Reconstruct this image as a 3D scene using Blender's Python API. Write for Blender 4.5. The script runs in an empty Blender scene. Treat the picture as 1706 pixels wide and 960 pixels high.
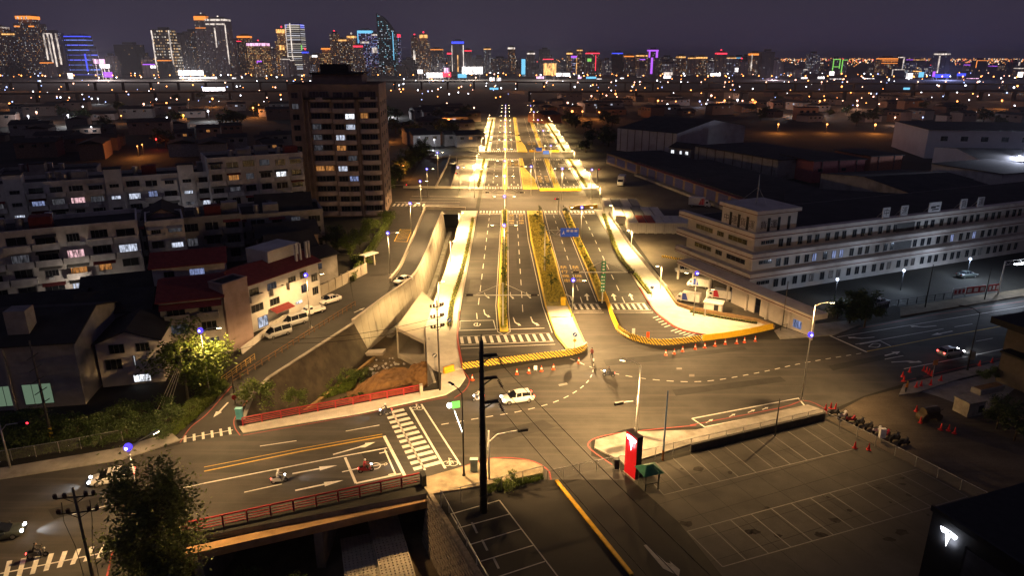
import bpy, bmesh, math, random
from mathutils import Vector, Matrix, geometry
R = random.Random(11)
SC = bpy.context.scene
COL = SC.collection
rad = math.radians

# ---------------------------------------------------------------- camera
FPX, CAM_H, PITCH = 1170.0, 45.0, math.atan((480 - 94) / 1170.0)
cam_d = bpy.data.cameras.new('camera')
cam = bpy.data.objects.new('camera', cam_d)
COL.objects.link(cam)
cam.location = (0, 0, CAM_H)
cam.rotation_euler = (math.pi / 2 - PITCH, 0, 0)
cam_d.sensor_width = 36
cam_d.lens = 36 * FPX / 1706
cam_d.clip_start = 0.5
cam_d.clip_end = 40000
SC.camera = cam

# ---------------------------------------------------------------- night sky
world = bpy.data.worlds.new('World')
SC.world = world
world.use_nodes = True
wn, wl = world.node_tree.nodes, world.node_tree.links
wn.clear()
wo = wn.new('ShaderNodeOutputWorld')
bg = wn.new('ShaderNodeBackground')
sky = wn.new('ShaderNodeTexSky')
sky.sky_type = 'NISHITA'
sky.sun_disc = False
sky.sun_elevation = rad(2)
sky.sun_rotation = rad(200)
sk = wn.new('ShaderNodeVectorMath'); sk.operation = 'SCALE'
sk.inputs['Scale'].default_value = 0.0035
tcw = wn.new('ShaderNodeTexCoord')
sepw = wn.new('ShaderNodeSeparateXYZ')
rampw = wn.new('ShaderNodeValToRGB')          # city glow: a little brighter towards the horizon all round
rampw.color_ramp.elements[0].position = 0.0
rampw.color_ramp.elements[0].color = (0.0255, 0.0215, 0.051, 1)
rampw.color_ramp.elements[1].position = 0.09
rampw.color_ramp.elements[1].color = (0.021, 0.018, 0.040, 1)
addw = wn.new('ShaderNodeVectorMath'); addw.operation = 'ADD'
wl.new(tcw.outputs['Generated'], sepw.inputs[0])
wl.new(sepw.outputs['Z'], rampw.inputs[0])
wl.new(sky.outputs[0], sk.inputs[0])
wl.new(sk.outputs[0], addw.inputs[0])
wl.new(rampw.outputs[0], addw.inputs[1])
wl.new(addw.outputs[0], bg.inputs[0])
bg.inputs[1].default_value = 1.0
wl.new(bg.outputs[0], wo.inputs[0])

sun_d = bpy.data.lights.new('moon_sun', 'SUN')
sun_d.energy = 0.05
sun_d.angle = rad(8)
sun_d.color = (0.85, 0.85, 1.0)
sun = bpy.data.objects.new('moon_sun', sun_d)
COL.objects.link(sun)
sun.rotation_euler = (rad(40), 0, rad(-35))

SC.view_settings.view_transform = 'Standard'
SC.view_settings.look = 'None'
SC.view_settings.exposure = 0.0
SC.view_settings.gamma = 1.0
SC.view_settings.use_curve_mapping = False
SC.render.engine = 'CYCLES'
cy = SC.cycles
cy.use_denoising = True
try:
    cy.denoiser = 'OPENIMAGEDENOISE'
    cy.denoising_input_passes = 'RGB_ALBEDO_NORMAL'
    cy.denoising_prefilter = 'ACCURATE'
except Exception:
    pass
cy.use_light_tree = True
cy.max_bounces = 4
cy.diffuse_bounces = 2
cy.glossy_bounces = 2
cy.transmission_bounces = 3
cy.transparent_max_bounces = 8
cy.sample_clamp_indirect = 3.0
cy.caustics_reflective = False
cy.caustics_refractive = False
cy.use_adaptive_sampling = True
cy.adaptive_threshold = 0.01

# ---------------------------------------------------------------- survey helpers (photo pixel -> place on the ground plane)
_c, _s = math.cos(PITCH), math.sin(PITCH)
def G(px, py, z=0.0):
    u, v = (px - 853) / FPX, (480 - py) / FPX
    t = (z - CAM_H) / (-_s + v * _c)
    return Vector((u * t, (_c + v * _s) * t, z))
def ZT(X, Y, py):
    v = (480 - py) / FPX
    return CAM_H + Y * (v * _c - _s) / (_c + v * _s)
def XY(px, Y, z=0.0):
    """X of image column px at distance Y and height z"""
    return (px - 853) / FPX * (Y * _c - (z - CAM_H) * _s)
def GL(pts, z=0.0):
    return [G(q[0], q[1], z) for q in pts]

# ---------------------------------------------------------------- materials
MATS = {}
def _nt(name):
    m = bpy.data.materials.new(name); m.use_nodes = True
    nt = m.node_tree; nt.nodes.clear()
    out = nt.nodes.new('ShaderNodeOutputMaterial')
    return m, nt, out
def _noise(nt, scale, detail=4, mapping=None, coord='Object', rough=0.6):
    tc = nt.nodes.new('ShaderNodeTexCoord')
    src = tc.outputs[coord]
    if mapping:
        mp = nt.nodes.new('ShaderNodeMapping')
        mp.inputs['Rotation'].default_value = (0, 0, mapping[0])
        mp.inputs['Scale'].default_value = mapping[1]
        nt.links.new(src, mp.inputs[0]); src = mp.outputs[0]
    n = nt.nodes.new('ShaderNodeTexNoise')
    n.inputs['Scale'].default_value = scale
    n.inputs['Detail'].default_value = detail
    n.inputs['Roughness'].default_value = rough
    nt.links.new(src, n.inputs['Vector'])
    return n.outputs[0]
def _range(nt, sock, a, b, c, d):
    r = nt.nodes.new('ShaderNodeMapRange')
    for i, x in enumerate((a, b, c, d)):
        r.inputs[1 + i].default_value = x
    nt.links.new(sock, r.inputs[0])
    return r.outputs[0]
def _mul(nt, a, b):
    m = nt.nodes.new('ShaderNodeMath'); m.operation = 'MULTIPLY'
    nt.links.new(a, m.inputs[0])
    if isinstance(b, (int, float)): m.inputs[1].default_value = b
    else: nt.links.new(b, m.inputs[1])
    return m.outputs[0]
def _mix(nt, fac, a, b):
    m = nt.nodes.new('ShaderNodeMix'); m.data_type = 'RGBA'
    if isinstance(fac, (int, float)): m.inputs[0].default_value = fac
    else: nt.links.new(fac, m.inputs[0])
    for s, i in ((a, 6), (b, 7)):
        if isinstance(s, tuple): m.inputs[i].default_value = (*s[:3], 1)
        else: nt.links.new(s, m.inputs[i])
    return m.outputs[2]
def mat(name, col=(.5, .5, .5), rough=.8, metal=0, var=.25, scale=1.5, second=None, sscale=.3, sfac=.5,
        bump=0, bscale=20, streak=None, emit=None, estr=0, spec=.3, coat=0, fine=0, fscale=40):
    """procedural surface: base colour with fine and coarse noise, an optional second (stain) colour, optional relief"""
    if name in MATS: return MATS[name]
    m, nt, out = _nt(name)
    b = nt.nodes.new('ShaderNodeBsdfPrincipled')
    dark = tuple(c * (1 - var) for c in col); lite = tuple(min(1, c * (1 + var)) for c in col)
    c = _mix(nt, _range(nt, _noise(nt, scale, 5), .3, .7, 0, 1), dark, lite)
    if second:
        c = _mix(nt, _mul(nt, _range(nt, _noise(nt, sscale, 6), .5, .72, 0, 1), sfac), c, second)
    if streak:                       # (rotation, colour, amount)
        s = _range(nt, _noise(nt, 1.0, 3, (streak[0], (.03, .9, 1))), .48, .68, 0, streak[2])
        c = _mix(nt, s, c, streak[1])
    if fine:
        c = _mix(nt, _range(nt, _noise(nt, fscale, 2), .35, .65, 0, fine), c, tuple(x * .4 for x in col))
    nt.links.new(c, b.inputs['Base Color'])
    b.inputs['Roughness'].default_value = rough
    b.inputs['Metallic'].default_value = metal
    b.inputs['Specular IOR Level'].default_value = spec
    b.inputs['Coat Weight'].default_value = coat
    if emit:
        b.inputs['Emission Color'].default_value = (*emit, 1)
        b.inputs['Emission Strength'].default_value = estr
    if bump:
        bp = nt.nodes.new('ShaderNodeBump')
        bp.inputs['Strength'].default_value = bump
        bp.inputs['Distance'].default_value = .05
        nt.links.new(_noise(nt, bscale, 3), bp.inputs['Height'])
        nt.links.new(bp.outputs[0], b.inputs['Normal'])
    nt.links.new(b.outputs[0], out.inputs[0])
    m.cycles.emission_sampling = 'NONE'
    MATS[name] = m
    return m
def glow(name, col, strength):
    """a surface that gives off light: lamp glass, sign face, lit pane"""
    if name in MATS: return MATS[name]
    m, nt, out = _nt(name)
    e = nt.nodes.new('ShaderNodeEmission')
    e.inputs[0].default_value = (*col, 1); e.inputs[1].default_value = strength
    nt.links.new(e.outputs[0], out.inputs[0])
    m.cycles.emission_sampling = 'NONE'
    MATS[name] = m
    return m
def glowvar(name, col, strength, scale=1.3):
    """lit room behind curtains: brightness varies across the pane"""
    if name in MATS: return MATS[name]
    m, nt, out = _nt(name)
    e = nt.nodes.new('ShaderNodeEmission'); e.inputs[0].default_value = (*col, 1)
    ns = _noise(nt, scale, 3, (0, (2.2, 1, .6)))
    nn = ns.node; nn.noise_dimensions = '4D'; oi = nt.nodes.new('ShaderNodeObjectInfo')
    nt.links.new(_mul(nt, oi.outputs['Random'], 60.0), nn.inputs['W'])
    v = _range(nt, ns, .38, .62, strength * .15, strength)
    nt.links.new(v, e.inputs[1]); nt.links.new(e.outputs[0], out.inputs[0])
    m.cycles.emission_sampling = 'NONE'; MATS[name] = m
    return m
def paint(name, col, wear=.35, under=(.05, .048, .045), scale=1.2):
    """road paint worn through to the asphalt in places"""
    if name in MATS: return MATS[name]
    m, nt, out = _nt(name)
    b = nt.nodes.new('ShaderNodeBsdfPrincipled')
    w = _range(nt, _noise(nt, scale, 8, rough=.75), .5, .7, 0, wear)
    c = _mix(nt, w, col, under)
    c = _mix(nt, _range(nt, _noise(nt, .25, 3), .4, .7, 0, .25), c, tuple(x * .55 for x in col))
    nt.links.new(c, b.inputs['Base Color'])
    b.inputs['Roughness'].default_value = .6
    nt.links.new(b.outputs[0], out.inputs[0])
    MATS[name] = m
    return m
def leafmat(name, col, var=.5, thin=.3):
    if name in MATS: return MATS[name]
    m, nt, out = _nt(name)
    b = nt.nodes.new('ShaderNodeBsdfPrincipled')
    g = nt.nodes.new('ShaderNodeNewGeometry')
    r = _range(nt, g.outputs['Random Per Island'], 0, 1, 0, 1)
    c = _mix(nt, r, tuple(x * (1 - var) for x in col), tuple(x * (1 + var) for x in col))
    nt.links.new(c, b.inputs['Base Color'])
    b.inputs['Roughness'].default_value = .55
    tr = nt.nodes.new('ShaderNodeBsdfTranslucent')
    nt.links.new(c, tr.inputs[0])
    mx = nt.nodes.new('ShaderNodeMixShader'); mx.inputs[0].default_value = thin
    nt.links.new(b.outputs[0], mx.inputs[1]); nt.links.new(tr.outputs[0], mx.inputs[2])
    nt.links.new(mx.outputs[0], out.inputs[0])
    MATS[name] = m
    return m
def stripes(name, c1, c2, width=.34):
    """diagonal printed stripes on a barrier panel (object space x and z)"""
    if name in MATS: return MATS[name]
    m, nt, out = _nt(name)
    b = nt.nodes.new('ShaderNodeBsdfPrincipled')
    tc = nt.nodes.new('ShaderNodeTexCoord'); sp = nt.nodes.new('ShaderNodeSeparateXYZ')
    nt.links.new(tc.outputs['Object'], sp.inputs[0])
    a = nt.nodes.new('ShaderNodeMath'); a.operation = 'ADD'
    nt.links.new(sp.outputs[0], a.inputs[0]); nt.links.new(sp.outputs[2], a.inputs[1])
    a2 = nt.nodes.new('ShaderNodeMath'); a2.operation = 'ADD'; a2.inputs[1].default_value = 10
    nt.links.new(a.outputs[0], a2.inputs[0])
    mo = nt.nodes.new('ShaderNodeMath'); mo.operation = 'MODULO'; mo.inputs[1].default_value = width * 2
    nt.links.new(a2.outputs[0], mo.inputs[0])
    st = nt.nodes.new('ShaderNodeMath'); st.operation = 'GREATER_THAN'; st.inputs[1].default_value = width
    nt.links.new(mo.outputs[0], st.inputs[0])
    c = _mix(nt, st.outputs[0], c1, c2)
    c = _mix(nt, _range(nt, _noise(nt, 3, 5), .5, .75, 0, .5), c, (.12, .1, .07))
    nt.links.new(c, b.inputs['Base Color']); b.inputs['Roughness'].default_value = .55
    nt.links.new(b.outputs[0], out.inputs[0])
    MATS[name] = m
    return m

# ---------------------------------------------------------------- mesh building
class MB:
    def __init__(s): s.v, s.f, s.mi = [], [], []
    def add(s, vs, fs, m=0):
        n = len(s.v); s.v += [tuple(v) for v in vs]
        s.f += [tuple(i + n for i in f) for f in fs]; s.mi += [m] * len(fs)
        return s
    def box(s, x0, x1, y0, y1, z0, z1, m=0):
        return s.add([(x0, y0, z0), (x1, y0, z0), (x1, y1, z0), (x0, y1, z0), (x0, y0, z1), (x1, y0, z1), (x1, y1, z1), (x0, y1, z1)],
                     [(0, 3, 2, 1), (4, 5, 6, 7), (0, 1, 5, 4), (1, 2, 6, 5), (2, 3, 7, 6), (3, 0, 4, 7)], m)
    def obox(s, c, sx, sy, sz, rz=0, m=0):
        cz, sz_ = math.cos(rz), math.sin(rz); vs = []
        for dz in (-.5, .5):
            for dx, dy in ((-.5, -.5), (.5, -.5), (.5, .5), (-.5, .5)):
                x, y = dx * sx, dy * sy
                vs.append((c[0] + x * cz - y * sz_, c[1] + x * sz_ + y * cz, c[2] + dz * sz))
        return s.add(vs, [(0, 3, 2, 1), (4, 5, 6, 7), (0, 1, 5, 4), (1, 2, 6, 5), (2, 3, 7, 6), (3, 0, 4, 7)], m)
    def bar(s, a, b, w, h, m=0):
        """rectangular bar from a to b, w wide, h high, centred"""
        a, b = Vector(a), Vector(b); d = (b - a).normalized()
        up = Vector((0, 0, 1)) if abs(d.z) < .95 else Vector((1, 0, 0))
        sd = d.cross(up).normalized(); u = sd.cross(d)
        vs = []
        for p in (a, b):
            for i, j in ((-1, -1), (1, -1), (1, 1), (-1, 1)):
                vs.append(p + sd * (i * w / 2) + u * (j * h / 2))
        return s.add(vs, [(0, 1, 2, 3), (7, 6, 5, 4), (0, 4, 5, 1), (1, 5, 6, 2), (2, 6, 7, 3), (3, 7, 4, 0)], m)
    def tube(s, a, b, r0, r1=None, n=8, m=0, cap=True):
        r1 = r0 if r1 is None else r1
        a, b = Vector(a), Vector(b); d = (b - a).normalized()
        up = Vector((0, 0, 1)) if abs(d.z) < .95 else Vector((1, 0, 0))
        sd = d.cross(up).normalized(); u = sd.cross(d)
        vs = []
        for p, r in ((a, r0), (b, r1)):
            for i in range(n):
                t = 2 * math.pi * i / n
                vs.append(p + sd * (math.cos(t) * r) + u * (math.sin(t) * r))
        fs = [(i, (i + 1) % n, n + (i + 1) % n, n + i) for i in range(n)]
        if cap: fs += [tuple(range(n - 1, -1, -1)), tuple(range(n, 2 * n))]
        return s.add(vs, fs, m)
    def path(s, pts, r, n=6, m=0):
        for a, b in zip(pts, pts[1:]): s.tube(a, b, r, r, n, m)
        return s
    def sphere(s, c, r, m=0, seg=8, ring=5, sz=1):
        vs = [(c[0], c[1], c[2] - r * sz)]
        for i in range(1, ring):
            t = math.pi * i / ring
            for j in range(seg):
                a = 2 * math.pi * j / seg
                vs.append((c[0] + r * math.sin(t) * math.cos(a), c[1] + r * math.sin(t) * math.sin(a), c[2] - r * math.cos(t) * sz))
        vs.append((c[0], c[1], c[2] + r * sz)); L = len(vs) - 1
        fs = [(0, 1 + (j + 1) % seg, 1 + j) for j in range(seg)]
        for i in range(ring - 2):
            for j in range(seg):
                a, b = 1 + i * seg + j, 1 + i * seg + (j + 1) % seg
                fs.append((a, b, b + seg, a + seg))
        k = 1 + (ring - 2) * seg
        fs += [(L, k + j, k + (j + 1) % seg) for j in range(seg)]
        return s.add(vs, fs, m)
    def prism(s, pts, z0, z1, m=0, top=None, bottom=True):
        """vertical prism over a ground polygon"""
        pts = [Vector((q[0], q[1], 0)) for q in pts]
        ar = sum(a.x * b.y - b.x * a.y for a, b in zip(pts, pts[1:] + pts[:1]))
        if ar < 0: pts.reverse()
        n = len(pts)
        tris = geometry.tessellate_polygon([pts])
        vs = [(q.x, q.y, z1) for q in pts] + [(q.x, q.y, z0) for q in pts]
        mt = m if top is None else top
        def up(t):
            a, b, c = (pts[i] for i in t)
            return t if (b - a).cross(c - a).z > 0 else (t[0], t[2], t[1])
        tt = [up(t) for t in tris]
        k = len(s.v); s.v += vs
        for t in tt: s.f.append(tuple(k + i for i in t)); s.mi.append(mt)
        if bottom and z1 - z0 > .02:
            for t in tt: s.f.append(tuple(k + n + i for i in reversed(t))); s.mi.append(m)
        if z1 - z0 > 1e-4:
            for i in range(n):
                j = (i + 1) % n
                s.f.append((k + n + i, k + n + j, k + j, k + i)); s.mi.append(m)
        return s
    def sheet(s, pts, z, m=0):
        return s.prism(pts, z, z, m)
    def extrude(s, prof, x0, x1, m=0):
        """profile in (y,z) extruded along x"""
        n = len(prof)
        vs = [(x0, y, z) for y, z in prof] + [(x1, y, z) for y, z in prof]
        fs = [(i, (i + 1) % n, n + (i + 1) % n, n + i) for i in range(n)] + [tuple(range(n - 1, -1, -1)), tuple(range(n, 2 * n))]
        return s.add(vs, fs, m)
    def strip(s, pts, w, z, m=0, z0=None, off=0.0):
        """flat (or raised) ribbon of width w along a ground polyline"""
        L, Rr = offset_line(pts, off + w / 2), offset_line(pts, off - w / 2)
        for i in range(len(pts) - 1):
            q = [L[i], Rr[i], Rr[i + 1], L[i + 1]]
            if z0 is None:
                s.add([(a.x, a.y, z) for a in q], [(0, 1, 2, 3)], m)
            else:
                s.add([(a.x, a.y, z0) for a in q] + [(a.x, a.y, z) for a in q],
                      [(4, 5, 6, 7), (0, 4, 7, 3), (1, 2, 6, 5)] + ([(0, 1, 5, 4)] if i == 0 else []) + ([(3, 7, 6, 2)] if i == len(pts) - 2 else []), m)
        return s
def offset_line(pts, d):
    pts = [Vector((q[0], q[1], 0)) for q in pts]; out = []
    for i, q in enumerate(pts):
        a = (q - pts[i - 1]).normalized() if i else None
        b = (pts[i + 1] - q).normalized() if i < len(pts) - 1 else None
        t = ((a or b) + (b or a)).normalized()
        nrm = Vector((-t.y, t.x, 0))
        k = 1.0
        if a and b: k = 1 / max(.5, nrm.dot(Vector((-a.y, a.x, 0))))
        out.append(q + nrm * d * k)
    return out
def mesh(mb, mats, smooth=False, name='mesh'):
    me = bpy.data.meshes.new(name)
    me.from_pydata(mb.v, [], mb.f)
    for m in (mats if isinstance(mats, (list, tuple)) else [mats]): me.materials.append(m)
    if any(mb.mi): me.polygons.foreach_set('material_index', mb.mi)
    if smooth: me.polygons.foreach_set('use_smooth', [True] * len(mb.f))
    me.update()
    return me
def put(name, me, parent=None, loc=None, rz=None, scale=None, kind=None, label=None, cat=None, group=None):
    o = bpy.data.objects.new(name, me)
    COL.objects.link(o)
    if parent: o.parent = parent
    if loc is not None: o.location = loc
    if rz: o.rotation_euler = (0, 0, rz)
    if scale is not None: o.scale = scale if isinstance(scale, (tuple, list)) else (scale,) * 3
    if kind: o['kind'] = kind
    if label: o['label'] = label
    if cat: o['category'] = cat
    if group: o['group'] = group
    return o
def ob(name, mb, mats, parent=None, smooth=False, **k):
    return put(name, mesh(mb, mats, smooth, name), parent, **k)
def thing(name, loc, label, cat, rz=0, group=None, scale=None):
    return put(name, None, None, loc, rz, scale, None, label, cat, group)
def dup(root, loc, rz=0, label=None, group=None, scale=None):
    r = root.copy(); COL.objects.link(r)
    r.location = loc; r.rotation_euler = (0, 0, rz)
    if scale is not None: r.scale = scale if isinstance(scale, (tuple, list)) else (scale,) * 3
    if label: r['label'] = label
    if group: r['group'] = group
    for ch in list(KIDS.get(root.name, ())):
        c = ch.copy(); COL.objects.link(c); c.parent = r
        KIDS.setdefault(r.name, []).append(c)
        for g in list(KIDS.get(ch.name, ())):
            d = g.copy(); COL.objects.link(d); d.parent = c
    return r
KIDS = {}
ORDN = ['first', 'second', 'third', 'fourth', 'fifth', 'sixth', 'seventh', 'eighth', 'ninth', 'tenth', 'eleventh', 'twelfth', 'thirteenth', 'fourteenth', 'fifteenth', 'sixteenth']
def nth(i): return ORDN[i] if i < len(ORDN) else '%dth' % (i + 1)
_put = put
def put(name, me, parent=None, *a, **k):
    o = _put(name, me, parent, *a, **k)
    if parent is not None: KIDS.setdefault(parent.name, []).append(o)
    return o
def resample(pts, step):
    pts = [Vector((q[0], q[1], 0)) for q in pts]; out = [pts[0]]; acc = 0
    for a, b in zip(pts, pts[1:]):
        d = (b - a).length; pos = 0
        while acc + d - pos >= step:
            pos += step - acc; acc = 0
            out.append(a.lerp(b, pos / d))
        acc += d - pos
    return out
def smoothline(pts, n=6):
    """Catmull-Rom through the points"""
    P = [Vector((q[0], q[1], 0)) for q in pts]; P = [P[0] * 2 - P[1]] + P + [P[-1] * 2 - P[-2]]
    out = []
    for i in range(1, len(P) - 2):
        a, b, c, d = P[i - 1:i + 3]
        for k in range(n):
            t = k / n
            out.append(.5 * ((2 * b) + (c - a) * t + (2 * a - 5 * b + 4 * c - d) * t * t + (3 * b - a - 3 * c + d) * t ** 3))
    out.append(P[-2])
    return out
def text_mesh(s, size, m):
    cu = bpy.data.curves.new('lettering', 'FONT'); cu.body = s; cu.size = size
    cu.align_x = 'CENTER'; cu.align_y = 'CENTER'; cu.resolution_u = 2
    o = bpy.data.objects.new('lettering', cu); COL.objects.link(o)
    dg = bpy.context.evaluated_depsgraph_get()
    me = bpy.data.meshes.new_from_object(o.evaluated_get(dg))
    bpy.data.objects.remove(o); bpy.data.curves.remove(cu)
    me.materials.clear(); me.materials.append(m)
    return me
def lamp_light(parent, loc, power, col=(1, .63, .24), spot=158, size=.25, blend=.6, rot=(0, 0, 0)):
    d = bpy.data.lights.new('lamp_light', 'SPOT')
    d.energy = power; d.color = col; d.spot_size = rad(spot); d.spot_blend = blend; d.shadow_soft_size = size
    # street luminaire: throws more light sideways than straight down
    d.use_nodes = True
    nt = d.node_tree; em = nt.nodes['Emission']
    g = nt.nodes.new('ShaderNodeNewGeometry'); sp = nt.nodes.new('ShaderNodeSeparateXYZ'); nt.links.new(g.outputs['Incoming'], sp.inputs[0])
    ms = []
    for op, v in (('ABSOLUTE', None), ('MAXIMUM', .2), ('POWER', -1.8), ('MULTIPLY', .34), ('MINIMUM', 1.7)):
        m = nt.nodes.new('ShaderNodeMath'); m.operation = op
        if v is not None: m.inputs[1].default_value = v
        nt.links.new(ms[-1].outputs[0] if ms else sp.outputs[2], m.inputs[0]); ms.append(m)
    nt.links.new(ms[-1].outputs[0], em.inputs['Strength'])
    o = bpy.data.objects.new('lamp_light', d); COL.objects.link(o)
    o.parent = parent; o.location = loc; o.rotation_euler = rot
    return o
# ================================================================= THE SETTING
ASPH = mat('asphalt', (.062, .058, .052), .72, var=.3, scale=.22, second=(.026, .024, .022), sscale=.1, sfac=.85, streak=(rad(-22), (.1, .092, .08), .75), fine=.35, bump=.15, bscale=60)
ASPHB = mat('asphalt_boulevard', (.05, .046, .042), .75, var=.28, scale=.25, second=(.024, .022, .02), sscale=.12, sfac=.8, streak=(rad(-90), (.078, .07, .06), .8), fine=.3, bump=.15, bscale=60)
ASPHD = mat('asphalt_new', (.024, .024, .025), .7, var=.2, scale=.5, second=(.035, .034, .032), sscale=.15, fine=.3)
ASPHL = mat('asphalt_old', (.045, .042, .039), .8, var=.2, scale=.4, second=(.025, .024, .022), sscale=.12, sfac=.8, fine=.3)
PAVE = mat('paving', (.68, .64, .55), .85, var=.12, scale=.8, second=(.45, .4, .32), sscale=.22, sfac=.5, fine=.2, fscale=6)
CONC = mat('concrete', (.3, .28, .25), .85, var=.2, scale=.6, second=(.13, .115, .09), sscale=.35, sfac=.8, bump=.2, bscale=9)
CONCD = mat('concrete_stained', (.17, .155, .135), .9, var=.3, scale=.5, second=(.05, .045, .035), sscale=.2, sfac=.9, bump=.25, bscale=6)
CONCL = mat('concrete_pale', (.38, .345, .29), .85, var=.14, scale=.5, second=(.24, .2, .15), sscale=.25, sfac=.7, bump=.15, bscale=9)
KERBY = paint('kerb_yellow', (.85, .6, .05), .4, (.5, .42, .2), 2.5)
KERBR = paint('kerb_red', (.34, .04, .03), .5, (.2, .17, .13), 2.5)
WHITE = paint('paint_white', (.72, .7, .64), .45)
WHITEW = paint('paint_white_worn', (.26, .25, .23), .85, (.1, .09, .08))
YELLOW = paint('paint_yellow', (.62, .4, .05), .4)
REDP = paint('paint_red', (.36, .05, .04), .5)
DIRT = mat('dirt', (.23, .125, .05), .95, var=.4, scale=1.2, second=(.1, .06, .03), sscale=.6, bump=.6, bscale=3)
LOTC = mat('lot_concrete', (.085, .078, .066), .85, var=.2, scale=.18, second=(.045, .04, .034), sscale=.1, sfac=.85, fine=.2, fscale=10)
YARD = mat('yard_concrete', (.13, .112, .09), .85, var=.3, scale=.15, second=(.05, .044, .038), sscale=.06, sfac=.8, fine=.2)
EARTH = mat('earth', (.028, .026, .021), .95, var=.5, scale=.05, second=(.012, .014, .009), sscale=.02, bump=.3, bscale=1)
GRASS = mat('grass_ground', (.055, .06, .02), .95, var=.4, scale=1.5, second=(.1, .085, .03), sscale=.4, bump=.5, bscale=8)

def B(u, Y): return Vector((u - .008 * (Y - 110), Y, 0))

CANAL_L = [(738, 357), (727, 385), (712, 425), (690, 465), (640, 503), (590, 541), (450, 632), (424, 660), (409, 700)]
CANAL_R = [(768, 357), (757, 400), (742, 450), (724, 500), (709, 545), (712, 606), (722, 638), (700, 651)]
hole_far = GL(CANAL_L + list(reversed(CANAL_R)))
NEAR_R = [(712, 822), (800, 968), (830, 1010)]
hole_near = [G(250, 917), G(340, 893), G(712, 822), G(800, 968), G(830, 1010), G(240, 1010)]
OUT = [Vector((-16000, -300, 0)), Vector((16000, -300, 0)), Vector((16000, 26000, 0)), Vector((-16000, 26000, 0))]
def holed(polys, z):
    allp = [q for pl in polys for q in pl]
    tris = geometry.tessellate_polygon([[Vector((q.x, q.y, 0)) for q in pl] for pl in polys])
    mb = MB()
    fs = []
    for t in tris:
        a, b, c = (allp[i] for i in t)
        fs.append(t if (b - a).cross(c - a).z > 0 else (t[0], t[2], t[1]))
    mb.add([(q.x, q.y, z) for q in allp], fs)
    return mb
ob('ground', holed([OUT, hole_far, hole_near], -.03), EARTH, kind='structure')
FLOOR_Z = -6.2
# canal bed, walls and the road bridge over it
cb = MB()
cb.sheet([G(230, 1010), G(860, 1010), G(745, 640), G(790, 330), G(720, 330), G(560, 520), G(380, 640), G(300, 760)], FLOOR_Z)
bed = ob('canal_bed', cb, mat('canal_mud', (.1, .075, .045), .9, var=.4, scale=.4, second=(.04, .035, .022), sscale=.15, sfac=.9, bump=.5, bscale=2), kind='structure')
def wall_strip(pts, zt, zb, batter=0.0, th=.45):
    """retaining wall: face along pts, bottom shifted by batter to the right of the line, thickness to the left"""
    mb = MB(); top = offset_line(pts, 0); back = offset_line(pts, th); foot = offset_line(pts, -batter)
    n = len(pts)
    for i in range(n - 1):
        mb.add([(*top[i].xy, zt), (*top[i + 1].xy, zt), (*foot[i + 1].xy, zb), (*foot[i].xy, zb)], [(0, 1, 2, 3)])
        mb.add([(*top[i].xy, zt), (*back[i].xy, zt), (*back[i + 1].xy, zt), (*top[i + 1].xy, zt)], [(0, 1, 2, 3)])
        mb.add([(*back[i].xy, zt), (*back[i].xy, zb), (*back[i + 1].xy, zb), (*back[i + 1].xy, zt)], [(0, 1, 2, 3)])
    for i in (0, n - 1):
        mb.add([(*top[i].xy, zt), (*back[i].xy, zt), (*back[i].xy, zb), (*foot[i].xy, zb)], [(0, 1, 2, 3)])
    return mb
# pale retaining wall carrying the ramp (left side of the canal), with its parapet
lw = list(reversed(GL(CANAL_L[:6])))
LWS = smoothline(lw, 5)
ret = thing('retaining_wall', (0, 0, 0), 'tall pale concrete retaining wall curving along the left side of the canal', 'retaining wall')
mbs = wall_strip(LWS, .85, FLOOR_Z, .9, .4)
ob('wall_face', mbs, CONCL, ret)
for i in range(1, len(LWS) - 1):
    a_, f_ = offset_line(LWS, -.015)[i], offset_line(LWS, -.915)[i]
    ob('panel_joint', MB().bar((a_.x, a_.y, .84), (f_.x, f_.y, FLOOR_Z), .05, .03), CONC, ret)
    if i % 2: ob('weep_stain', MB().bar((*a_.lerp(f_, .45).xy, .84 + (FLOOR_Z - .84) * .45), (*a_.lerp(f_, .8).xy, .84 + (FLOOR_Z - .84) * .8), .28, .03), CONC, ret).location = (.9 * math.sin(i), .25, 0)
mb = MB().strip(LWS, .5, .95, z0=.86, off=.2); ob('coping', mb, CONCL, ret)
low = MB().strip(offset_line(LWS[4:], -1.9), 1.1, FLOOR_Z + .9, z0=FLOOR_Z); ob('footing', low, CONC, ret)
rv = thing('revetment', (0, 0, 0), 'dark sloping concrete revetment below the slip road, stained with tyre-like streaks', 'retaining wall')
rl = list(reversed(GL(CANAL_L[5:])))
ob('slope', wall_strip(rl, .12, FLOOR_Z, 3.4, .5), mat('revetment_dark', (.055, .044, .032), .9, var=.35, scale=.5, second=(.1, .08, .055), sscale=.25, sfac=.7, bump=.2, bscale=4), rv)
ob('kerb', MB().strip(rl, .5, .3, z0=.12, off=.25), CONC, rv)
ob('toe_beam', MB().strip(offset_line(rl, -3.6), .5, FLOOR_Z + .5, z0=FLOOR_Z), mat('toe_orange', (.3, .2, .09), .9), rv)
rw = thing('canal_wall', (0, 0, 0), 'concrete canal wall below the bright left sidewalk of the boulevard', 'retaining wall')
ob('wall_face', wall_strip(GL(CANAL_R[:7]), .1, FLOOR_Z, .15, .4), CONC, rw)
nw = thing('stone_wall', (0, 0, 0), 'textured stone retaining wall beside the open canal at the bottom edge', 'retaining wall')
ob('wall_face', wall_strip(GL(NEAR_R), .12, FLOOR_Z, .9, .45), mat('stone_wall', (.2, .165, .125), .9, var=.45, scale=2.2, second=(.07, .06, .045), sscale=.8, bump=.9, bscale=4), nw)
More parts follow.
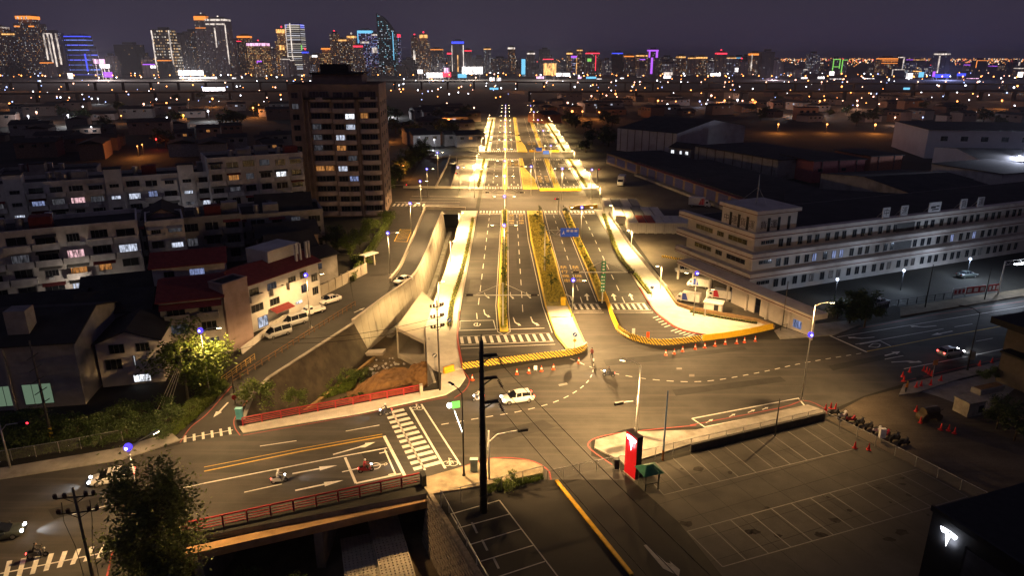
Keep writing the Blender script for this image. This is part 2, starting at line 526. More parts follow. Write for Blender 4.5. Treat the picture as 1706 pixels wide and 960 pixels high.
# coursed stones on its face
nr = GL(NEAR_R); dwall = (nr[1] - nr[0]).normalized(); nleft = Vector((-dwall.y, dwall.x, 0)) * -1
stone_me = mesh(MB().box(-.44, .44, -.12, .1, -.19, .19), mat('stone_block', (.23, .19, .145), .9, var=.5, scale=.9, second=(.08, .07, .05), sscale=.5, bump=.6, bscale=6), name='stone')
Lw = (nr[1] - nr[0]).length
for r_ in range(13):
    z = -.35 - r_ * .44
    k = .9 * (.12 - z) / (.12 - FLOOR_Z)
    for c_ in range(int(Lw / .95)):
        q = nr[0] + dwall * (.6 + c_ * .95 + (r_ % 2) * .45) + nleft * k
        o = put('stone', stone_me, nw, (q.x, q.y, z), math.atan2(dwall.y, dwall.x), (R.uniform(.9, 1.03), R.uniform(.7, 1.3), R.uniform(.9, 1.03)))
        if len(KIDS[nw.name]) > 290: break
# bridge
fr0, fr1 = G(405, 708), G(702, 652)
nr0, nr1 = G(330, 886), G(705, 806)
br = thing('road_bridge', (0, 0, 0), 'low concrete road bridge carrying the cross street over the canal', 'bridge')
dk = [G(250, 917), G(340, 893), G(712, 822), G(722, 800), G(745, 650), G(700, 651), G(409, 700), G(300, 800)]
ob('deck', MB().prism(dk, -1.5, -.04), CONCD, br)
ledge_dir = (nr1 - nr0).normalized(); ln = Vector((ledge_dir.y, -ledge_dir.x, 0))
bm_ = MB()
a, b = nr0 + ln * 1.9 - ledge_dir * 8, G(716, 818) + ln * .25
bm_.bar((a.x, a.y, -1.1), (b.x, b.y, -1.1), 1.15, .9)
ob('beam', bm_, mat('beam_orange_lit', (.36, .22, .1), .85, var=.3, scale=.8, second=(.12, .075, .04), sscale=.4, sfac=.9), br)  # orange tint carries the lamp light falling on the beam
bm_ = MB()
a, b = nr0 + ln * .9 - ledge_dir * 8, nr1 + ln * .9
for dz in (-.45, -.75): bm_.tube((a.x, a.y, dz), (b.x, b.y, dz), .14)
ob('utility_pipe', bm_, mat('pipe_dark', (.04, .04, .04), .5), br)
for t in (.25, .62):
    q = a.lerp(b, t) + ln * 1.2
    q2 = fr0.lerp(fr1, t)
    ob('pier', MB().bar((q.x, q.y, -3.7), (q2.x, q2.y, -3.7), .9, 5), CONCD, br)

# ---------------------------------------------------------------- roads
ROADZ = 0.0
cross = MB()
cross_poly = [G(-160, 832), G(0, 797), G(200, 765), G(300, 741), G(395, 722), G(600, 684), G(742, 657), G(770, 640), G(778, 625), G(985, 588), G(1040, 575),
              G(1190, 566), G(1290, 566), G(1390, 560), G(1430, 545), G(1560, 521), G(1706, 499), G(1950, 468), G(2250, 445), G(2250, 500), G(1960, 548), G(1706, 592), G(1600, 617), G(1505, 640), G(1440, 660), G(1370, 690), G(1160, 712), G(1040, 716), G(985, 735), G(985, 760), G(1030, 775), G(1040, 800), G(905, 800), G(905, 778), G(880, 768), G(820, 765),
              G(760, 782), G(700, 800), G(340, 882), G(190, 925), G(165, 1000), G(-260, 1000)]
cross.sheet(cross_poly, ROADZ)
CROSS = ob('cross_street', cross, ASPH, kind='structure', label='wide asphalt cross street running past the boulevard junction')
# the boulevard carriageways and the two side junctions (one sheet, islands stand on it)
bl = MB()
bl.sheet([G(766, 616), G(762, 560), G(770, 500), B(-9.35, 213), B(-9.35, 600), B(26.4, 600), B(26.4, 213), G(1066, 480), G(1092, 520), G(1130, 548), G(1190, 562), G(1040, 575), G(985, 588)], .004)
BLV = ob('boulevard_road', bl, ASPHB, kind='structure', label='floodlit dual carriageway boulevard running straight to the horizon')
side = MB()
side.sheet([B(-10.5, 216), B(-10.5, 247), B(-38, 252), B(-44, 250), B(-44, 225), B(-37, 216)], .004)
SIDE = ob('side_street', side, ASPHB, kind='structure', label='short street crossing the canal at the second junction')
s2 = MB(); s2.sheet([B(-9.35, 332), B(-9.35, 350), B(-36, 352), B(-36, 333)], .004)
ob('side_street', s2, ASPHB, kind='structure')
sl = MB()
sl.sheet([B(-37, 216), B(-26.2, 216), G(690, 395), G(655, 460), G(640, 503), G(590, 541), G(450, 632), G(424, 660), G(406, 700), G(398, 722), G(300, 741), G(300, 730), G(340, 690), G(383, 642), G(420, 612), G(500, 565), G(590, 508), G(585, 470), G(622, 420)], .002)
SLIP = ob('slip_road', sl, ASPHL, kind='structure', label='grey slip road curving down along the canal to the cross street')
rp = MB(); rp.sheet([B(-25.6, 214), B(-20.9, 214), G(725, 388), G(708, 427), G(683, 467), G(650, 490), G(662, 462), G(686, 405)], .007)
ob('ramp', rp, ASPHD, kind='structure', label='freshly laid dark asphalt ramp between two low parapets')
ls = MB(); ls.sheet([G(385, 640), G(420, 612), G(500, 565), G(590, 508), G(582, 470), G(540, 487), G(480, 528), G(425, 572), G(370, 620)], .004)
ob('local_street', ls, ASPHL, kind='structure', label='narrow residential street where the vans are parked')
up = MB(); up.sheet([B(-37.5, 250), B(-26.5, 250), B(-27.5, 340), B(-36, 350), B(-40, 345)], .003)
ob('service_road', up, ASPHL, kind='structure')
up = MB(); up.sheet([B(-25.5, 250), B(-20.8, 250), B(-24, 330), B(-27, 330)], .006)
ob('ramp', up, ASPHD, kind='structure')

# resurfacing patches on the junction, the road beyond the lit stretch
PATCH = mat('asphalt_patch', (.036, .034, .031), .75, var=.25, scale=.6, fine=.3); PATCHL = mat('asphalt_pale_patch', (.085, .08, .07), .75, var=.25, scale=.5, fine=.3)
for i, (pp, m_) in enumerate((([(775, 640), (1000, 606), (1005, 612), (780, 652)], PATCHL), ([(1005, 600), (1090, 592), (1240, 578), (1245, 583), (1090, 602), (1010, 610)], PATCH), ([(600, 752), (640, 742), (655, 765), (612, 775)], PATCH), ([(820, 720), (905, 700), (925, 712), (838, 735)], PATCH), ([(1120, 650), (1300, 628), (1310, 636), (1126, 660)], PATCH), ([(80, 850), (190, 822), (200, 836), (90, 866)], PATCH), ([(420, 770), (520, 745), (523, 749), (424, 775)], PATCHL), ([(1380, 610), (1500, 585), (1508, 592), (1388, 618)], PATCH))):
    ob('asphalt_patch', MB().sheet(GL(pp), .005), m_, CROSS)
for i, (a, b) in enumerate((((-8.6, -6.2), (128, 142)), ((-1.6 + 3, 4.6), (150, 170)), ((11.2, 13.6), (165, 190)), ((20, 22.6), (140, 158)), ((-8.8, -3), (178, 184)), ((-9, 25), (226, 231)), ((-4, 2), (236, 246)))):
    ob('asphalt_patch', MB().sheet([B(a[0], b[0]), B(a[1], b[0]), B(a[1], b[1]), B(a[0], b[1])], .008), PATCH if i % 2 else PATCHL, BLV)
ob('far_road', MB().sheet([B(-9, 600), B(26, 600), B(22, 1000), B(-4, 1000)], .0), ASPHB, kind='structure')
# second canal opening beyond the side street is covered ground: a concrete bank
bank = MB(); bank.sheet([B(-20.4, 250), B(-14.7, 250), B(-14.7, 325), B(-23, 325)], .005)
ob('canal_bank', bank, CONC, kind='structure')

# ---------------------------------------------------------------- sidewalks
def pave(name, pts, z=.15, m=PAVE, kerb=None, label=None):
    return ob(name, MB().prism(pts, -.02, z), m, kind='structure', label=label)
lside = [G(795, 352), G(783, 420), G(772, 480), G(765, 520), G(762, 560), G(766, 590), G(771, 616), G(737, 622), G(722, 617), G(712, 606), G(709, 545), G(724, 500), G(742, 450), G(757, 400), G(768, 357), G(769, 352)]
LWALK = pave('sidewalk', lside, label='bright paved sidewalk between the canal and the boulevard')
for y0, y1 in ((250, 326), (352, 560)):
    pave('sidewalk', [B(-9.35, y0), B(-14.6, y0), B(-14.6, y1), B(-9.35, y1)])
    pave('sidewalk', [B(26.4, y0), B(32, y0), B(32, y1), B(26.4, y1)])
rside = [B(26.4, 213), G(1066, 480), G(1092, 520), G(1130, 548), G(1190, 562), G(1290, 548), G(1262, 538), G(1150, 519), G(1128, 511), G(1112, 487), G(1050, 412), B(29.5, 213)]
RWALK = pave('sidewalk', rside, label='wide glowing sidewalk on the right of the boulevard ending in a paved plaza')
pave('sidewalk', [G(398, 712), G(405, 722), G(600, 690), G(742, 659), G(766, 645), G(776, 630), G(771, 617), G(735, 625), G(735, 650), G(700, 655), G(402, 712)], label='pale sidewalk in front of the far red bridge railing')
pave('sidewalk', [G(-60, 790), G(0, 782), G(200, 748), G(285, 722), G(300, 735), G(200, 768), G(0, 800), G(-60, 812)], .14, CONC, label='concrete sidewalk along the left edge of the cross street')
pave('sidewalk', [G(1300, 566), G(1390, 559), G(1432, 543), G(1415, 535), G(1300, 548), G(1290, 552)], .15, CONC, label='rounded sidewalk corner under the tall lamp by the freight office')
pave('sidewalk', [G(1500, 528), G(1706, 494), G(1900, 470), G(1900, 462), G(1706, 482), G(1500, 513)], .14, mat('verge', (.13, .105, .07), .95, var=.35, scale=.6), label='dusty verge along the far side of the cross street')
pave('sidewalk', [G(705, 812), G(700, 800), G(760, 783), G(820, 766), G(880, 769), G(905, 779), G(905, 790), G(800, 812), G(715, 826)], .15, mat('rough_paving', (.3, .25, .17), .95, var=.35, scale=.8, second=(.14, .1, .06), sscale=.5, bump=.5, bscale=4), label='broken bright corner pavement at the near left of the junction')
pave('sidewalk', [G(1032, 768), G(990, 748), G(992, 735), G(1040, 722), G(1160, 718), G(1345, 676), G(1375, 686), G(1370, 697), G(1150, 742), G(1040, 776)], .15, CONC, label='concrete corner pavement in front of the parking lot fence')
pave('sidewalk', [G(1505, 642), G(1600, 619), G(1706, 594), G(1706, 606), G(1600, 632), G(1530, 655), G(1497, 660)], .15, CONC, label='sidewalk strip being repaired among the traffic cones')

# ---------------------------------------------------------------- islands
def island(name, pts, z=.18, kerb=KERBY, fill=GRASS, fz=.2, label=None, w=.28):
    o = ob(name, MB().prism(pts, 0, z), kerb, kind='structure', label=label)
    cx = sum((Vector(q[:2]) for q in pts), Vector((0, 0))) / len(pts)
    ring = [Vector((q[0], q[1], 0)) for q in pts]
    ar = sum(a.x * b.y - b.x * a.y for a, b in zip(ring, ring[1:] + ring[:1]))
    inn = []
    n = len(ring)
    for i in range(n):
        a, b, c = ring[i - 1], ring[i], ring[(i + 1) % n]
        d1, d2 = (b - a).normalized(), (c - b).normalized()
        n1, n2 = Vector((-d1.y, d1.x, 0)), Vector((-d2.y, d2.x, 0))
        nn = (n1 + n2).normalized(); k = 1 / max(.45, nn.dot(n1))
        inn.append(b + nn * w * k * (1 if ar > 0 else -1))
    ob('fill', MB().sheet(inn, fz), fill, o)
    return o
MEDG = mat('median_soil', (.44, .36, .09), .95, var=.4, scale=1.2, second=(.24, .23, .05), sscale=.7, sfac=.8, bump=.5, bscale=8)
island('median', [G(833, 553), G(847, 553), G(844, 520), B(-.7, 213), B(-2.1, 213), G(829, 510)], fill=MEDG, label='narrow planted median with yellow kerb on the near stretch of the boulevard')
island('median', [B(-2.1, 249), B(-.7, 249), B(-.7, 328), B(-2.1, 328)], fill=MEDG)
island('median', [B(-2.1, 352), B(-.7, 352), B(-.7, 560), B(-2.1, 560)], fill=MEDG)
SEPA_L = [(878, 352), (884, 400), (895, 450), (908, 510), (925, 560), (945, 586), (966, 589)]
SEPA_R = [(978, 578), (965, 550), (948, 510), (935, 470), (925, 430), (915, 400), (906, 372), (903, 352)]
sa = [q for q in GL(SEPA_L + SEPA_R)]
island('separator', sa, fill=MEDG, label='broad planted separator between the two right-hand carriageways')
ob('paved_tip', MB().prism(GL([(910, 512), (925, 556), (946, 582), (964, 586), (974, 577), (962, 551), (945, 512)]), .19, .215), PAVE, kind='structure', label='pale paved tip of the separator beside the lamp and signs')
island('separator', [B(5, 249), B(10.4, 249), B(10, 270), B(7, 298), B(6.6, 328), B(5, 328)], fill=MEDG)
island('separator', [B(4.6, 352), B(9.5, 352), B(9, 375), B(6.6, 410), B(6.2, 560), B(4.6, 560)], fill=MEDG)
island('separator', [G(937, 352), G(956, 400), G(978, 450), G(997, 502), G(1012, 502), G(992, 450), G(968, 400), G(947, 352)], fill=MEDG, label='slim yellow-kerbed separator splitting the two outer right-hand carriageways')
island('separator', [B(16.4, 249), B(18.4, 249), B(18.2, 328), B(16.6, 328)], fill=MEDG)
island('separator', [B(16.4, 352), B(18.2, 352), B(17.8, 560), B(16.4, 560)], fill=MEDG)
def kerbline(pts, w=.35, z=.2, m=KERBY, parent=None, nm='kerb'):
    return ob(nm, MB().strip(pts, w, z, z0=0), m, parent)
kerbline(smoothline(GL([(795, 352), (783, 420), (772, 480), (765, 520)]), 3), m=CONCL, parent=LWALK)
kerbline(smoothline(GL([(765, 520), (762, 560), (766, 590), (771, 616)]), 4), m=KERBR, parent=LWALK)
kerbline([B(26.3, 213), G(1066, 480)], m=CONCL, parent=RWALK)
kerbline(smoothline(GL([(1066, 480), (1092, 520), (1130, 548), (1190, 562)]), 5), m=KERBR, parent=RWALK)

# ---------------------------------------------------------------- painted markings (each piece its own sheet)
MZ = .012
def mark(nm, pts, m=WHITE, par=CROSS, z=MZ):
    return ob(nm, MB().sheet(pts, z), m, par)
def line(nm, pts, w=.15, m=WHITE, par=CROSS, z=MZ):
    return ob(nm, MB().strip(pts, w, z), m, par)
def dashes(nm, pts, on, off, w=.15, m=WHITE, par=CROSS, z=MZ):
    q = resample(pts, .5); k = 0; a, b = int(on * 2), int((on + off) * 2)
    while k + a < len(q):
        ob(nm, MB().strip([q[k], q[k + a // 2], q[k + a]], w, z), m, par); k += b
def zebra(TL, TR, BR, BL, n, ratio=.5, par=CROSS, m=WHITE):
    TL, TR, BR, BL = (G(*q) if not isinstance(q, Vector) else q for q in (TL, TR, BR, BL))
    for i in range(n):
        t0, t1 = i / (n - 1 + ratio), (i + ratio) / (n - 1 + ratio)
        mark('crosswalk_stripe', [TL.lerp(BL, t0), TR.lerp(BR, t0), TR.lerp(BR, t1), TL.lerp(BL, t1)], m, par)
ARW = [(-.09, 0), (.09, 0), (.09, .6), (.3, .6), (0, 1), (-.3, .6), (-.09, .6)]
ARL = [(-.09, 0), (.09, 0), (.09, .55), (-.35, .82), (-.28, .95), (-.75, .9), (-.5, .62), (-.45, .72), (-.09, .5)]
def arrow(px0, px1, par=CROSS, m=WHITE, shape=ARW, w=1.0, flip=1):
    a, b = G(*px0), G(*px1); d = b - a; L = d.length; d.normalize(); n = Vector((d.y, -d.x, 0))
    mark('lane_arrow', [a + d * (y * L) + n * (x * w * flip * max(1.0, L * .28)) for x, y in shape], m, par)
# cross street, left arm
zebra((641, 688), (672, 681), (735, 773), (690, 785), 12, .52)
line('stop_line', GL([(683, 679), (742, 781)]), .28)
line('stop_line', GL([(702, 674), (767, 775)]), .22)
line('guide_line', GL([(655, 690), (708, 784)]), .25)
line('stop_line', GL([(640, 727), (674, 793)]), .38)
line('centre_line', GL([(340, 786), (500, 753), (637, 728)]), .22, YELLOW)
line('centre_line', GL([(340, 779), (500, 748), (637, 724)]), .12, YELLOW)
line('lane_line', GL([(340, 806), (575, 760), (645, 747)]), .2)
line('lane_line', GL([(120, 858), (215, 834), (340, 806)]), .15)
line('box_line', GL([(575, 763), (593, 806)]), .3)
line('box_line', GL([(593, 806), (668, 790)]), .3)
line('box_line', GL([(641, 750), (659, 791)]), .2)
line('lane_line', GL([(570, 787), (598, 781)]), .2)
line('lane_line', GL([(407, 821), (470, 807)]), .15)
line('lane_line', GL([(632, 756), (645, 753)]), .2)
line('lane_line', GL([(647, 792), (660, 789)]), .2)
line('lane_line', GL([(433, 744), (494, 735)]), .15)
line('lane_line', GL([(576, 719), (632, 709)]), .15)
arrow((487, 790), (562, 776)); arrow((492, 818), (572, 801))
arrow((555, 758), (626, 738), shape=[(-.09, 0), (.09, 0), (.09, .62), (.3, .72), (-.1, 1), (-.42, .78), (-.2, .76), (-.09, .6)], w=.9)
ob('scooter_symbol', MB().strip(smoothline(GL([(616, 776), (626, 772), (634, 775), (630, 781), (620, 782), (616, 776)]), 4), .12, MZ), WHITE, CROSS)
line('scooter_symbol', GL([(622, 777), (640, 774)]), .14)
ob('scooter_symbol', MB().strip(smoothline([G(640, 774), G(643, 772), G(645, 774), G(641, 776), G(640, 774)], 3), .1, MZ), WHITE, CROSS)
# bicycle emblem in the crossing strip, far and near
def bike(cx, cy, s):
    for dx in (-5, 5):
        c = G(cx + dx * s, cy + abs(dx) * 0); rr = .45 * s
        line('bicycle_symbol', [c + Vector((math.cos(t * .628) * rr, math.sin(t * .628) * rr, 0)) for t in range(11)], .1)
    line('bicycle_symbol', GL([(cx - 5 * s, cy), (cx - 1 * s, cy - 4 * s), (cx + 3 * s, cy - 4 * s), (cx + 5 * s, cy)]), .1)
    line('bicycle_symbol', GL([(cx - 1 * s, cy - 4 * s), (cx - 2 * s, cy - 8 * s), (cx + 2 * s, cy - 7 * s)]), .12)
bike(695, 681, .9); bike(750, 773, 1.1)
# left crosswalk across the slip road, its arrow and the crosswalk at bottom left
zebra((306, 727), (306, 738), (386, 724), (384, 712), 6, .3)
line('guide_line', GL([(298, 733), (388, 717)]), .15)
arrow((380, 671), (357, 696), SLIP, shape=[(-.09, 0), (.09, 0), (.12, .62), (.38, .62), (.1, 1), (-.3, .66), (-.1, .64)], w=1.1)
zebra((-12, 940), (-20, 975), (168, 930), (180, 907), 9, .38)
line('guide_line', GL([(-40, 965), (192, 918)]), .16)
line('lane_line', GL([(169, 832), (182, 812)]), .15, WHITEW); line('lane_line', GL([(176, 838), (195, 814)]), .15, WHITEW); line('lane_line', GL([(190, 838), (206, 820)]), .15, WHITEW)
line('edge_line', smoothline(GL([(300, 738), (318, 712), (345, 690), (386, 644)]), 4), .14, REDP, SLIP)
line('edge_line', smoothline(GL([(400, 726), (391, 712), (392, 695), (415, 664)]), 4), .14, REDP, SLIP)
line('edge_line', GL([(178, 962), (186, 925), (195, 912)]), .16, REDP)
line('edge_line', GL([(405, 726), (600, 692), (745, 662)]), .12, REDP)
line('edge_line', smoothline(GL([(772, 618), (782, 634), (775, 650), (757, 664)]), 4), .14, REDP)
line('edge_line', smoothline(GL([(700, 799), (760, 782), (820, 764), (880, 767), (912, 783), (918, 800)]), 4), .16, REDP)
line('edge_line', smoothline(GL([(1020, 775), (985, 750), (981, 738), (1000, 728), (1050, 720), (1160, 709)]), 4), .16, REDP)
line('edge_line', smoothline(GL([(1150, 709), (1300, 680), (1340, 668), (1372, 680), (1378, 690)]), 4), .14, REDP)
line('edge_line', GL([(1430, 548), (1560, 524), (1706, 502), (1900, 476)]), .14, REDP)
line('edge_line', GL([(1500, 637), (1600, 613), (1706, 588)]), .14, REDP)
# turning guide arcs
dashes('guide_dash', smoothline(GL([(735, 708), (800, 697), (870, 685), (930, 668), (970, 645), (987, 622), (989, 595)]), 8), 1.0, 1.0, .16)
dashes('guide_dash', smoothline(GL([(950, 598), (1000, 617), (1080, 632), (1170, 636), (1260, 622), (1340, 605), (1440, 588)]), 8), 1.0, 1.0, .16)
# cross street, right arm
line('stop_line', GL([(1379, 558), (1444, 587)]), .35)
line('centre_line', GL([(1444, 586), (1550, 565), (1706, 537), (1900, 505)]), .22, YELLOW)
line('lane_line', GL([(1395, 562), (1480, 548), (1706, 511), (1900, 480)]), .15)
line('lane_line', GL([(1425, 574), (1480, 564), (1572, 548)]), .15)
line('lane_line', GL([(1590, 545), (1620, 540)]), .15); line('lane_line', GL([(1660, 533), (1706, 525)]), .15)
line('box_line', GL([(1432, 574), (1466, 568), (1484, 577)]), .22)
ob('scooter_symbol', MB().strip(smoothline(GL([(1447, 578), (1455, 573), (1466, 574), (1462, 579), (1447, 578)]), 4), .14, MZ), WHITE, CROSS)
arrow((1457, 562), (1415, 566), shape=ARL, w=1.0, flip=-1); arrow((1560, 543), (1520, 547), shape=ARL, w=1.0, flip=-1); arrow((1587, 552), (1551, 559))
arrow((1474, 593), (1500, 586), w=1.6); arrow((1485, 604), (1531, 601), shape=[(-.09, 0), (.09, 0), (.12, .5), (.4, .62), (.55, .5), (.62, 1), (.1, .98), (.22, .84), (-.1, .66)], w=.9)
line('lane_line', GL([(1474, 599), (1505, 593)]), .16); line('lane_line', GL([(1506, 615), (1600, 597), (1680, 580)]), .18)
line('lane_line', GL([(1626, 569), (1654, 564)]), .14)
# bus bay outline on the near right
line('box_line', GL([(1153, 698), (1330, 664), (1341, 677)]), .22); line('box_line', GL([(1153, 698), (1174, 712), (1341, 679)]), .22)
for a, b in (((1176, 705), (1188, 699)), ((1215, 695), (1225, 690)), ((1246, 688), (1258, 683)), ((1270, 683), (1280, 679))): arrow(a, b, w=.8)
for px in ((1075, 706), (1064, 717), (1290, 566 + 30)): pass
mark('worn_patch', GL([(930, 641), (944, 638), (946, 641), (932, 644)]), WHITEW); mark('manhole_cover', GL([(1127, 613), (1136, 613), (1136, 616), (1127, 616)]), mat('iron', (.16, .14, .12), .5)); mark('manhole_cover', GL([(1148, 624), (1157, 624), (1157, 628), (1148, 628)]), MATS['iron'])
# ---- boulevard markings
BP = dict(par=BLV, z=MZ)
zebra(G(766, 562), G(768, 573), G(922, 568), G(915, 556), 13, .42, BLV)
line('guide_line', GL([(766, 561), (915, 555)]), .1, **BP); line('stop_line', GL([(767, 575), (923, 569)]), .18, **BP); line('stop_line', GL([(768, 581), (925, 574)]), .15, **BP)
line('stop_line', GL([(764, 551), (831, 549)]), .28, **BP); line('stop_line', GL([(846, 549), (907, 547)]), .28, **BP)
line('box_line', GL([(766, 535), (822, 534), (826, 549)]), .16, **BP); line('box_line', GL([(766, 535), (766, 549)]), .16, **BP)
cc = G(795, 541); line('scooter_symbol', [cc + Vector((math.cos(t * .55 + 1.9) * .55, math.sin(t * .55 + 1.9) * .8, 0)) for t in range(10)], .2, **BP)
line('scooter_symbol', [cc + Vector((0, -.7, 0)), cc + Vector((0, .9, 0))], .2, **BP)
line('lane_line', [G(795, 532), G(794, 522)], .15, **BP)
dashes('lane_dash', [G(797, 508), B(-5.9, 212)], 4, 4.2, .15, **BP)
dashes('lane_dash', [G(871, 520), B(2.2, 212)], 4, 4.2, .15, **BP)
dashes('lane_dash', [G(970, 505), B(13.1, 212)], 3.5, 4.2, .15, **BP)
dashes('lane_dash', [G(1041, 505), B(22, 212)], 3.5, 4.2, .15, **BP)
line('edge_line', [G(850, 553), G(847, 520), B(-.45, 213)], .12, **BP); line('edge_line', [G(829, 553), G(826, 510), B(-2.4, 213)], .12, **BP); line('edge_line', [G(829, 553), G(840, 559), G(850, 553)], .12, **BP)
line('edge_line', GL([(874, 352), (880, 400), (891, 450), (904, 510), (920, 555)]), .12, **BP)
line('edge_line', [B(10.6, 213), G(918, 400), G(938, 470), G(950, 508)], .12, **BP); line('edge_line', [B(15.3, 213), G(953, 400), G(994, 503)], .12, **BP)
TURN = [(-.09, 0), (.09, 0), (.1, .55), (.5, .8), (.55, .68), (.85, 1), (.3, 1.02), (.38, .92), (-.09, .64)]
for a, b in (((806, 516), (809, 529)), ((855, 529), (860, 543)), ((884, 528), (890, 543))): arrow(a, b, BLV, shape=TURN, w=.9, flip=-1)
for a, b in (((807, 488), (811, 497)), ((850, 487), (851, 498)), ((877, 487), (880, 497))): arrow(a, b, BLV, shape=TURN, w=.7, flip=-1)
for a, b in (((979, 501), (977, 489)), ((1025, 501), (1021, 489)), ((1054, 500), (1049, 489))): arrow(a, b, BLV, w=1.5)
arrow((953, 501), (949, 489), BLV, shape=ARL, w=1.3)
zebra(G(944, 507), G(948, 516), G(1002, 516), G(996, 507), 6, .45, BLV)
zebra(G(1014, 507), G(1019, 516), G(1081, 516), G(1074, 506), 7, .45, BLV)
for a, b, c in (((947, 518), (1003, 518), .14), ((950, 521), (1006, 521), .16), ((1020, 518), (1084, 517), .14), ((1022, 521), (1088, 521), .16), ((942, 506), (997, 506), .12), ((1013, 506), (1074, 505), .12)):
    line('stop_line', GL([a, b]), c, **BP)
# hatched corner by the plaza
for i in range(16):
    t = i / 15; a = smoothline(GL([(1088, 530), (1118, 552), (1160, 563), (1196, 565)]), 6)
    q = a[min(len(a) - 1, int(t * (len(a) - 1)))]
    line('hatch_line', [q, q + Vector((1.6, 1.2, 0))], .22, **BP)
# yellow lane characters, one mesh per character
CH = {c: text_mesh(c, 1.0, YELLOW) for c in '禁行機車'}
def column(x, y, par=BLV, h=2.6, w=1.7):
    for i, c in enumerate('禁行機車'):
        q = B(x, y - i * (h + .7)); put('lane_character', CH[c], par, (q.x, q.y, MZ + .002), 0, (w, h, 1))
for u in (12.1, 14.8):
    column(u - .25, 151); column(u, 277, h=3.4); column(u - .5, 395, h=3.4)
for u in (.6, 3.4): column(u, 205); column(u, 318, h=3.4)
# junction two, three and the far stretches
for y0, y1 in ((213.2, 249), (328, 352)):
    for ua, ub, n in ((-9, -2.6, 7), (-.2, 4.6, 6), (10.8, 15.2, 5), (18.6, 25.8, 7)):
        for yy in (y0 - 4.2, y1 + 1.0):
            zebra(B(ua, yy), B(ua, yy + 3.0), B(ub, yy + 3.0), B(ub, yy), n, .5, BLV)
        line('stop_line', [B(ua, y0 - 5.6), B(ub, y0 - 5.6)], .4, **BP); line('stop_line', [B(ua, y1 + 5.6), B(ub, y1 + 5.6)], .4, **BP)
        for k in range(2):
            um = ua + (ub - ua) * (.25 + .5 * k); q = B(um, y1 + 11); e = B(um, y1 + 7.5)
            d = (e - q)
            mark('lane_arrow', [q + Vector((x * 1.4, -y * 3.5, 0)) for x, y in ARW], WHITE, BLV)
for y0, y1 in ((262, 322), (366, 555)):
    for u in (-5.9, 2.0, 13, 22.2): dashes('lane_dash', [B(u, y0), B(u, y1)], 4, 5.5, .2, **BP)
    for u in (-9.0, -2.4, -.4, 4.6, 10.8 if y0 < 300 else 7, 16.1, 18.7, 26): line('edge_line', [B(u, y0 - 12), B(u, y1 + 4)], .18, **BP)
for x0, x1 in ((-33, -16),):
    for k in range(4): line('lane_line', [B(x0, 221 + k * 5), B(x1, 221 + k * 4.6)], .2, par=SIDE)
for a, b in (((648, 330), (648, 337)),): zebra(B(-37, 219), B(-37, 223), B(-27, 223), B(-27, 219), 8, .5, SIDE)
mark('stop_line', [B(-37, 225), B(-27, 225), B(-27, 225.5), B(-37, 225.5)], WHITE, SIDE)
# yellow hatched box on the slip road
box = [G(667, 382), G(686, 383), G(678, 403), G(657, 402)]
for a, b in zip(box, box[1:] + box[:1]): line('box_line', [a, b], .2, YELLOW, SLIP)
for i in range(1, 9):
    t = i / 9; line('box_hatch', [box[0].lerp(box[3], t), box[1].lerp(box[2], max(0, t - .2))], .14, YELLOW, SLIP)
arrow((590, 521), (608, 513), SLIP, w=1.1)
# ================================================================= STREET FURNITURE
GALV = mat('galvanised', (.42, .42, .4), .5, .6, var=.15, scale=3)
DKMET = mat('dark_metal', (.03, .03, .032), .5, .4, var=.2)
WHMET = mat('white_metal', (.7, .68, .64), .5, var=.1, scale=2)
BLUEMET = mat('blue_pole', (.12, .22, .38), .6, var=.2)
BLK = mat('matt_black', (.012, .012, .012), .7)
WARM = glow('lamp_warm', (1, .78, .42), 40)
WARMS = glow('lamp_warm_soft', (1, .8, .5), 14)
VIO = glow('halo_violet', (.1, .06, 1), 1.8)
VIOC = glow('halo_violet_core', (.6, .6, 1), 12)
REDL = glow('signal_red', (1, .03, .05), 4)
GRNL = glow('signal_green', (.1, 1, .3), 6)
OFFL = mat('signal_off', (.03, .02, .02), .3)

def lamp_parts(root, h, arms, head=WARM, violet=True, pm=GALV, r=.11, vz=None):
    ob('pole', MB().tube((0, 0, .35), (0, 0, h), r, r * .55, 8), pm, root, True)
    ob('base', MB().tube((0, 0, 0), (0, 0, .4), r * 2.0, r * 1.5, 8).box(-.28, .28, -.28, .28, 0, .06), CONC if pm is GALV else pm, root)
    for (dx, dy, dz) in arms:
        e = Vector((dx, dy, h + dz)); m_ = Vector((dx * .45, dy * .45, h + dz * .8))
        ob('arm', MB().path([(0, 0, h - .15), m_, e], .05), pm, root)
        n = Vector((dx, dy, 0)).normalized(); sd = Vector((-n.y, n.x, 0))
        hm = MB()
        a, b = e - n * .1, e + n * .75
        hm.bar((a.x, a.y, a.z), (b.x, b.y, b.z), .3, .12)
        o = ob('lamp_head', hm, pm, root)
        if head:
            g = MB(); a2, b2 = e + n * .08, e + n * .68
            g.bar((a2.x, a2.y, e.z - .08), (b2.x, b2.y, e.z - .08), .22, .05); ob('lamp_glass', g, head, o)
    if violet:
        vz = h + .1 if vz is None else vz
        o = ob('beacon', MB().sphere((0, 0, vz + .12), .4), VIO, root, True)  # violet sphere models the blue halo round the lamp, with a white core
        ob('halo_core', MB().sphere((0, -.36, vz + .16), .13, seg=6, ring=4), VIOC, o, True)
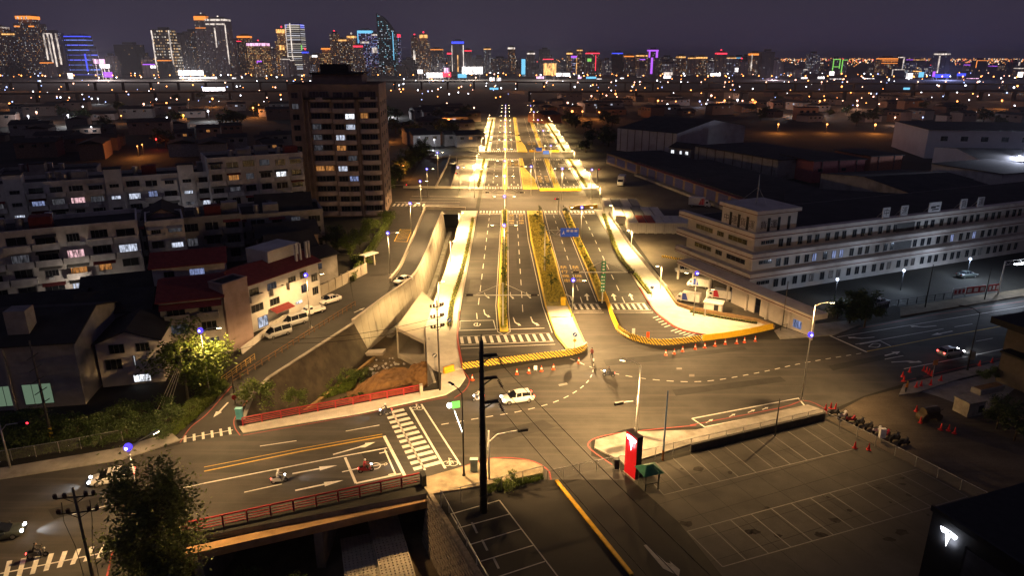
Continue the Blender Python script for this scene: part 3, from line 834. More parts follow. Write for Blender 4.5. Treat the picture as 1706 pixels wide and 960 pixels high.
def lamp(px, h, arms, label, power, group='street lamps', col=(1, .6, .24), tilt=None, **k):
    q = G(*px) if not isinstance(px, Vector) else px
    t = thing('street_lamp', (q.x, q.y, 0), label, 'street lamp', group=group)
    lamp_parts(t, h, arms, **k)
    if power:
        for dx, dy, dz in arms:
            n = Vector((dx, dy, 0)).normalized() * .4
            lo = lamp_light(t, (dx + n.x, dy + n.y, h + dz - .16), power / len(arms), col)
            if tilt: lo.rotation_euler = Vector((tilt[0], tilt[1], -1.0)).to_track_quat('-Z', 'Y').to_euler()
    return t
PW = 45000
lamp((350, 660), 9.6, [(2, 0.4, .5)], 'street lamp with violet halo ball in front of the leafy tree on the left', PW * .6)
lamp((518, 546), 9.4, [(2.2, .6, .3)], 'street lamp with violet halo ball beside the parked vans', PW * .55)
lamp((243, 898), 10, [(1.2, 2.2, .4)], 'street lamp rising behind the big dark tree at bottom left', PW * .75)
lamp((773, 795), 10.5, [(-1.1, 1.4, .3)], 'dark street lamp at the near corner by the red railing end', PW * 1.0, tilt=(.25, .5), violet=False, pm=DKMET, head=WARMS)
lamp((1060, 726), 9.6, [(-1.7, .8, .3)], 'white street lamp behind the red pylon sign', PW * 1.2, tilt=(-.15, .3), violet=False, pm=WHMET)
t = lamp((1335, 667), 14.0, [(2.0, .3, .2)], 'tall lamp post with violet halo ball at the right corner of the junction', PW * 1.0, vz=9.6, tilt=(-.6, .2))
lamp(B(27.2, 231), 9.5, [(-2, 0, .3)], 'added violet-topped lamp at the right end of the second junction', PW * .9, tilt=(-.5, 0))  # this lamp and the next two are added to brighten the junction
lamp(B(-11.5, 233), 9.5, [(2, 0, .3)], 'added violet-topped lamp at the left end of the second junction', PW * .9, tilt=(.5, 0))
lamp(B(7.5, 238), 9.5, [(-1.5, 0, .3)], 'added violet-topped lamp in the middle of the second junction', PW * .7)
ob('arm', MB().path([(0, 0, 9.4), (-1.6, .6, 9.9), (-3.4, 1.2, 10.4)], .06), DKMET, t)
lamp((1316 + 295, 618), 9.4, [(-1.6, 1.2, .5)], 'unlit dark street lamp at the right edge by the small white car', 0, violet=False, pm=DKMET, head=None)
lamp((1155, 527), 8.0, [(-1.4, .4, .2)], 'street lamp with violet halo ball on the plaza by the parked trucks', PW * .5, tilt=(-.3, -.5))
lamp((1171 + 3, 528), 5.2, [(.6, 0, .1)], 'short white lamp post beside the plaza hedge', PW * .15, violet=False, pm=WHMET, head=WARMS)
lamp((953, 530), 7.0, [(1.6, 0, .2)], 'street lamp with violet halo ball at the tip of the planted separator', PW * 1.15, tilt=(.1, -.75))
lamp((650, 457), 9.0, [(1.6, .3, .3)], 'nearest violet-topped lamp on the parapet of the dark ramp', PW * 1.0)
lamp((686, 397), 9.0, [(1.6, .3, .3)], 'violet-topped lamp standing beside the yellow hatched box', PW * 1.0)
lamp((702, 352), 9.0, [(1.6, .3, .3)], 'violet-topped lamp at the corner of the canal street crossing', PW * .6)
lamp((713, 330), 9.5, [(1.6, .3, .3)], 'violet-topped lamp just beyond the canal street crossing', PW * .5)
lamp((730, 296), 9.5, [(1.6, .3, .3)], 'violet-topped lamp farther up the service road', PW * .25)
lamp((764, 327), 9.5, [(1.6, .3, .3)], 'violet-topped lamp on the canal bank beyond the second junction', PW * .2)
# median: double arm
for i in range(13):
    Y = 149 + 33 * i
    w = ['nearest', 'second', 'third', 'fourth', 'fifth', 'sixth', 'seventh', 'eighth', 'ninth', 'tenth', 'eleventh', 'twelfth', 'farthest'][i]
    q = B(-1.4, Y)
    lamp(q, 10, [(-2.2, 0, .3), (2.2, 0, .3)], f'double-armed violet-topped lamp on the boulevard median, {w} from the junction', PW * (.78 if i < 2 else 1.1), group='lamps on the boulevard median')
# right-hand separator
for i in range(7):
    Y = 168 + 62 * i
    w = ['nearest', 'second', 'third', 'fourth', 'fifth', 'sixth', 'farthest'][i]
    lamp(B(17.4, Y), 10, [(-2, 0, .3), (2, 0, .3)], f'double-armed violet-topped lamp on the outer separator, {w} from the junction', PW * .8, group='lamps on the outer separator')
# sidewalk lamps
def walk_lamp(q, label, group, side):
    t = thing('sidewalk_lamp', (q.x, q.y, .15), label, 'street lamp', group=group)
    ob('pole', MB().tube((0, 0, 0), (0, 0, 5.2), .07, .05, 6), WHMET, t, True)
    ob('arm', MB().path([(0, 0, 5.0), (side * .9, 0, 5.3)], .04), WHMET, t)
    o = ob('lamp_head', MB().box(side * .9 - .3, side * .9 + .3, -.12, .12, 5.26, 5.36), WHMET, t)
    ob('lamp_glass', MB().box(side * .9 - .26, side * .9 + .26, -.1, .1, 5.2, 5.258), WARM, o)
    lamp_light(t, (side * .9, 0, 5.15), 34000, (1, .66, .26), 160)
NTH = ['nearest', 'second', 'third', 'fourth', 'fifth', 'sixth', 'seventh', 'eighth', 'ninth', 'tenth', 'eleventh', 'twelfth', 'thirteenth', 'farthest']
for i in range(14):
    Y = 134 + 30 * i
    if 214 < Y < 249 or 327 < Y < 352: Y += 0
    walk_lamp(B(29.2 if Y > 150 else 30, Y), f'slim white lamp on the right sidewalk of the boulevard, {NTH[i]} from the plaza', 'lamps on the right sidewalk', -1)
    if not 216 < Y < 246: walk_lamp(B(-13.6, Y - 10), f'slim white lamp on the left sidewalk of the boulevard, {NTH[i]} from the canal culvert', 'lamps on the left sidewalk', 1)

# ---------------------------------------------------------------- traffic signals
def signal(parent, loc, rz, lens=None, horiz=True, green=False):
    o = put('signal_head', SIGM if horiz else SIGV, parent, loc, rz)
    for i in range(3):
        on = (i == lens)
        m = (GRNL if green else REDL) if on else OFFL
        k = ('s', m.name)
        if k not in MATS: MATS[k] = mesh(MB().tube((0, -.02, 0), (0, -.06, 0), .13, .13, 8), m, name='signal_lens')
        put('signal_lens', MATS[k], o, ((i - 1) * .36, -.14, 0) if horiz else (0, -.14, (1 - i) * .36))
    return o
SIGM = mesh(MB().box(-.58, .58, -.14, .14, -.2, .2).box(-.62, .62, -.3, -.14, .17, .2), DKMET, name='signal_head')
SIGV = mesh(MB().box(-.2, .2, -.14, .14, -.58, .58), DKMET, name='signal_head')
GRNSIGN = mat('sign_green', (.02, .22, .1), .5); BLUSIGN = mat('sign_blue', (.03, .1, .5), .5, emit=(.05, .12, .6), estr=.25)
SIGNW = mat('sign_white', (.8, .8, .8), .5)
def mast(q, h, L1, L2, label, z=None, lens=None, rz=0, cables=True, pm=WHMET):
    t = thing('signal_mast', (q.x, q.y, 0), label, 'traffic light', rz, 'traffic signal masts')
    z = z or h * .72
    ob('pole', MB().tube((0, 0, 0), (0, 0, h), .14, .09, 8), pm, t, True)
    ob('beam', MB().tube((-L1, 0, z), (L2, 0, z), .09, .09, 6), pm, t)
    if cables:
        for e in (-L1 * .75, L2 * .75):
            if abs(e) > 1: ob('stay_cable', MB().tube((0, 0, h - .1), (e, 0, z), .025, n=4), pm, t)
    for e, s in ((-L1 + .8, -1), (L2 - .8, 1)):
        if abs(e) > 1.2: signal(t, (e, -.15, z + .1), 0, lens)
    return t
mast(G(838, 545), 8.2, 6.5, 6.2, 'white cable-stayed signal mast at the near end of the boulevard median')
m2 = mast(G(1003, 505), 8.6, 6.0, 6.0, 'cable-stayed signal mast with green vertical street name signs')
gp = ob('name_sign', MB().box(-.42, .42, -.14, -.1, 2.3, 5.9), GRNSIGN, m2)
GW = mat('sign_print', (.75, .78, .75), .6)
for i in range(5):
    for x in (-.22, .16): ob('sign_mark', MB().box(x - .1, x + .13, -.148, -.141, 2.5 + i * .66, 2.85 + i * .66 - (.08 if (i + (x > 0)) % 2 else 0)), GW, gp)
gp = ob('name_sign', MB().box(-.4, .4, -.14, -.1, 6.35, 8.4), GRNSIGN, m2)
for i in range(3): ob('sign_bar', MB().box(-.2, .2, -.146, -.141, 6.6 + i * .6, 6.95 + i * .6), GW, gp)
gantry = thing('sign_gantry', G(907, 455), 'white cantilever sign post with a blue direction sign on the separator', 'road sign')
ob('pole', MB().tube((0, 0, 0), (0, 0, 10.5), .16, .12, 8), WHMET, gantry, True)
for z in (9.6, 8.6): ob('beam', MB().tube((0, 0, z), (5.6, 0, z), .07, n=6), WHMET, gantry)
for k in range(5): ob('lattice_bar', MB().tube((k * 1.1, 0, 9.6 if k % 2 else 8.6), (k * 1.1 + 1.1, 0, 8.6 if k % 2 else 9.6), .04, n=5), WHMET, gantry)
bs = ob('sign_panel', MB().box(3.3, 7.2, -.15, -.1, 8.2, 10.1), BLUSIGN, gantry)
ob('sign_arrow', MB().add([(3.6, -.155, 8.6), (4.0, -.155, 9.6), (4.2, -.155, 8.6), (4.0, -.155, 8.9)], [(0, 3, 1), (3, 2, 1)]), SIGNW, bs)
for k in range(3): ob('sign_print', MB().box(4.6 + k * .85, 5.2 + k * .85, -.155, -.151, 9.25, 9.75), SIGNW, bs)
g3 = thing('sign_gantry', B(11, 300), 'distant cantilever post with two small blue direction signs', 'road sign')
ob('pole', MB().tube((0, 0, 0), (0, 0, 8.5), .16, .12, 6), WHMET, g3); ob('beam', MB().tube((0, 0, 8), (6, 0, 8), .08, n=6), WHMET, g3)
for a in (0.6, 3.6): ob('sign_panel', MB().box(a, a + 2.6, -.15, -.1, 7.2 - a * .4, 8.8 - a * .4), BLUSIGN, g3)
for x, y, l1, l2, ln, w in ((-1.4, 210, 6, 6, None, 'before the second junction'), (-1.4, 262, 7, 7, None, 'behind the second junction'), (17.5, 262, 1.2, 7, 0, 'with red lights right of the second junction'), (10, 262, 6, .8, 0, 'with a red light on the second separator'),
                             (-1.4, 345, 8, 8, None, 'before the third junction'), (-1.4, 372, 8, 8, None, 'behind the third junction'), (17.5, 368, 1, 8, 0, 'with a red light right of the third junction')):
    mast(B(x, y), 8.4, l1, l2, 'white signal mast on the boulevard ' + w, lens=ln)
def pole_signal(q, h, side, label, lens=0, green=False, arm=4.5, rz=0, pm=GALV, z=None):
    t = thing('signal_pole', (q.x, q.y, 0), label, 'traffic light', rz, 'traffic signal masts')
    ob('pole', MB().tube((0, 0, 0), (0, 0, h), .12, .09, 8), pm, t, True)
    z = z or h - .5
    ob('arm', MB().path([(0, 0, z - .9), (side * arm * .25, 0, z - .15), (side * arm, 0, z)], .06), pm, t)
    signal(t, (side * arm, -.1, z), 0, lens, green=green)
    return t
pole_signal(G(930, 362), 6, -1, 'signal pole with glowing red light at the far left of the second junction', 0, arm=.6)
pole_signal(B(31.5, 250), 7.5, 1, 'signal pole with a red light on the right edge of the second junction', 0, arm=.8)
pole_signal(B(-38.5, 224), 6.5, 1, 'signal pole with a long arm at the left end of the canal street', 0, arm=6)
pole_signal(B(-17, 247), 6.5, -1, 'signal pole with a red light on the canal bank corner', 0, arm=1.2)
pole_signal(G(815, 800), 6.2, 1, 'white signal pole whose arm reaches over the junction from the near corner', None, arm=3.9, rz=rad(18), pm=WHMET)
pole_signal(G(18, 782), 6.3, 1, 'signal pole with a red light at the left edge of the picture', 2, arm=2.6, rz=rad(10))
ps = pole_signal(G(1059, 727), 5.6, -1, 'signal arm with a lit head on the white post behind the pylon', None, arm=2.7, rz=rad(20), pm=WHMET)
lit = thing('lit_sign', G(772, 794), 'glowing green and white sign box on a slanted arm at the near corner', 'sign')
ob('arm', MB().tube((.1, 0, 5.2), (-1.0, .3, 8.6), .06, n=6), WHMET, lit); ob('arm_light', MB().tube((.12, -.08, 5.3), (-.8, .2, 8.1), .035, n=5), glow('tube_white', (1, .95, .8), 8), lit)
ob('sign_face', MB().obox((-.65, .2, 8.9), .9, .15, .75, .3), glow('sign_lime', (.25, .9, .12), 1.6), lit); ob('spot_light', MB().sphere((-1.35, .3, 8.75), .3), glow('tube_white2', (1, 1, .9), 9), lit)

# ---------------------------------------------------------------- utility poles
STEELP = mat('steel_pole', (.045, .041, .036), .5, .3, var=.4, scale=1, second=(.1, .06, .03), sscale=.8, sfac=.5)
CPOLE = mat('concrete_pole', (.11, .1, .085), .85, var=.25, scale=2)
INS = mat('insulator', (.05, .035, .03), .25)
def insul(parent, a, b):
    mb = MB(); a, b = Vector(a), Vector(b)
    mb.tube(a, b, .05, n=6)
    for k in range(5):
        c = a.lerp(b, .25 + k * .14); d = (b - a).normalized() * .04
        mb.tube(c - d, c + d, .17, .17, 8)
    ob('insulator', mb, INS, parent)
q = G(806, 853)
bp = thing('utility_pole', (q.x, q.y, 0), 'tall black steel utility pole with three crossarms standing in the foreground', 'utility pole')
ob('pole', MB().tube((0, 0, 0), (0, 0, 19.2), .42, .2, 14), STEELP, bp, True)
ob('tip', MB().tube((0, 0, 19.2), (0, 0, 19.9), .06, n=6), STEELP, bp)
for k in range(9): ob('band', MB().tube((0, 0, 2 + k * 2), (0, 0, 2.12 + k * 2), .45 - k * .023, n=12), STEELP, bp)
WIRE = mat('wire', (.012, .012, .012), .6)
for z, L in ((17.6, 1.5), (15.2, 1.5), (12.6, 1.6)):
    ob('crossarm', MB().bar((-.2, 0, z), (L, -.1, z + .25), .26, .26).bar((.1, 0, z - .7), (L * .7, -.07, z + .1), .11, .11), STEELP, bp)
    insul(bp, (L, -.1, z + .2), (L + .55, -.45, z - .8))
    wv = MB(); a = Vector((L + .55, -.45, z - .8)); b = Vector((L + 25, -48, z - 4)); n = 14
    pts = [a.lerp(b, i / n) - Vector((0, 0, 2.0 * 4 * (i / n) * (1 - i / n) * .4)) for i in range(n + 1)]
    ob('wire', wv.path(pts, .035, 4), WIRE, bp)
def upole(px, h, label, arms=2, rz=0, m=CPOLE, r=.17, wires=0, L=1.3):
    q = G(*px); t = thing('utility_pole', (q.x, q.y, 0), label, 'utility pole', rz, 'utility poles')
    ob('pole', MB().tube((0, 0, 0), (0, 0, h), r, r * .6, 10), m, t, True)
    for k in range(arms):
        z = h - .9 - k * 1.5
        ob('crossarm', MB().bar((-L, 0, z), (L, 0, z), .1, .1).bar((0, 0, z - .6), (L * .6, 0, z), .05, .05).bar((0, 0, z - .6), (-L * .6, 0, z), .05, .05), DKMET, t)
        for s in (-1, -.5, .6, 1): insul(t, (s * L, 0, z), (s * L, 0, z + .45))
    return t
u1 = upole((160, 985), 10.6, 'concrete utility pole with two crossarms at the bottom left corner', 2, rad(10), L=1.5)
for x in (-1.1, 1.1): ob('cable', MB().path([(x, 0, 9.3), (x, -.3, 7.6), (x * .6, -.3, 5), (x * .5, -.2, 0)], .03, 4), WIRE, u1)
u2 = upole((88, 738), 13.5, 'tall dark pole with diagonal braces in the vegetation at far left', 0)
for k in range(6): ob('brace', MB().bar((-.8, 0, 3.5 + k * 1.5), (.8, 0, 4.5 + k * 1.5), .12, .1), CPOLE, u2)
gd = MB(); n = 10
ob('marker_band', MB().tube((0, 0, .3), (0, 0, 2.1), .22, .22, 10), stripes('pole_stripes', (.6, .4, .03), (.02, .02, .02), .3), u2)
u3 = upole((733, 652), 13.6, 'thin utility pole beside the bright left sidewalk', 3, rad(30), m=STEELP, r=.14, L=.9)
u4 = upole((314, 668), 8.2, 'old utility pole with crossarms and stay wires among the bushes', 2, rad(10), L=1.4)
for k in range(4): ob('stay_wire', MB().tube((-.2 + k * .15, 0, 6.2), (-3.2 - k * 1.1 + k * 1.6, -3.5, .2), .035, n=4), mat('stay_pale', (.6, .55, .45), .6), u4)
upole((1104, 767), 9.0, 'slender blue steel pole inside the parking lot fence', 0, m=BLUEMET, r=.12)
ob('rust_sleeve', MB().tube((0, 0, 0), (0, 0, 1.3), .14, .14, 8), mat('rust', (.2, .09, .03), .8), bpy.data.objects['utility_pole.005'])
upole((1291, 727), 5.2, 'short dark pole at the parking lot fence under the bus bay', 0, m=STEELP, r=.1)
upole((1303, 547), 8.6, 'bare pole at the corner of the freight office yard', 0, m=CPOLE, r=.11)
upole((1541, 513), 8.5, 'dark pole on the verge in front of the long freight office', 0, m=STEELP, r=.12)
upole((1640, 500), 6.5, 'pole near the lit billboard by the freight office', 0, m=STEELP, r=.1)
ne = upole((392, 672), 4.6, 'black post with a red no-entry disc at the slip road', 0, m=BLK, r=.07)
ob('sign_disc', MB().tube((0, -.12, .9), (0, -.15, .9), .35, n=14), mat('sign_red', (.25, .01, .02), .5), ne)
# overhead wires across the canal
for i, (a, b) in enumerate((((-34, 92, 7), (-10.2, 90.2, 11)), ((-34, 92, 6.4), (-10.2, 90.2, 10)), ((-46, 85, 7.5), (-34, 92, 7)))):
    a, b = Vector(a), Vector(b); t = thing('overhead_wire', a, ['upper dark overhead wire crossing above the canal', 'lower dark overhead wire crossing above the canal', 'short overhead wire over the left thicket'][i], 'wire')
    ob('strand', MB().path([(b - a) * (k / 10) - Vector((0, 0, 4 * .9 * (k / 10) * (1 - k / 10))) for k in range(11)], .03, 4), WIRE, t)

# ---------------------------------------------------------------- signs on the separator and sidewalks
def disc_sign(px, h, label, z2=None, face=None):
    q = G(*px); t = thing('road_sign', (q.x, q.y, .15), label, 'road sign', group='small round road signs')
    ob('post', MB().tube((0, 0, 0), (0, 0, h), .04, n=6), GALV, t)
    o = ob('disc', MB().tube((0, -.05, h - .3), (0, -.08, h - .3), .38, n=16), face or mat('sign_navy', (.03, .06, .25), .5), t)
    ob('disc_bar', MB().bar((-.22, -.086, h - .52), (.22, -.086, h - .08), .01, .1), SIGNW, o)
    if z2: ob('diamond', MB().add([(0, -.07, z2 - .35), (.32, -.07, z2), (0, -.07, z2 + .35), (-.32, -.07, z2)], [(0, 1, 2, 3)]), mat('sign_orange', (.7, .25, .03), .5), t)
disc_sign((957, 584), 2.9, 'round blue sign over an orange diamond at the separator tip', 1.6)
disc_sign((749, 552), 2.2, 'round blue sign at the end of the left hedge')
disc_sign((1085, 497), 2.4, 'round blue sign at the end of the right hedge')
disc_sign((725, 617), 2.6, 'round dark sign hanging by the culvert ladder', face=mat('sign_grey', (.1, .1, .1), .5))
def post_box(px, label, col, h=1.2, w=.7, name='utility_cabinet', cat='cabinet'):
    q = G(*px); t = thing(name, (q.x, q.y, .15), label, cat)
    m = mat('cab_%d' % int(col[0] * 1000 + col[1] * 77), col, .6)
    ob('body', MB().box(-w / 2, w / 2, -.25, .25, .05, h), m, t); ob('roof', MB().box(-w / 2 - .06, w / 2 + .06, -.31, .31, h, h + .08), m, t); ob('door', MB().box(-w / 2 + .06, w / 2 - .06, -.27, -.252, .15, h - .1), m, t); ob('plinth', MB().box(-w / 2 - .05, w / 2 + .05, -.3, .3, 0, .05), CONC, t)
post_box((790, 787), 'pale green utility cabinet on the near corner pavement', (.35, .45, .4), 1.5, .8)
post_box((400, 700), 'small turquoise capped cabinet at the end of the red railing', (.12, .42, .5), 1.5, .8)
post_box((1027, 783), 'black ticket post at the parking lot gate', (.02, .02, .02), 1.2, .5)
post_box((1618, 600), 'grey kerbside cabinet under the unlit lamp', (.2, .2, .2), 1.3, .7)
post_box((938, 510), 'bright yellow box standing on the separator edge', (.75, .5, .02), 1.6, .9)

# ---------------------------------------------------------------- barriers and cones
JP = [(-.3, 0), (.3, 0), (.28, .25), (.13, .42), (.1, .95), (-.1, .95), (-.13, .42), (-.28, .25)]
BARS = mesh(MB().extrude(JP, -.88, .88), stripes('barrier_stripes', (.7, .46, .03), (.025, .022, .02), .26), name='barrier')
BARY = mesh(MB().extrude(JP, -.88, .88), mat('barrier_yellow', (.72, .44, .02), .5, var=.15, scale=1.5, second=(.3, .18, .03), sscale=1), name='barrier')
BARO = mesh(MB().extrude(JP, -.88, .88), mat('barrier_orange', (.75, .36, .02), .5, var=.12, scale=1.5), name='barrier')
def barriers(path, me, label, group, step=1.82):
    q = resample(path, step)
    for i, (a, b) in enumerate(zip(q, q[1:])):
        c = (a + b) / 2; d = b - a
        put('barrier', me, None, (c.x, c.y, .17), math.atan2(d.y, d.x), label=f'{label}, {nth(i)} from the left', cat='barrier', group=group)
barriers(GL([(739, 624), (770, 615)]), BARO, 'plain orange barrier block across the foot of the left sidewalk', 'orange barriers')
barriers(smoothline(GL([(770, 616), (830, 608), (900, 599), (950, 593), (972, 586), (980, 574)]), 5), BARS, 'yellow and black striped barrier block closing the left carriageway', 'striped barriers across the left carriageway')
barriers(smoothline(GL([(1001, 480), (1012, 506), (1020, 530), (1030, 553)]), 5), BARY, 'plain yellow barrier block along the end of the slim separator', 'yellow barriers at the slim separator')
barriers(smoothline(GL([(1030, 553), (1050, 566), (1080, 574), (1110, 576), (1170, 569)]), 5), BARS, 'yellow and black striped barrier block closing the right carriageway', 'striped barriers across the right carriageway')
barriers(smoothline(GL([(1170, 569), (1230, 561), (1292, 548)]), 4), BARY, 'plain yellow barrier block along the front of the plaza', 'yellow barriers along the plaza')
CONEM = [mat('cone_orange', (.75, .1, .02), .5), mat('cone_white', (.8, .78, .75), .5), mat('cone_red', (.6, .03, .03), .5)]
cm = MB().box(-.2, .2, -.2, .2, 0, .04, 0).tube((0, 0, .04), (0, 0, .3), .15, .11, 10, 0, False).tube((0, 0, .3), (0, 0, .5), .11, .075, 10, 1, False).tube((0, 0, .5), (0, 0, .75), .075, .03, 10, 0)
CONE = [mesh(cm, CONEM, name='traffic_cone'), mesh(cm, [CONEM[2], CONEM[2], CONEM[2]], name='traffic_cone')]
cs = {'orange and white cone in the row before the left striped barriers': [(787, 634), (802, 629), (861, 624), (881, 622), (902, 619), (922, 616), (964, 605)],
      'orange and white cone in the row before the right striped barriers': [(1109, 592), (1123, 590), (1137, 586), (1158, 582), (1174, 580), (1191, 577), (1208, 574), (1227, 573), (1240, 571), (1258, 569)],
      'red cone in the ring round the open manhole': [(1503, 630), (1505, 637), (1515, 622), (1538, 620), (1543, 622), (1547, 625), (1551, 628), (1526, 647), (1534, 645), (1550, 643), (1567, 636)],
      'red cone along the repaired sidewalk at the right': [(1631, 611), (1652, 606), (1676, 600)],
      'red cone left standing on the open yard': [(1526, 686), (1533, 705), (1567, 717), (1580, 718), (1590, 723)],
      'red cone at the corner of the parking lot fence': [(1375, 684), (1384, 681), (1392, 682)],
      'red cone with a chain lying near the lot edge': [(1424, 747), (1447, 750)]}
for lab, pts in cs.items():
    for ci, p_ in enumerate(sorted(pts)):
        q = G(*p_); big = 'red' in lab
        put('traffic_cone', CONE[1 if big else 0], None, (q.x, q.y, .16 if 'ring' in lab or 'sidewalk' in lab else .01), R.random() * 6, 1.25 if not big else 1.2, label=f'{lab}, {nth(ci)} from the left', cat='traffic cone', group=lab)
def board(px, label, m, w=.5, h=1.1):
    q = G(*px); t = thing('warning_board', (q.x, q.y, 0), label, 'road sign')
    ob('panel', MB().box(-w / 2, w / 2, -.03, .03, .25, .25 + h), m, t)
    for s in (-1, 1): ob('leg', MB().bar((s * w * .4, 0, 0), (s * w * .4, 0, .3), .05, .05), GALV, t)
board((1079, 566), 'small orange warning board behind the right striped barriers', MATS['cone_orange'])
board((1055, 560), 'small white warning board behind the right striped barriers', SIGNW)
board((892, 619), 'small white board in the cone row', SIGNW, .5, .7)
q = G(1100, 640)
t = thing('warning_sign', G(1551, 640), 'orange square warning sign on a tall post by the manhole', 'road sign')
ob('post', MB().tube((0, 0, 0), (0, 0, 3.2), .04, n=6), GALV, t); ob('panel', MB().obox((0, -.06, 3.4), .75, .04, .75, .2), mat('sign_dull_orange', (.6, .25, .08), .6), t)
mh = MB(); ob('manhole', MB().prism(GL([(1524, 630), (1535, 627), (1539, 630), (1528, 634)]), .151, .17), mat('manhole_dark', (.02, .02, .02), .7), label='dark open manhole in the repaired sidewalk', cat='manhole')

# ---------------------------------------------------------------- railings and fences
RAILR = mat('rail_red', (.33, .03, .035), .5, var=.2, scale=3)
def railing(a, b, label, h=1.1, step=2.35, rails=(.28, .52, .76, 1.08), m=RAILR, z=.0, rw=.07, pw=.16, name='railing', top=.14, up=None, group=None, cat='railing'):
    a, b = Vector(a), Vector(b); d = b - a; L = d.length; n = max(1, round(L / step)); s = L / n
    t = thing(name, (a.x, a.y, z), label, cat, math.atan2(d.y, d.x), group)
    pm = mesh(MB().box(-pw / 2, pw / 2, -pw / 2, pw / 2, 0, h), m, name='post')
    for i in range(n + 1): put('post', pm, t, (i * s, 0, 0))
    for r_ in rails:
        wd = top if r_ == rails[-1] else rw
        rm = mesh(MB().box(pw / 2, s - pw / 2, -wd / 2, wd / 2, r_ - wd / 2, r_ + wd / 2), m, name='rail')
        for i in range(n): put('rail', rm, t, (i * s, 0, 0))
    return t
railing(G(405, 711), G(700, 655), 'long red metal railing on the far side of the bridge', z=.15)
railing(G(-20, 962), G(330, 886), 'red metal railing half hidden by the big tree', z=.05) if False else None
railing(G(290, 896), G(703, 806), 'red metal railing on the near side of the bridge', h=1.35, rails=(.3, .6, .9, 1.32), z=.02)
ob('end_post', MB().prism([G(700, 806), G(708, 803), G(711, 812), G(704, 815)], 0, 1.5), BLK, label='black concrete end post of the near bridge railing', cat='post')
ob('end_post', MB().prism([G(699, 656), G(704, 655), G(705, 659), G(700, 660)], .15, 1.5), CONCL, label='pale end post of the far bridge railing', cat='post')
BRN = mat('rail_brown', (.22, .12, .05), .6, var=.2)
railing(G(388, 640), G(470, 588), 'low brown guard fence between slip road and residential street', 1.0, 1.6, (.45, .95), BRN, rw=.05, pw=.1, top=.07)
railing(G(470, 588), G(592, 510), 'upper run of brown guard fence beside the parked vans', 1.0, 1.6, (.45, .95), BRN, rw=.05, pw=.1, top=.07)
railing(G(370, 640), G(425, 600), 'yellow-lit ramp railing near the house entrance', 1.1, 1.2, (.3, .6, 1.05), mat('rail_ochre', (.45, .3, .1), .6), rw=.05, pw=.08, top=.07)
LINK = MATS.get('link')
if not LINK:
    LINK, nt, out = _nt('chain_link')
    tr = nt.nodes.new('ShaderNodeBsdfTransparent'); df = nt.nodes.new('ShaderNodeBsdfPrincipled'); df.inputs['Base Color'].default_value = (.3, .3, .28, 1)
    mx = nt.nodes.new('ShaderNodeMixShader'); mx.inputs[0].default_value = .22
    nt.links.new(tr.outputs[0], mx.inputs[1]); nt.links.new(df.outputs[0], mx.inputs[2]); nt.links.new(mx.outputs[0], out.inputs[0])
def linkfence(path, label, h=1.8, step=2.6, m=GALV):
    pts = [Vector(q) for q in path]; o0 = pts[0]
    t = thing('chain_link_fence', (o0.x, o0.y, 0), label, 'fence')
    pm = mesh(MB().tube((0, 0, 0), (0, 0, h), .045, n=6), m, name='post')
    for a, b in zip(pts, pts[1:]):
        d = b - a; L = d.length; n = max(1, round(L / step)); s = L / n; an = math.atan2(d.y, d.x)
        rm = mesh(MB().tube((0, 0, h), (s, 0, h), .035, n=5), m, name='rail')
        lm = mesh(MB().add([(0, 0, .12), (s, 0, .12), (s, 0, h), (0, 0, h)], [(0, 1, 2, 3)]), LINK, name='wire_mesh')
        for i in range(n):
            c = a + d * (i / n) - o0
            put('post', pm, t, (c.x, c.y, 0)); put('rail', rm, t, (c.x, c.y, 0), an); put('wire_mesh', lm, t, (c.x, c.y, 0), an)
    c = pts[-1] - o0; put('post', pm, t, (c.x, c.y, 0))
linkfence(GL([(735, 845), (800, 828), (905, 800)]), 'wire fence closing the near corner above the canal')
linkfence(GL([(912, 802), (965, 790), (1022, 778)]), 'wire gate across the entrance of the dark parking lot', 1.3)
linkfence(GL([(1030, 782), (1150, 752), (1370, 700)]), 'wire fence along the front of the concrete parking lot', 1.7)
linkfence(GL([(1370, 700), (1490, 760), (1640, 838)]), 'wire fence along the right side of the concrete parking lot', 1.3)
linkfence(GL([(-20, 775), (100, 755), (205, 735)]), 'wire fence in front of the left vegetation', 1.5)
linkfence(GL([(735, 830), (812, 975)]), 'rail fence on top of the stone canal wall', 1.0)
ob('parapet_wall', MB().prism(GL([(1150, 751), (1373, 697), (1374, 700), (1151, 754)]), 0, .95), mat('dark_wall', (.05, .045, .04), .9), label='low dark wall behind the parking lot fence under the bus bay', cat='wall')
railing(G(1300, 552), G(1340, 543), 'short dark railing in front of the freight office corner', 1.1, 1.3, (.4, 1.05), DKMET, rw=.05, pw=.08, top=.06)
# low parapets of the ramp
for nm, pts in (('low pale parapet on the left of the dark ramp', [B(-26, 214), G(690, 393), G(668, 445), G(650, 470)]),
                ('pale kerb wall left of the upper dark ramp', [B(-26.2, 250), B(-26.6, 300), B(-27.5, 335)])):
    o = thing('parapet', (0, 0, 0), nm, 'wall'); ob('wall_panel', MB().strip(smoothline(pts, 4), .35, .75, z0=0), CONCL, o); ob('coping', MB().strip(smoothline(pts, 4), .5, .85, z0=.752), CONCL, o)
o = thing('parapet', (0, 0, 0), 'curved pale kerb wall right of the upper dark ramp', 'wall'); ob('wall_panel', MB().strip([B(-20.6, 250), B(-21.5, 290), B(-24, 328)], .4, .9, z0=0), CONCL, o)
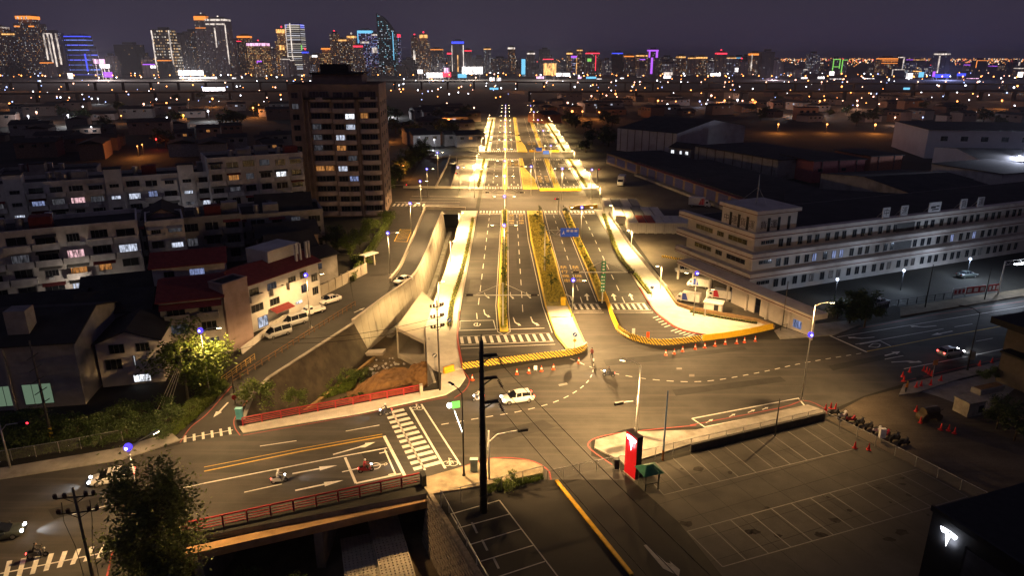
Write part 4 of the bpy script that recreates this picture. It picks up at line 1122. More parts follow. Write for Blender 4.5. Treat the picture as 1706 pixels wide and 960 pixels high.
# bridge edge walls of the two side streets over the canal
o = thing('bridge_parapet', (0, 0, 0), 'pale parapet of the canal street bridge facing the open canal', 'wall')
ob('wall_panel', MB().bar((*B(-26, 214.6).xy, -.4), (*B(-13.5, 213.6).xy, -.4), .4, 2.2), CONCL, o); ob('coping', MB().bar((*B(-26, 214.6).xy, .78), (*B(-13.5, 213.6).xy, .78), .6, .12), CONCL, o)
ob('abutment', MB().bar((*B(-21, 216).xy, -4), (*B(-13.8, 216).xy, -4), .5, 4.2), BLK, o)
for nm, y in (('far parapet of the canal street', 250.3), ('parapet along the third junction street', 330.5)):
    o = thing('bridge_parapet', (0, 0, 0), 'pale ' + nm, 'wall'); ob('wall_panel', MB().bar((*B(-38 if y < 300 else -34, y + 1).xy, .4), (*B(-14.8, y).xy, .4), .35, .8), CONCL, o)
for u0, u1, y, l in ((18.6, 28, 214.5, 'yellow barrier wall closing the right carriageway at the second junction'), (10.5, 26, 352, 'yellow barrier wall at the third junction'), (10.8, 26.5, 246, 'low yellow barrier beyond the second junction')):
    a, b = B(u0, y), B(u1, y + (2.5 if y < 220 else 0)); q = resample([a, b], 1.85)
    for bi_, (p0, p1) in enumerate(zip(q, q[1:])):
        c = (p0 + p1) / 2; d = p1 - p0
        put('barrier', BARY, None, (c.x, c.y, .01), math.atan2(d.y, d.x), label=l.replace('wall', 'block').replace('low yellow barrier', 'low yellow barrier block') + f', {nth(bi_)} from the left', cat='barrier', group=l)
# box culvert mouth
cv = thing('box_culvert', (0, 0, 0), 'big pale concrete box culvert opening toward the canal', 'culvert')
p0, p1 = G(668, 618, -5.4), G(709, 606, -5.2)
fl, fr = Vector((-15.9, 100.3, 0)), Vector((-12.6, 98.2, 0)); back = Vector((1.2, 17.5, 0))
fl = G(660, 548, -.6); fr = G(708, 570, -.4); fl.z = fr.z = 0
zt0, zb0 = -.35, -5.0
def face4(a, b, c, d): return MB().add([a, b, c, d], [(0, 1, 2, 3)])
ax = (fr - fl).normalized(); W = (fr - fl).length
bk = Vector((2.2, 20, 0))
top = MB().prism([fl, fr, fr + bk * .75, fl + bk], zt0 - .55, zt0); ob('roof_slab', top, CONCL, cv)
ob('side_wall', MB().prism([fl, fl + ax * .55, fl + ax * .55 + bk, fl + bk], zb0 - 1.2, zt0 - .552), CONCL, cv)
ob('side_wall', MB().prism([fr - ax * .35, fr, fr + bk * .75, fr - ax * .35 + bk * .75], zb0 - 1.2, zt0 - .552), CONCL, cv)
ob('sill', MB().prism([fl + ax * .56, fr - ax * .36, fr - ax * .36 + bk * .7, fl + ax * .56 + bk * .7], zb0 - 1.1, zb0 - .2), CONCL, cv)
ob('dark_depth', MB().prism([fl + ax * .56 + bk * .68, fr - ax * .36 + bk * .68, fr - ax * .36 + bk * .7, fl + ax * .56 + bk * .7], zb0, zt0 - .56), BLK, cv)  # black sheet stands in for the dark depth of the culvert
ld = thing('ladder', (0, 0, 0), 'steel ladder leaning on the culvert beside the sidewalk', 'ladder')
la, lb = G(712, 600, -4), G(709, 566, .3)
for s in (0, .55): ob('rail', MB().tube(la + Vector((s, 0, -1)), lb + Vector((s, 0, .4)), .05, n=5), GALV, ld)
for k in range(12):
    a = la.lerp(lb, k / 11); ob('rung', MB().tube(a, a + Vector((.55, 0, 0)), .03, n=4), GALV, ld)
# earth heap in front of the culvert
def heap(name, cx, cy, rx, ry, h, z0, m, label, kind, seed, rz=0):
    r = random.Random(seed); mb = MB(); n = 26; vs = []; fs = []
    for i in range(n):
        for j in range(n):
            x, y = i / (n - 1) * 2 - 1, j / (n - 1) * 2 - 1
            d = max(0, 1 - (x * x + y * y) ** .5)
            vs.append((x * rx, y * ry, h * min(1, d * 1.7) ** .8 + (r.random() - .5) * .28 * (d > .03) * h * .4))
    for i in range(n - 1):
        for j in range(n - 1): fs.append((i * n + j, (i + 1) * n + j, (i + 1) * n + j + 1, i * n + j + 1))
    return ob(name, mb.add(vs, fs), m, loc=(cx, cy, z0), rz=rz, kind=kind, label=label)
hq = G(660, 632, -3.5)
heap('dirt_heap', hq.x, hq.y - .5, 7.5, 6.5, 3.6, FLOOR_Z + .1, DIRT, 'orange earth heaped in the canal in front of the culvert', 'stuff', 3, .3)
heap('dirt_heap', hq.x + 4, hq.y + 1.2, 4.5, 4.5, 4.2, FLOOR_Z + .1, DIRT, 'darker earth heaped against the culvert', 'stuff', 5, .3)
rq = G(645, 606, -4.5)
STN = mat('rubble', (.45, .42, .4), .9, var=.4, scale=.8)
rk = random.Random(5)
for i in range(60):
    s = rk.uniform(.1, .34); mb = MB().sphere((0, 0, 0), s, seg=5, ring=4, sz=.7)
    mb.v = [(x * rk.uniform(.7, 1.2), y * rk.uniform(.7, 1.2), z * rk.uniform(.7, 1.2)) for x, y, z in mb.v]
    put('rubble_stone', mesh(mb, STN), None, (rq.x + rk.gauss(0, 1.6), rq.y + rk.gauss(-1, 2.4), FLOOR_Z + .6 + rk.uniform(0, .7)), label='loose pale stone in the rubble beside the culvert mouth', cat='stone', group='rubble by the culvert')
sb = thing('broken_slab', G(624, 592, -5.2), 'pale broken concrete slab lying at the foot of the retaining wall', 'slab'); ob('plate', MB().add([(-2, -.4, 0), (1.6, -.9, .3), (2, .6, .5), (-1.4, 1, .1), (-2, -.4, .5), (1.6, -.9, .8), (2, .6, 1.0), (-1.4, 1, .6)], [(4, 5, 6, 7), (0, 1, 5, 4), (1, 2, 6, 5), (2, 3, 7, 6), (3, 0, 4, 7)]), CONCL, sb)
# perforated revetment mats in the near canal
PM = mat('perforated_block', (.5, .44, .34), .9, var=.15, scale=1.5, second=(.25, .2, .14), sscale=.8)
def perf(n=4, s=.42):
    mb = MB(); w = s * n
    for i in range(n):
        for j in range(n):
            x, y = i * s, j * s; a = s * .3
            o_ = [(x, y), (x + s, y), (x + s, y + s), (x, y + s)]; c_ = [(x + a, y + a), (x + s - a, y + a), (x + s - a, y + s - a), (x + a, y + s - a)]
            vs = [(*q, 0) for q in o_] + [(*q, 0) for q in c_] + [(*q, -.25) for q in c_]
            mb.add(vs, [(0, 1, 5, 4), (1, 2, 6, 5), (2, 3, 7, 6), (3, 0, 4, 7), (4, 5, 9, 8), (5, 6, 10, 9), (6, 7, 11, 10), (7, 4, 8, 11)])
            mb.add([(*q, -.25) for q in c_], [(0, 1, 2, 3)], 1)
    mb.box(0, w, 0, w, -.5, -.26)
    return mesh(mb, [PM, BLK], name='block')
PB = perf()
for (px, py, nx, ny, lab, rz, dz) in ((632, 950, 2, 8, 'perforated concrete mat in the canal beside the earth strip', .32, .3), (575, 968, 3, 6, 'lower perforated concrete mat left of the first one', .3, -.2)):
    q = G(px, py, FLOOR_Z + .7 + dz); t = thing('revetment_mat', (q.x, q.y, FLOOR_Z + .7 + dz), lab, 'revetment', rz)
    for i in range(nx):
        for j in range(ny): put('block', PB, t, (i * 1.7, -3 + j * 1.7, -.06 * j * (j > 3)), 0, (1.0, 1.0, 1))
# ================================================================= VEHICLES AND PEOPLE
GLASS = mat('car_glass', (.01, .012, .015), .08, spec=.8)
TYRE = mat('tyre', (.015, .015, .015), .85); RIM = mat('rim', (.35, .35, .36), .35, .8)
HEADL = glow('headlight_on', (.9, .93, 1), 30); HEADO = mat('headlight_off', (.5, .5, .5), .2); TAILL = glow('taillight_on', (1, .05, .04), 14); TAILO = mat('taillight_off', (.25, .01, .01), .3)
def paintmat(n, c): return mat('car_' + n, c, .28, var=.04, scale=1, coat=.6, spec=.5)
WHITEC, SILVER, DARKC = paintmat('white', (.75, .74, .72)), paintmat('silver', (.42, .43, .44)), paintmat('dark', (.05, .06, .055))
WHEEL = {}
def wheel(parent, x, y, r, w=.2):
    k = (r, w)
    if k not in WHEEL:
        WHEEL[k] = (mesh(MB().tube((0, -w / 2, 0), (0, w / 2, 0), r, n=16), TYRE, name='wheel'), mesh(MB().tube((0, -w / 2 - .01, 0), (0, w / 2 + .01, 0), r * .6, n=10), RIM, name='rim'))
    o = put('wheel', WHEEL[k][0], parent, (x, y, r)); put('rim', WHEEL[k][1], o)
def loft(secs, m, cap=True):
    """secs: list of (x, [(y,z)...]) rings of equal length"""
    mb = MB(); n = len(secs[0][1])
    for x, ring in secs: mb.v += [(x, y, z) for y, z in ring]
    for i in range(len(secs) - 1):
        for j in range(n):
            a = i * n + j; b = i * n + (j + 1) % n
            mb.f.append((a, b, b + n, a + n)); mb.mi.append(0)
    if cap:
        mb.f.append(tuple(range(n - 1, -1, -1))); mb.f.append(tuple((len(secs) - 1) * n + i for i in range(n))); mb.mi += [0, 0]
    return mb
def ring(hw, z0, z1, r=.12, tuck=.0):
    return [(-hw + .08, z0), (hw - .08, z0), (hw, z0 + .12), (hw, z1 - r), (hw - r * .9 - tuck, z1), (-hw + r * .9 + tuck, z1), (-hw, z1 - r), (-hw, z0 + .12)]
CARS = {
    # body profile (x, half width, z0, ztop), greenhouse (x, half width base/top, z)
    'hatch': dict(L=4.2, body=[(-2.05, .70, .35, .78), (-1.95, .80, .28, .92), (-1.2, .86, .22, .95), (0, .87, .2, .93), (1.0, .86, .2, .9), (1.75, .8, .24, .78), (2.08, .66, .34, .62)],
                  gh=[(-1.95, .72, .93, .95), (-1.55, .74, .92, 1.34), (-.4, .74, .9, 1.42), (.3, .72, .9, 1.36), (1.15, .7, .86, .9)], wb=(-1.28, 1.3), r=.31),
    'sedan': dict(L=4.6, body=[(-2.28, .70, .4, .8), (-2.15, .82, .28, .95), (-1.3, .88, .22, .95), (0, .88, .2, .92), (1.1, .87, .2, .9), (1.9, .82, .24, .78), (2.28, .66, .34, .62)],
                  gh=[(-1.75, .7, .93, .95), (-1.0, .73, .92, 1.38), (-.2, .73, .9, 1.44), (.3, .71, .9, 1.38), (1.2, .7, .86, .9)], wb=(-1.35, 1.4), r=.32),
    'van': dict(L=4.4, body=[(-2.2, .78, .35, 1.1), (-2.1, .82, .26, 1.15), (0, .84, .24, 1.15), (1.5, .84, .24, 1.12), (2.0, .8, .26, .95), (2.2, .7, .36, .7)],
                gh=[(-2.15, .8, 1.14, 1.17), (-2.05, .76, 1.14, 1.85), (-.4, .77, 1.13, 1.9), (1.0, .76, 1.12, 1.82), (1.9, .74, .98, 1.02)], wb=(-1.3, 1.35), r=.3),
}
def car(px, heading, kind, paint_, label, lights=False, s=1.0, z=.01, cat='car', name='parked_car', group=None):
    q = G(*px) if not isinstance(px, Vector) else px
    t = thing(name, (q.x, q.y, z), label, cat, heading, group, s)
    c = CARS[kind]
    ob('body', loft([(x, ring(hw, z0, z1, .1)) for x, hw, z0, z1 in c['body']], 0), paint_, t, True)
    gh = c['gh']
    def gr(x, hw, zb, zt):
        tw = hw - (zt - zb) * .22
        return (x, [(-hw, zb - .04), (hw, zb - .04), (hw, zb), (tw, max(zb, zt - .05)), (tw - .05, zt), (-tw + .05, zt), (-tw, max(zb, zt - .05)), (-hw, zb)])
    cab = ob('windows', loft([gr(*g) for g in gh], 0), GLASS, t)
    rf = [g for g in gh if g[3] - g[2] > .3]
    rm = MB()
    for a, b in zip(rf, rf[1:]):
        wa, wb_ = a[1] - (a[3] - a[2]) * .22 - .02, b[1] - (b[3] - b[2]) * .22 - .02
        rm.add([(a[0], -wa, a[3] + .015), (b[0], -wb_, b[3] + .015), (b[0], wb_, b[3] + .015), (a[0], wa, a[3] + .015)], [(0, 1, 2, 3)])
    for g, k in ((rf[0], -.03), (rf[1], 0), (rf[-1], .05)):
        tw = g[1] - (g[3] - g[2]) * .22
        for sd in (-1, 1): rm.bar((g[0] + k, sd * (g[1] + .012), g[2] - .02), (g[0], sd * (tw + .005), g[3]), .06, .07)
    ob('roof', rm, paint_, t)
    for x in c['wb']:
        for sd in (-1, 1): wheel(t, x, sd * .76, c['r'])
    fx = c['body'][-1][0]; bx = c['body'][0][0]
    for sd in (-1, 1):
        ob('headlight', MB().obox((fx - .1, sd * .58, .66), .2, .3, .14), HEADL if lights else HEADO, t)
        ob('taillight', MB().obox((bx + .04, sd * .62, .8), .12, .26, .16), TAILL if lights else TAILO, t)
        ob('mirror', MB().obox((gh[-1][0] - .35, sd * .98, .98), .12, .2, .14), paint_, t)
    ob('bumper', MB().obox((fx - .03, 0, .42), .12, 1.3, .16), DKMET, t)
    ob('number_plate', MB().obox((bx - .01, 0, .62), .03, .4, .14), SIGNW, t)
    if lights:
        d = bpy.data.lights.new('headlight_beam', 'SPOT'); d.energy = 900; d.spot_size = rad(70); d.spot_blend = .8; d.color = (.85, .9, 1); d.shadow_soft_size = .1
        lo = bpy.data.objects.new('headlight_beam', d); COL.objects.link(lo); lo.parent = t; lo.location = (fx + .15, 0, .7); lo.rotation_euler = (0, rad(-80), 0)
    return t
CR = rad(21)
car((862, 669), math.pi + CR * .75, 'hatch', WHITEC, 'white hatchback crossing the middle of the junction with headlights on', True, 1.08, name='car')
car((1583, 592), CR * .8, 'hatch', SILVER, 'small silver white car driving away on the right arm of the cross street', True, 1.0, name='car')
car((188, 802), math.pi + CR, 'sedan', WHITEC, 'white saloon car with headlights on behind the big tree', True, 1.0, name='car')
car((-2, 897), CR, 'sedan', DARKC, 'dark car with bright lights entering at the left edge', True, 1.0, name='car')
car((672, 471), math.pi + rad(52), 'sedan', WHITEC, 'white saloon car turning at the foot of the dark ramp', False, 1.0, name='car')
car((1142, 454), math.pi - rad(8), 'sedan', WHITEC, 'white saloon car parked by the striped kerb in the freight yard', False)
car((464, 560), math.pi + rad(47), 'van', SILVER, 'silver minivan parked nearest in the row below the houses', False, 1.0, cat='van', name='parked_van')
car((492, 541), math.pi + rad(47), 'van', SILVER, 'silver minivan parked second in the row below the houses', False, 1.0, cat='van', name='parked_van')
car((550, 504), math.pi + rad(47), 'sedan', WHITEC, 'white saloon parked last in the row of vans', False)
car((755, 274), math.pi + rad(75), 'sedan', WHITEC, 'white car coming down the upper dark ramp', False, 1.1, name='car')
car((727, 264), rad(20), 'sedan', SILVER, 'silver car parked along the far service road', False, 1.1)
car((718, 258), rad(14), 'van', WHITEC, 'white van parked along the far service road', False, 1.1, cat='van', name='parked_van')
car((1438, 512), rad(30), 'sedan', DARKC, 'dark car parked in front of the long freight office', False, 1.0)
car((1465, 508), rad(30), 'sedan', SILVER, 'silver car parked beside the dark one at the freight office', False, 1.0)
car((1610, 462), rad(15), 'sedan', DARKC, 'dark car parked far along the freight office', False, 1.0)
def pickup(px, heading, label):
    q = G(*px); t = thing('parked_pickup', (q.x, q.y, .01), label, 'pickup truck', heading)
    ob('cab', loft([(x, ring(hw, z0, z1, .1)) for x, hw, z0, z1 in [(.35, .8, .3, 1.75), (.9, .8, .28, 1.78), (1.7, .78, .28, 1.15), (2.15, .7, .34, .95)]], 0), WHITEC, t)
    ob('windshield', MB().add([(.98, -.68, 1.68), (.98, .68, 1.68), (1.68, .7, 1.2), (1.68, -.7, 1.2)], [(0, 1, 2, 3)]), GLASS, t)
    for sd in (-1, 1): ob('side_window', MB().obox((.75, sd * .802, 1.42), .6, .02, .4), GLASS, t)
    ob('bed', MB().box(-2.2, .3, -.8, .8, .5, .62).box(-2.2, .3, -.8, -.74, .62, 1.0).box(-2.2, .3, .74, .8, .62, 1.0).box(-2.2, -2.14, -.74, .74, .62, 1.0), WHITEC, t)
    for x in (-1.4, 1.3):
        for sd in (-1, 1): wheel(t, x, sd * .7, .31)
    for sd in (-1, 1): ob('headlight', MB().obox((2.1, sd * .55, .75), .1, .25, .14), HEADO, t)
pickup((522, 523), math.pi + rad(47), 'white pickup truck parked between the vans and the saloon')
def truck(px, heading, label, stripe, s=1.0):
    q = G(*px); t = thing('box_truck', (q.x, q.y, .01), label, 'truck', heading, None, s)
    ob('cab', loft([(x, ring(hw, z0, z1, .15)) for x, hw, z0, z1 in [(1.7, 1.0, .45, 2.3), (2.6, 1.0, .4, 2.35), (3.2, .98, .4, 1.5), (3.4, .92, .45, 1.2)]], 0), WHITEC, t)
    ob('windshield', MB().add([(2.7, -.85, 2.22), (2.7, .85, 2.22), (3.2, .88, 1.52), (3.2, -.88, 1.52)], [(0, 1, 2, 3)]), GLASS, t)
    for sd in (-1, 1): ob('side_window', MB().obox((2.3, sd * 1.005, 1.8), .7, .02, .55), GLASS, t)
    b = ob('cargo_box', MB().box(-3.3, 1.6, -1.1, 1.1, .75, 3.1), WHMET, t)
    for sd in (-1, 1):
        ob('livery_stripe', MB().add([(-.2, sd * 1.108, .95), (1.5, sd * 1.108, .95), (1.5, sd * 1.108, 2.9), (.5, sd * 1.108, 2.9)], [(0, 1, 2, 3)]), stripe, b)
    for k in range(7): ob('rib', MB().box(-3.2 + k * .75, -3.14 + k * .75, -1.125, -1.1, .8, 3.05), WHMET, b)
    ob('chassis', MB().box(-3.2, 2.8, -.45, .45, .4, .75), DKMET, t)
    for x in (-2.2, 2.4):
        for sd in (-1, 1): wheel(t, x, sd * .9, .42, .28)
    for sd in (-1, 1): ob('headlight', MB().obox((3.38, sd * .7, .75), .1, .3, .16), HEADO, t)
LIVB, LIVR = mat('livery_blue', (.03, .06, .35), .4), mat('livery_red', (.5, .03, .06), .4)
truck((1146, 504), math.pi - rad(28), 'white box truck with a blue livery wedge nearest the plaza', LIVB, .68)
truck((1164, 479), math.pi - rad(28), 'white box truck with a blue livery wedge under the office canopy', LIVB, .68)
truck((1198, 499), math.pi - rad(28), 'white box truck with a red livery wedge', LIVR, .68)
truck((1035, 308), math.pi + rad(75), 'dark lorry standing in the open freight yard', LIVR, 1.1)
truck((1165, 345), rad(-20), 'lorry backed to the far loading dock', LIVR, 1.0)

# ---- people: one skinned surface each
def skinned(joints, edges, radii, m, name='body'):
    me = bpy.data.meshes.new(name); me.from_pydata(joints, edges, [])
    o = bpy.data.objects.new(name, me); COL.objects.link(o)
    sk_ = o.modifiers.new('skin', 'SKIN'); su = o.modifiers.new('sub', 'SUBSURF'); su.levels = 1; su.render_levels = 1
    for i, r in enumerate(radii):
        me.skin_vertices[0].data[i].radius = (r, r) if not isinstance(r, tuple) else r
    me.skin_vertices[0].data[0].use_root = True
    dg = bpy.context.evaluated_depsgraph_get()
    nm = bpy.data.meshes.new_from_object(o.evaluated_get(dg))
    bpy.data.objects.remove(o)
    nm.materials.clear()
    for x in (m if isinstance(m, list) else [m]): nm.materials.append(x)
    for p_ in nm.polygons: p_.use_smooth = True
    return nm
SKIN = mat('skin', (.4, .24, .16), .6); HAIR = mat('hair', (.012, .01, .01), .6)
def cloth(n, c): return mat('cloth_' + n, c, .85)
def person(loc, rz, label, top, legs, pose='stand', group=None, hat=None):
    if pose == 'stand':
        J = [(0, 0, .92), (0, 0, 1.15), (0, 0, 1.4), (0, .01, 1.5), (0, .02, 1.62), (0, .02, 1.72),
             (-.2, 0, 1.4), (-.26, .02, 1.12), (-.25, .12, .88), (-.25, .15, .8), (.2, 0, 1.4), (.26, .02, 1.12), (.25, .12, .88), (.25, .15, .8),
             (-.1, 0, .86), (-.12, .06, .48), (-.13, 0, .08), (-.13, .16, .04), (.1, 0, .86), (.13, .1, .48), (.15, .04, .08), (.15, .2, .04)]
        seg = dict(legs=(14, 22))
    else:
        J = [(0, -.25, .82), (0, -.2, 1.05), (0, -.08, 1.3), (0, -.04, 1.4), (0, 0, 1.52), (0, .01, 1.62),
             (-.2, -.08, 1.3), (-.27, .12, 1.08), (-.27, .38, 1.02), (-.26, .45, 1.02), (.2, -.08, 1.3), (.27, .12, 1.08), (.27, .38, 1.02), (.26, .45, 1.02),
             (-.12, -.2, .78), (-.17, .18, .7), (-.15, .2, .34), (-.15, .34, .3), (.12, -.2, .78), (.17, .18, .7), (.15, .2, .34), (.15, .34, .3)]
    E_ = [(0, 1), (1, 2), (2, 3), (3, 4), (4, 5), (2, 6), (6, 7), (7, 8), (8, 9), (2, 10), (10, 11), (11, 12), (12, 13), (0, 14), (14, 15), (15, 16), (16, 17), (0, 18), (18, 19), (19, 20), (20, 21)]
    rr = [.15, .15, .16, .065, .1, .09, .075, .055, .04, .04, .075, .055, .04, .04, .1, .07, .05, .045, .1, .07, .05, .045]
    t = thing('person', loc, label, 'person', rz, group)
    bm_ = skinned(J, E_, rr, [top, legs, SKIN])
    hipz = .9 if pose == 'stand' else .8
    hx = J[4]
    for p_ in bm_.polygons:
        c = p_.center
        if c.z > J[3][2] + .04 or (c - Vector(J[9])).length < .09 or (c - Vector(J[13])).length < .09: p_.material_index = 2
        elif c.z < hipz: p_.material_index = 1
    put('body', bm_, t)
    ob('hair', MB().sphere((hx[0], hx[1] - .025, hx[2] + .07), .125, seg=10, ring=6), hat or HAIR, t, True)
    ob('face', MB().sphere((hx[0], hx[1] + .1, hx[2] + .0), .03, seg=6, ring=4).sphere((-.04, hx[1] + .09, hx[2] + .03), .015, seg=5, ring=3).sphere((.04, hx[1] + .09, hx[2] + .03), .015, seg=5, ring=3), SKIN, t)
    return t
q = G(986, 597); person((q.x, q.y, .01), rad(150), 'person in dark top and shorts standing by the end of the striped barriers', cloth('maroon', (.12, .03, .03)), cloth('black', (.02, .02, .025)))
q = G(1509, 655); person((q.x, q.y, .01), rad(30), 'worker in an orange vest standing at the edge of the road works', cloth('orange', (.7, .25, .03)), cloth('navy', (.03, .035, .05)), hat=mat('helmet', (.7, .5, .05), .4))
def moto(px, heading, label, body, rider, on=True, tail=False):
    q = G(*px); t = thing('motor_scooter', (q.x, q.y, .01), label, 'scooter', heading - math.pi / 2, 'scooters on the cross street')
    # local +y forward
    for y in (-.62, .64):
        w = put('wheel', mesh(MB().tube((-.06, 0, 0), (.06, 0, 0), .26, n=14), TYRE, name='wheel'), t, (0, y, .26)); put('rim', mesh(MB().tube((-.065, 0, 0), (.065, 0, 0), .14, n=10), RIM), w)
    ob('body', loft([(x, r_) for x, r_ in [(-.85, [(-.08, .5), (.08, .5), (.1, .7), (-.1, .7)]), (-.5, [(-.16, .35), (.16, .35), (.16, .76), (-.16, .76)]), (0, [(-.15, .25), (.15, .25), (.15, .7), (-.15, .7)]), (.12, [(-.16, .24), (.16, .24), (.16, .36), (-.16, .36)]), (.38, [(-.17, .24), (.17, .24), (.18, .36), (-.18, .36)])]], 0), body, t).rotation_euler = (0, 0, math.pi / 2)
    ob('front_shield', MB().add([(-.2, .36, .34), (.2, .36, .34), (.17, .52, .95), (-.17, .52, .95), (-.12, .5, .34), (.12, .5, .34), (.1, .62, .95), (-.1, .62, .95)], [(0, 1, 2, 3), (5, 4, 7, 6), (0, 4, 5, 1), (3, 2, 6, 7), (1, 5, 6, 2), (4, 0, 3, 7)]), body, t)
    ob('fork', MB().tube((0, .64, .26), (0, .5, .95), .04, n=6), GALV, t)
    ob('handlebar', MB().tube((-.32, .45, 1.02), (.32, .45, 1.02), .022, n=6), DKMET, t)
    ob('seat', MB().box(-.14, .14, -.7, -.02, .76, .84), BLK, t)
    ob('headlight', MB().sphere((0, .62, .9), .11, seg=8, ring=5), HEADL if on else HEADO, t); ob('taillight', MB().obox((0, -.88, .68), .18, .06, .09), TAILL, t)
    for sd in (-1, 1): ob('mirror', MB().tube((sd * .22, .45, 1.02), (sd * .3, .42, 1.22), .012, n=4).obox((sd * .3, .42, 1.26), .12, .03, .08), DKMET, t)
    rd = {'stand': 0}
    person((q.x, q.y, .03), heading - math.pi / 2, rider, *{'w': (cloth('pale', (.5, .5, .52)), cloth('denim', (.05, .06, .1))), 'r': (cloth('redtop', (.35, .04, .06)), cloth('black', (.02, .02, .025))), 'd': (cloth('charcoal', (.04, .04, .045)), cloth('denim', (.05, .06, .1)))}[rider_kind(rider)], 'ride', 'scooter riders', mat('helmet_white', (.75, .75, .75), .3) if 'white helmet' in rider else mat('helmet_dark', (.03, .03, .035), .3))
    if on:
        d = bpy.data.lights.new('headlight_beam', 'SPOT'); d.energy = 350; d.spot_size = rad(60); d.spot_blend = .8; d.color = (.8, .85, 1)
        lo = bpy.data.objects.new('headlight_beam', d); COL.objects.link(lo); lo.parent = t; lo.location = (0, .78, .9); lo.rotation_euler = (rad(80), 0, 0)
def rider_kind(s): return 'r' if 'red' in s else ('w' if 'pale' in s else 'd')
SCW, SCD, SCR = paintmat('scooter_white', (.6, .6, .62)), paintmat('scooter_dark', (.03, .03, .035)), paintmat('scooter_red', (.35, .02, .04))
moto((466, 805), CR, 'pale scooter riding right in the lane above the bridge railing', SCW, 'person in a pale jacket and white helmet riding left of the scooter box')
moto((610, 787), CR, 'red scooter stopped in the painted scooter box', SCR, 'person in a red top and white helmet riding in the scooter box')
moto((1014, 628), math.pi - rad(12), 'dark scooter crossing the junction near the barriers with its light on', SCD, 'person in charcoal riding across the junction near the striped barriers')
moto((797, 668), math.pi + CR, 'pale scooter riding left just behind the tall black pole', SCW, 'person in a pale jacket riding behind the tall black pole')
moto((642, 692), math.pi + CR, 'dark scooter riding left over the far end of the crosswalk', SCD, 'person in charcoal and white helmet riding over the crosswalk end')
moto((64, 930), CR, 'dark scooter with a red tail light above the bottom left crosswalk', SCD, 'person in charcoal riding near the bottom left crosswalk', on=False)

# ---------------------------------------------------------------- containers in the yard
CONT = {'w': mat('container_white', (.62, .6, .54), .6, var=.12, scale=.6, second=(.25, .22, .18), sscale=.5), 'r': mat('container_red', (.36, .07, .035), .6, var=.2, scale=.6, second=(.2, .12, .08), sscale=.6), 'g': mat('container_grey', (.3, .3, .27), .6, var=.15, scale=.6)}
def container(loc, rz, label, c, L=11.5, W=2.45, H=2.7):
    t = thing('shipping_container', loc, label, 'container', rz, 'white and red containers in the freight yard')
    m = CONT[c.lower() if c != 'R' else 'w']
    if c == 'R': ob('roof_panel', MB().box(.03, W - .03, .03, L - .03, H + .002, H + .05), CONT['r'], t)
    # corrugated shell
    mb = MB().box(0, W, 0, L, .15, H)
    k = int(L / .35)
    ob('shell', mb, m, t)
    ob('corrugation', MB(), m, t) if False else None
    cm_ = MB()
    for i in range(k): cm_.box(W, W + .04, i * .35 + .05, i * .35 + .2, .3, H - .15); cm_.box(-.04, 0, i * .35 + .05, i * .35 + .2, .3, H - .15)
    o = ob('side_ribs', cm_, m, t); o['kind'] = 'stuff'
    for x in (0, 1): ob('door', MB().box(.06 + x * (W / 2), W / 2 - .03 + x * W / 2 - (.03 if x else 0), -.05, 0, .3, H - .12), m, t)
    for x in (.35, .85, 1.6, 2.1): ob('lock_rod', MB().tube((x, -.08, .3), (x, -.08, H - .15), .025, n=5), GALV, t)
    for x, y in ((0, 0), (W - .2, 0), (0, L - .2), (W - .2, L - .2)): ob('corner_post', MB().box(x - .03, x + .23, y - .06, y + .2, 0, H + .03), DKMET if False else m, t)
ca, cb_ = G(1048, 389), G(1152, 390)
cd = cb_ - ca; can = math.atan2(cd.y, cd.x)
cols = 'wRRwwww'; wds = ['leftmost white container of the front row', 'first of two red-roofed containers in the front row', 'second red-roofed container in the front row', 'white container right of the red-roofed pair', 'fifth container of the front row', 'sixth container of the front row', 'last container of the front row beside the office']
for i in range(7):
    q = ca + cd * (i / 7); container((q.x, q.y, 0), can, wds[i], cols[i], 9.5, cd.length / 7 - .16, 2.9)
ca2 = G(1022, 356); 
for i in range(5):
    q = ca + Vector((-2.2, 10.3, 0)) + cd.normalized() * (i * 2.75) + Vector((0, 0, 0))
    container((q.x, q.y, 0), can, ['white container at the roadside end of the middle row', 'second container of the middle row', 'third container of the middle row', 'fourth container of the middle row', 'last container of the middle row'][i], 'wwgww'[i], 12)
for i in range(4):
    q = ca + Vector((-3.6, 23.2, 0)) + cd.normalized() * (i * 2.75)
    container((q.x, q.y, 0), can, ['white container at the roadside end of the back row', 'second container of the back row', 'third container of the back row', 'last container of the back row'][i], 'wgwg'[i], 12)
# ================================================================= PARKING LOTS AND FOREGROUND
LOTD = mat('lot_asphalt', (.02, .018, .016), .8, var=.25, scale=.3, second=(.035, .03, .025), sscale=.12, sfac=.6, fine=.3)
dl = ob('dark_lot', MB().sheet(GL([(716, 826), (735, 840), (905, 800), (1035, 788), (1052, 800), (1130, 870), (1215, 975), (1260, 1020), (830, 1010), (800, 968)]), -.022), LOTD, kind='structure', label='dark asphalt parking lot at the bottom centre')
cl = ob('concrete_lot', MB().sheet(GL([(1035, 788), (1374, 700), (1500, 765), (1640, 838), (1760, 900), (1760, 1020), (1260, 1020), (1215, 975), (1130, 870), (1052, 800)]), -.018), LOTC, kind='structure', label='pale concrete parking lot at the bottom right')
yd = ob('open_yard', MB().sheet(GL([(1376, 697), (1440, 662), (1505, 646), (1530, 656), (1600, 634), (1706, 608), (1900, 570), (1900, 950), (1760, 900), (1640, 838), (1500, 765)]), -.02), mat('yard_earth', (.105, .084, .062), .9, var=.3, scale=.3, second=(.045, .037, .028), sscale=.12, sfac=.85, streak=(rad(20), (.15, .125, .095), .5), fine=.3, fscale=4), kind='structure', label='sandy open yard at the right edge')
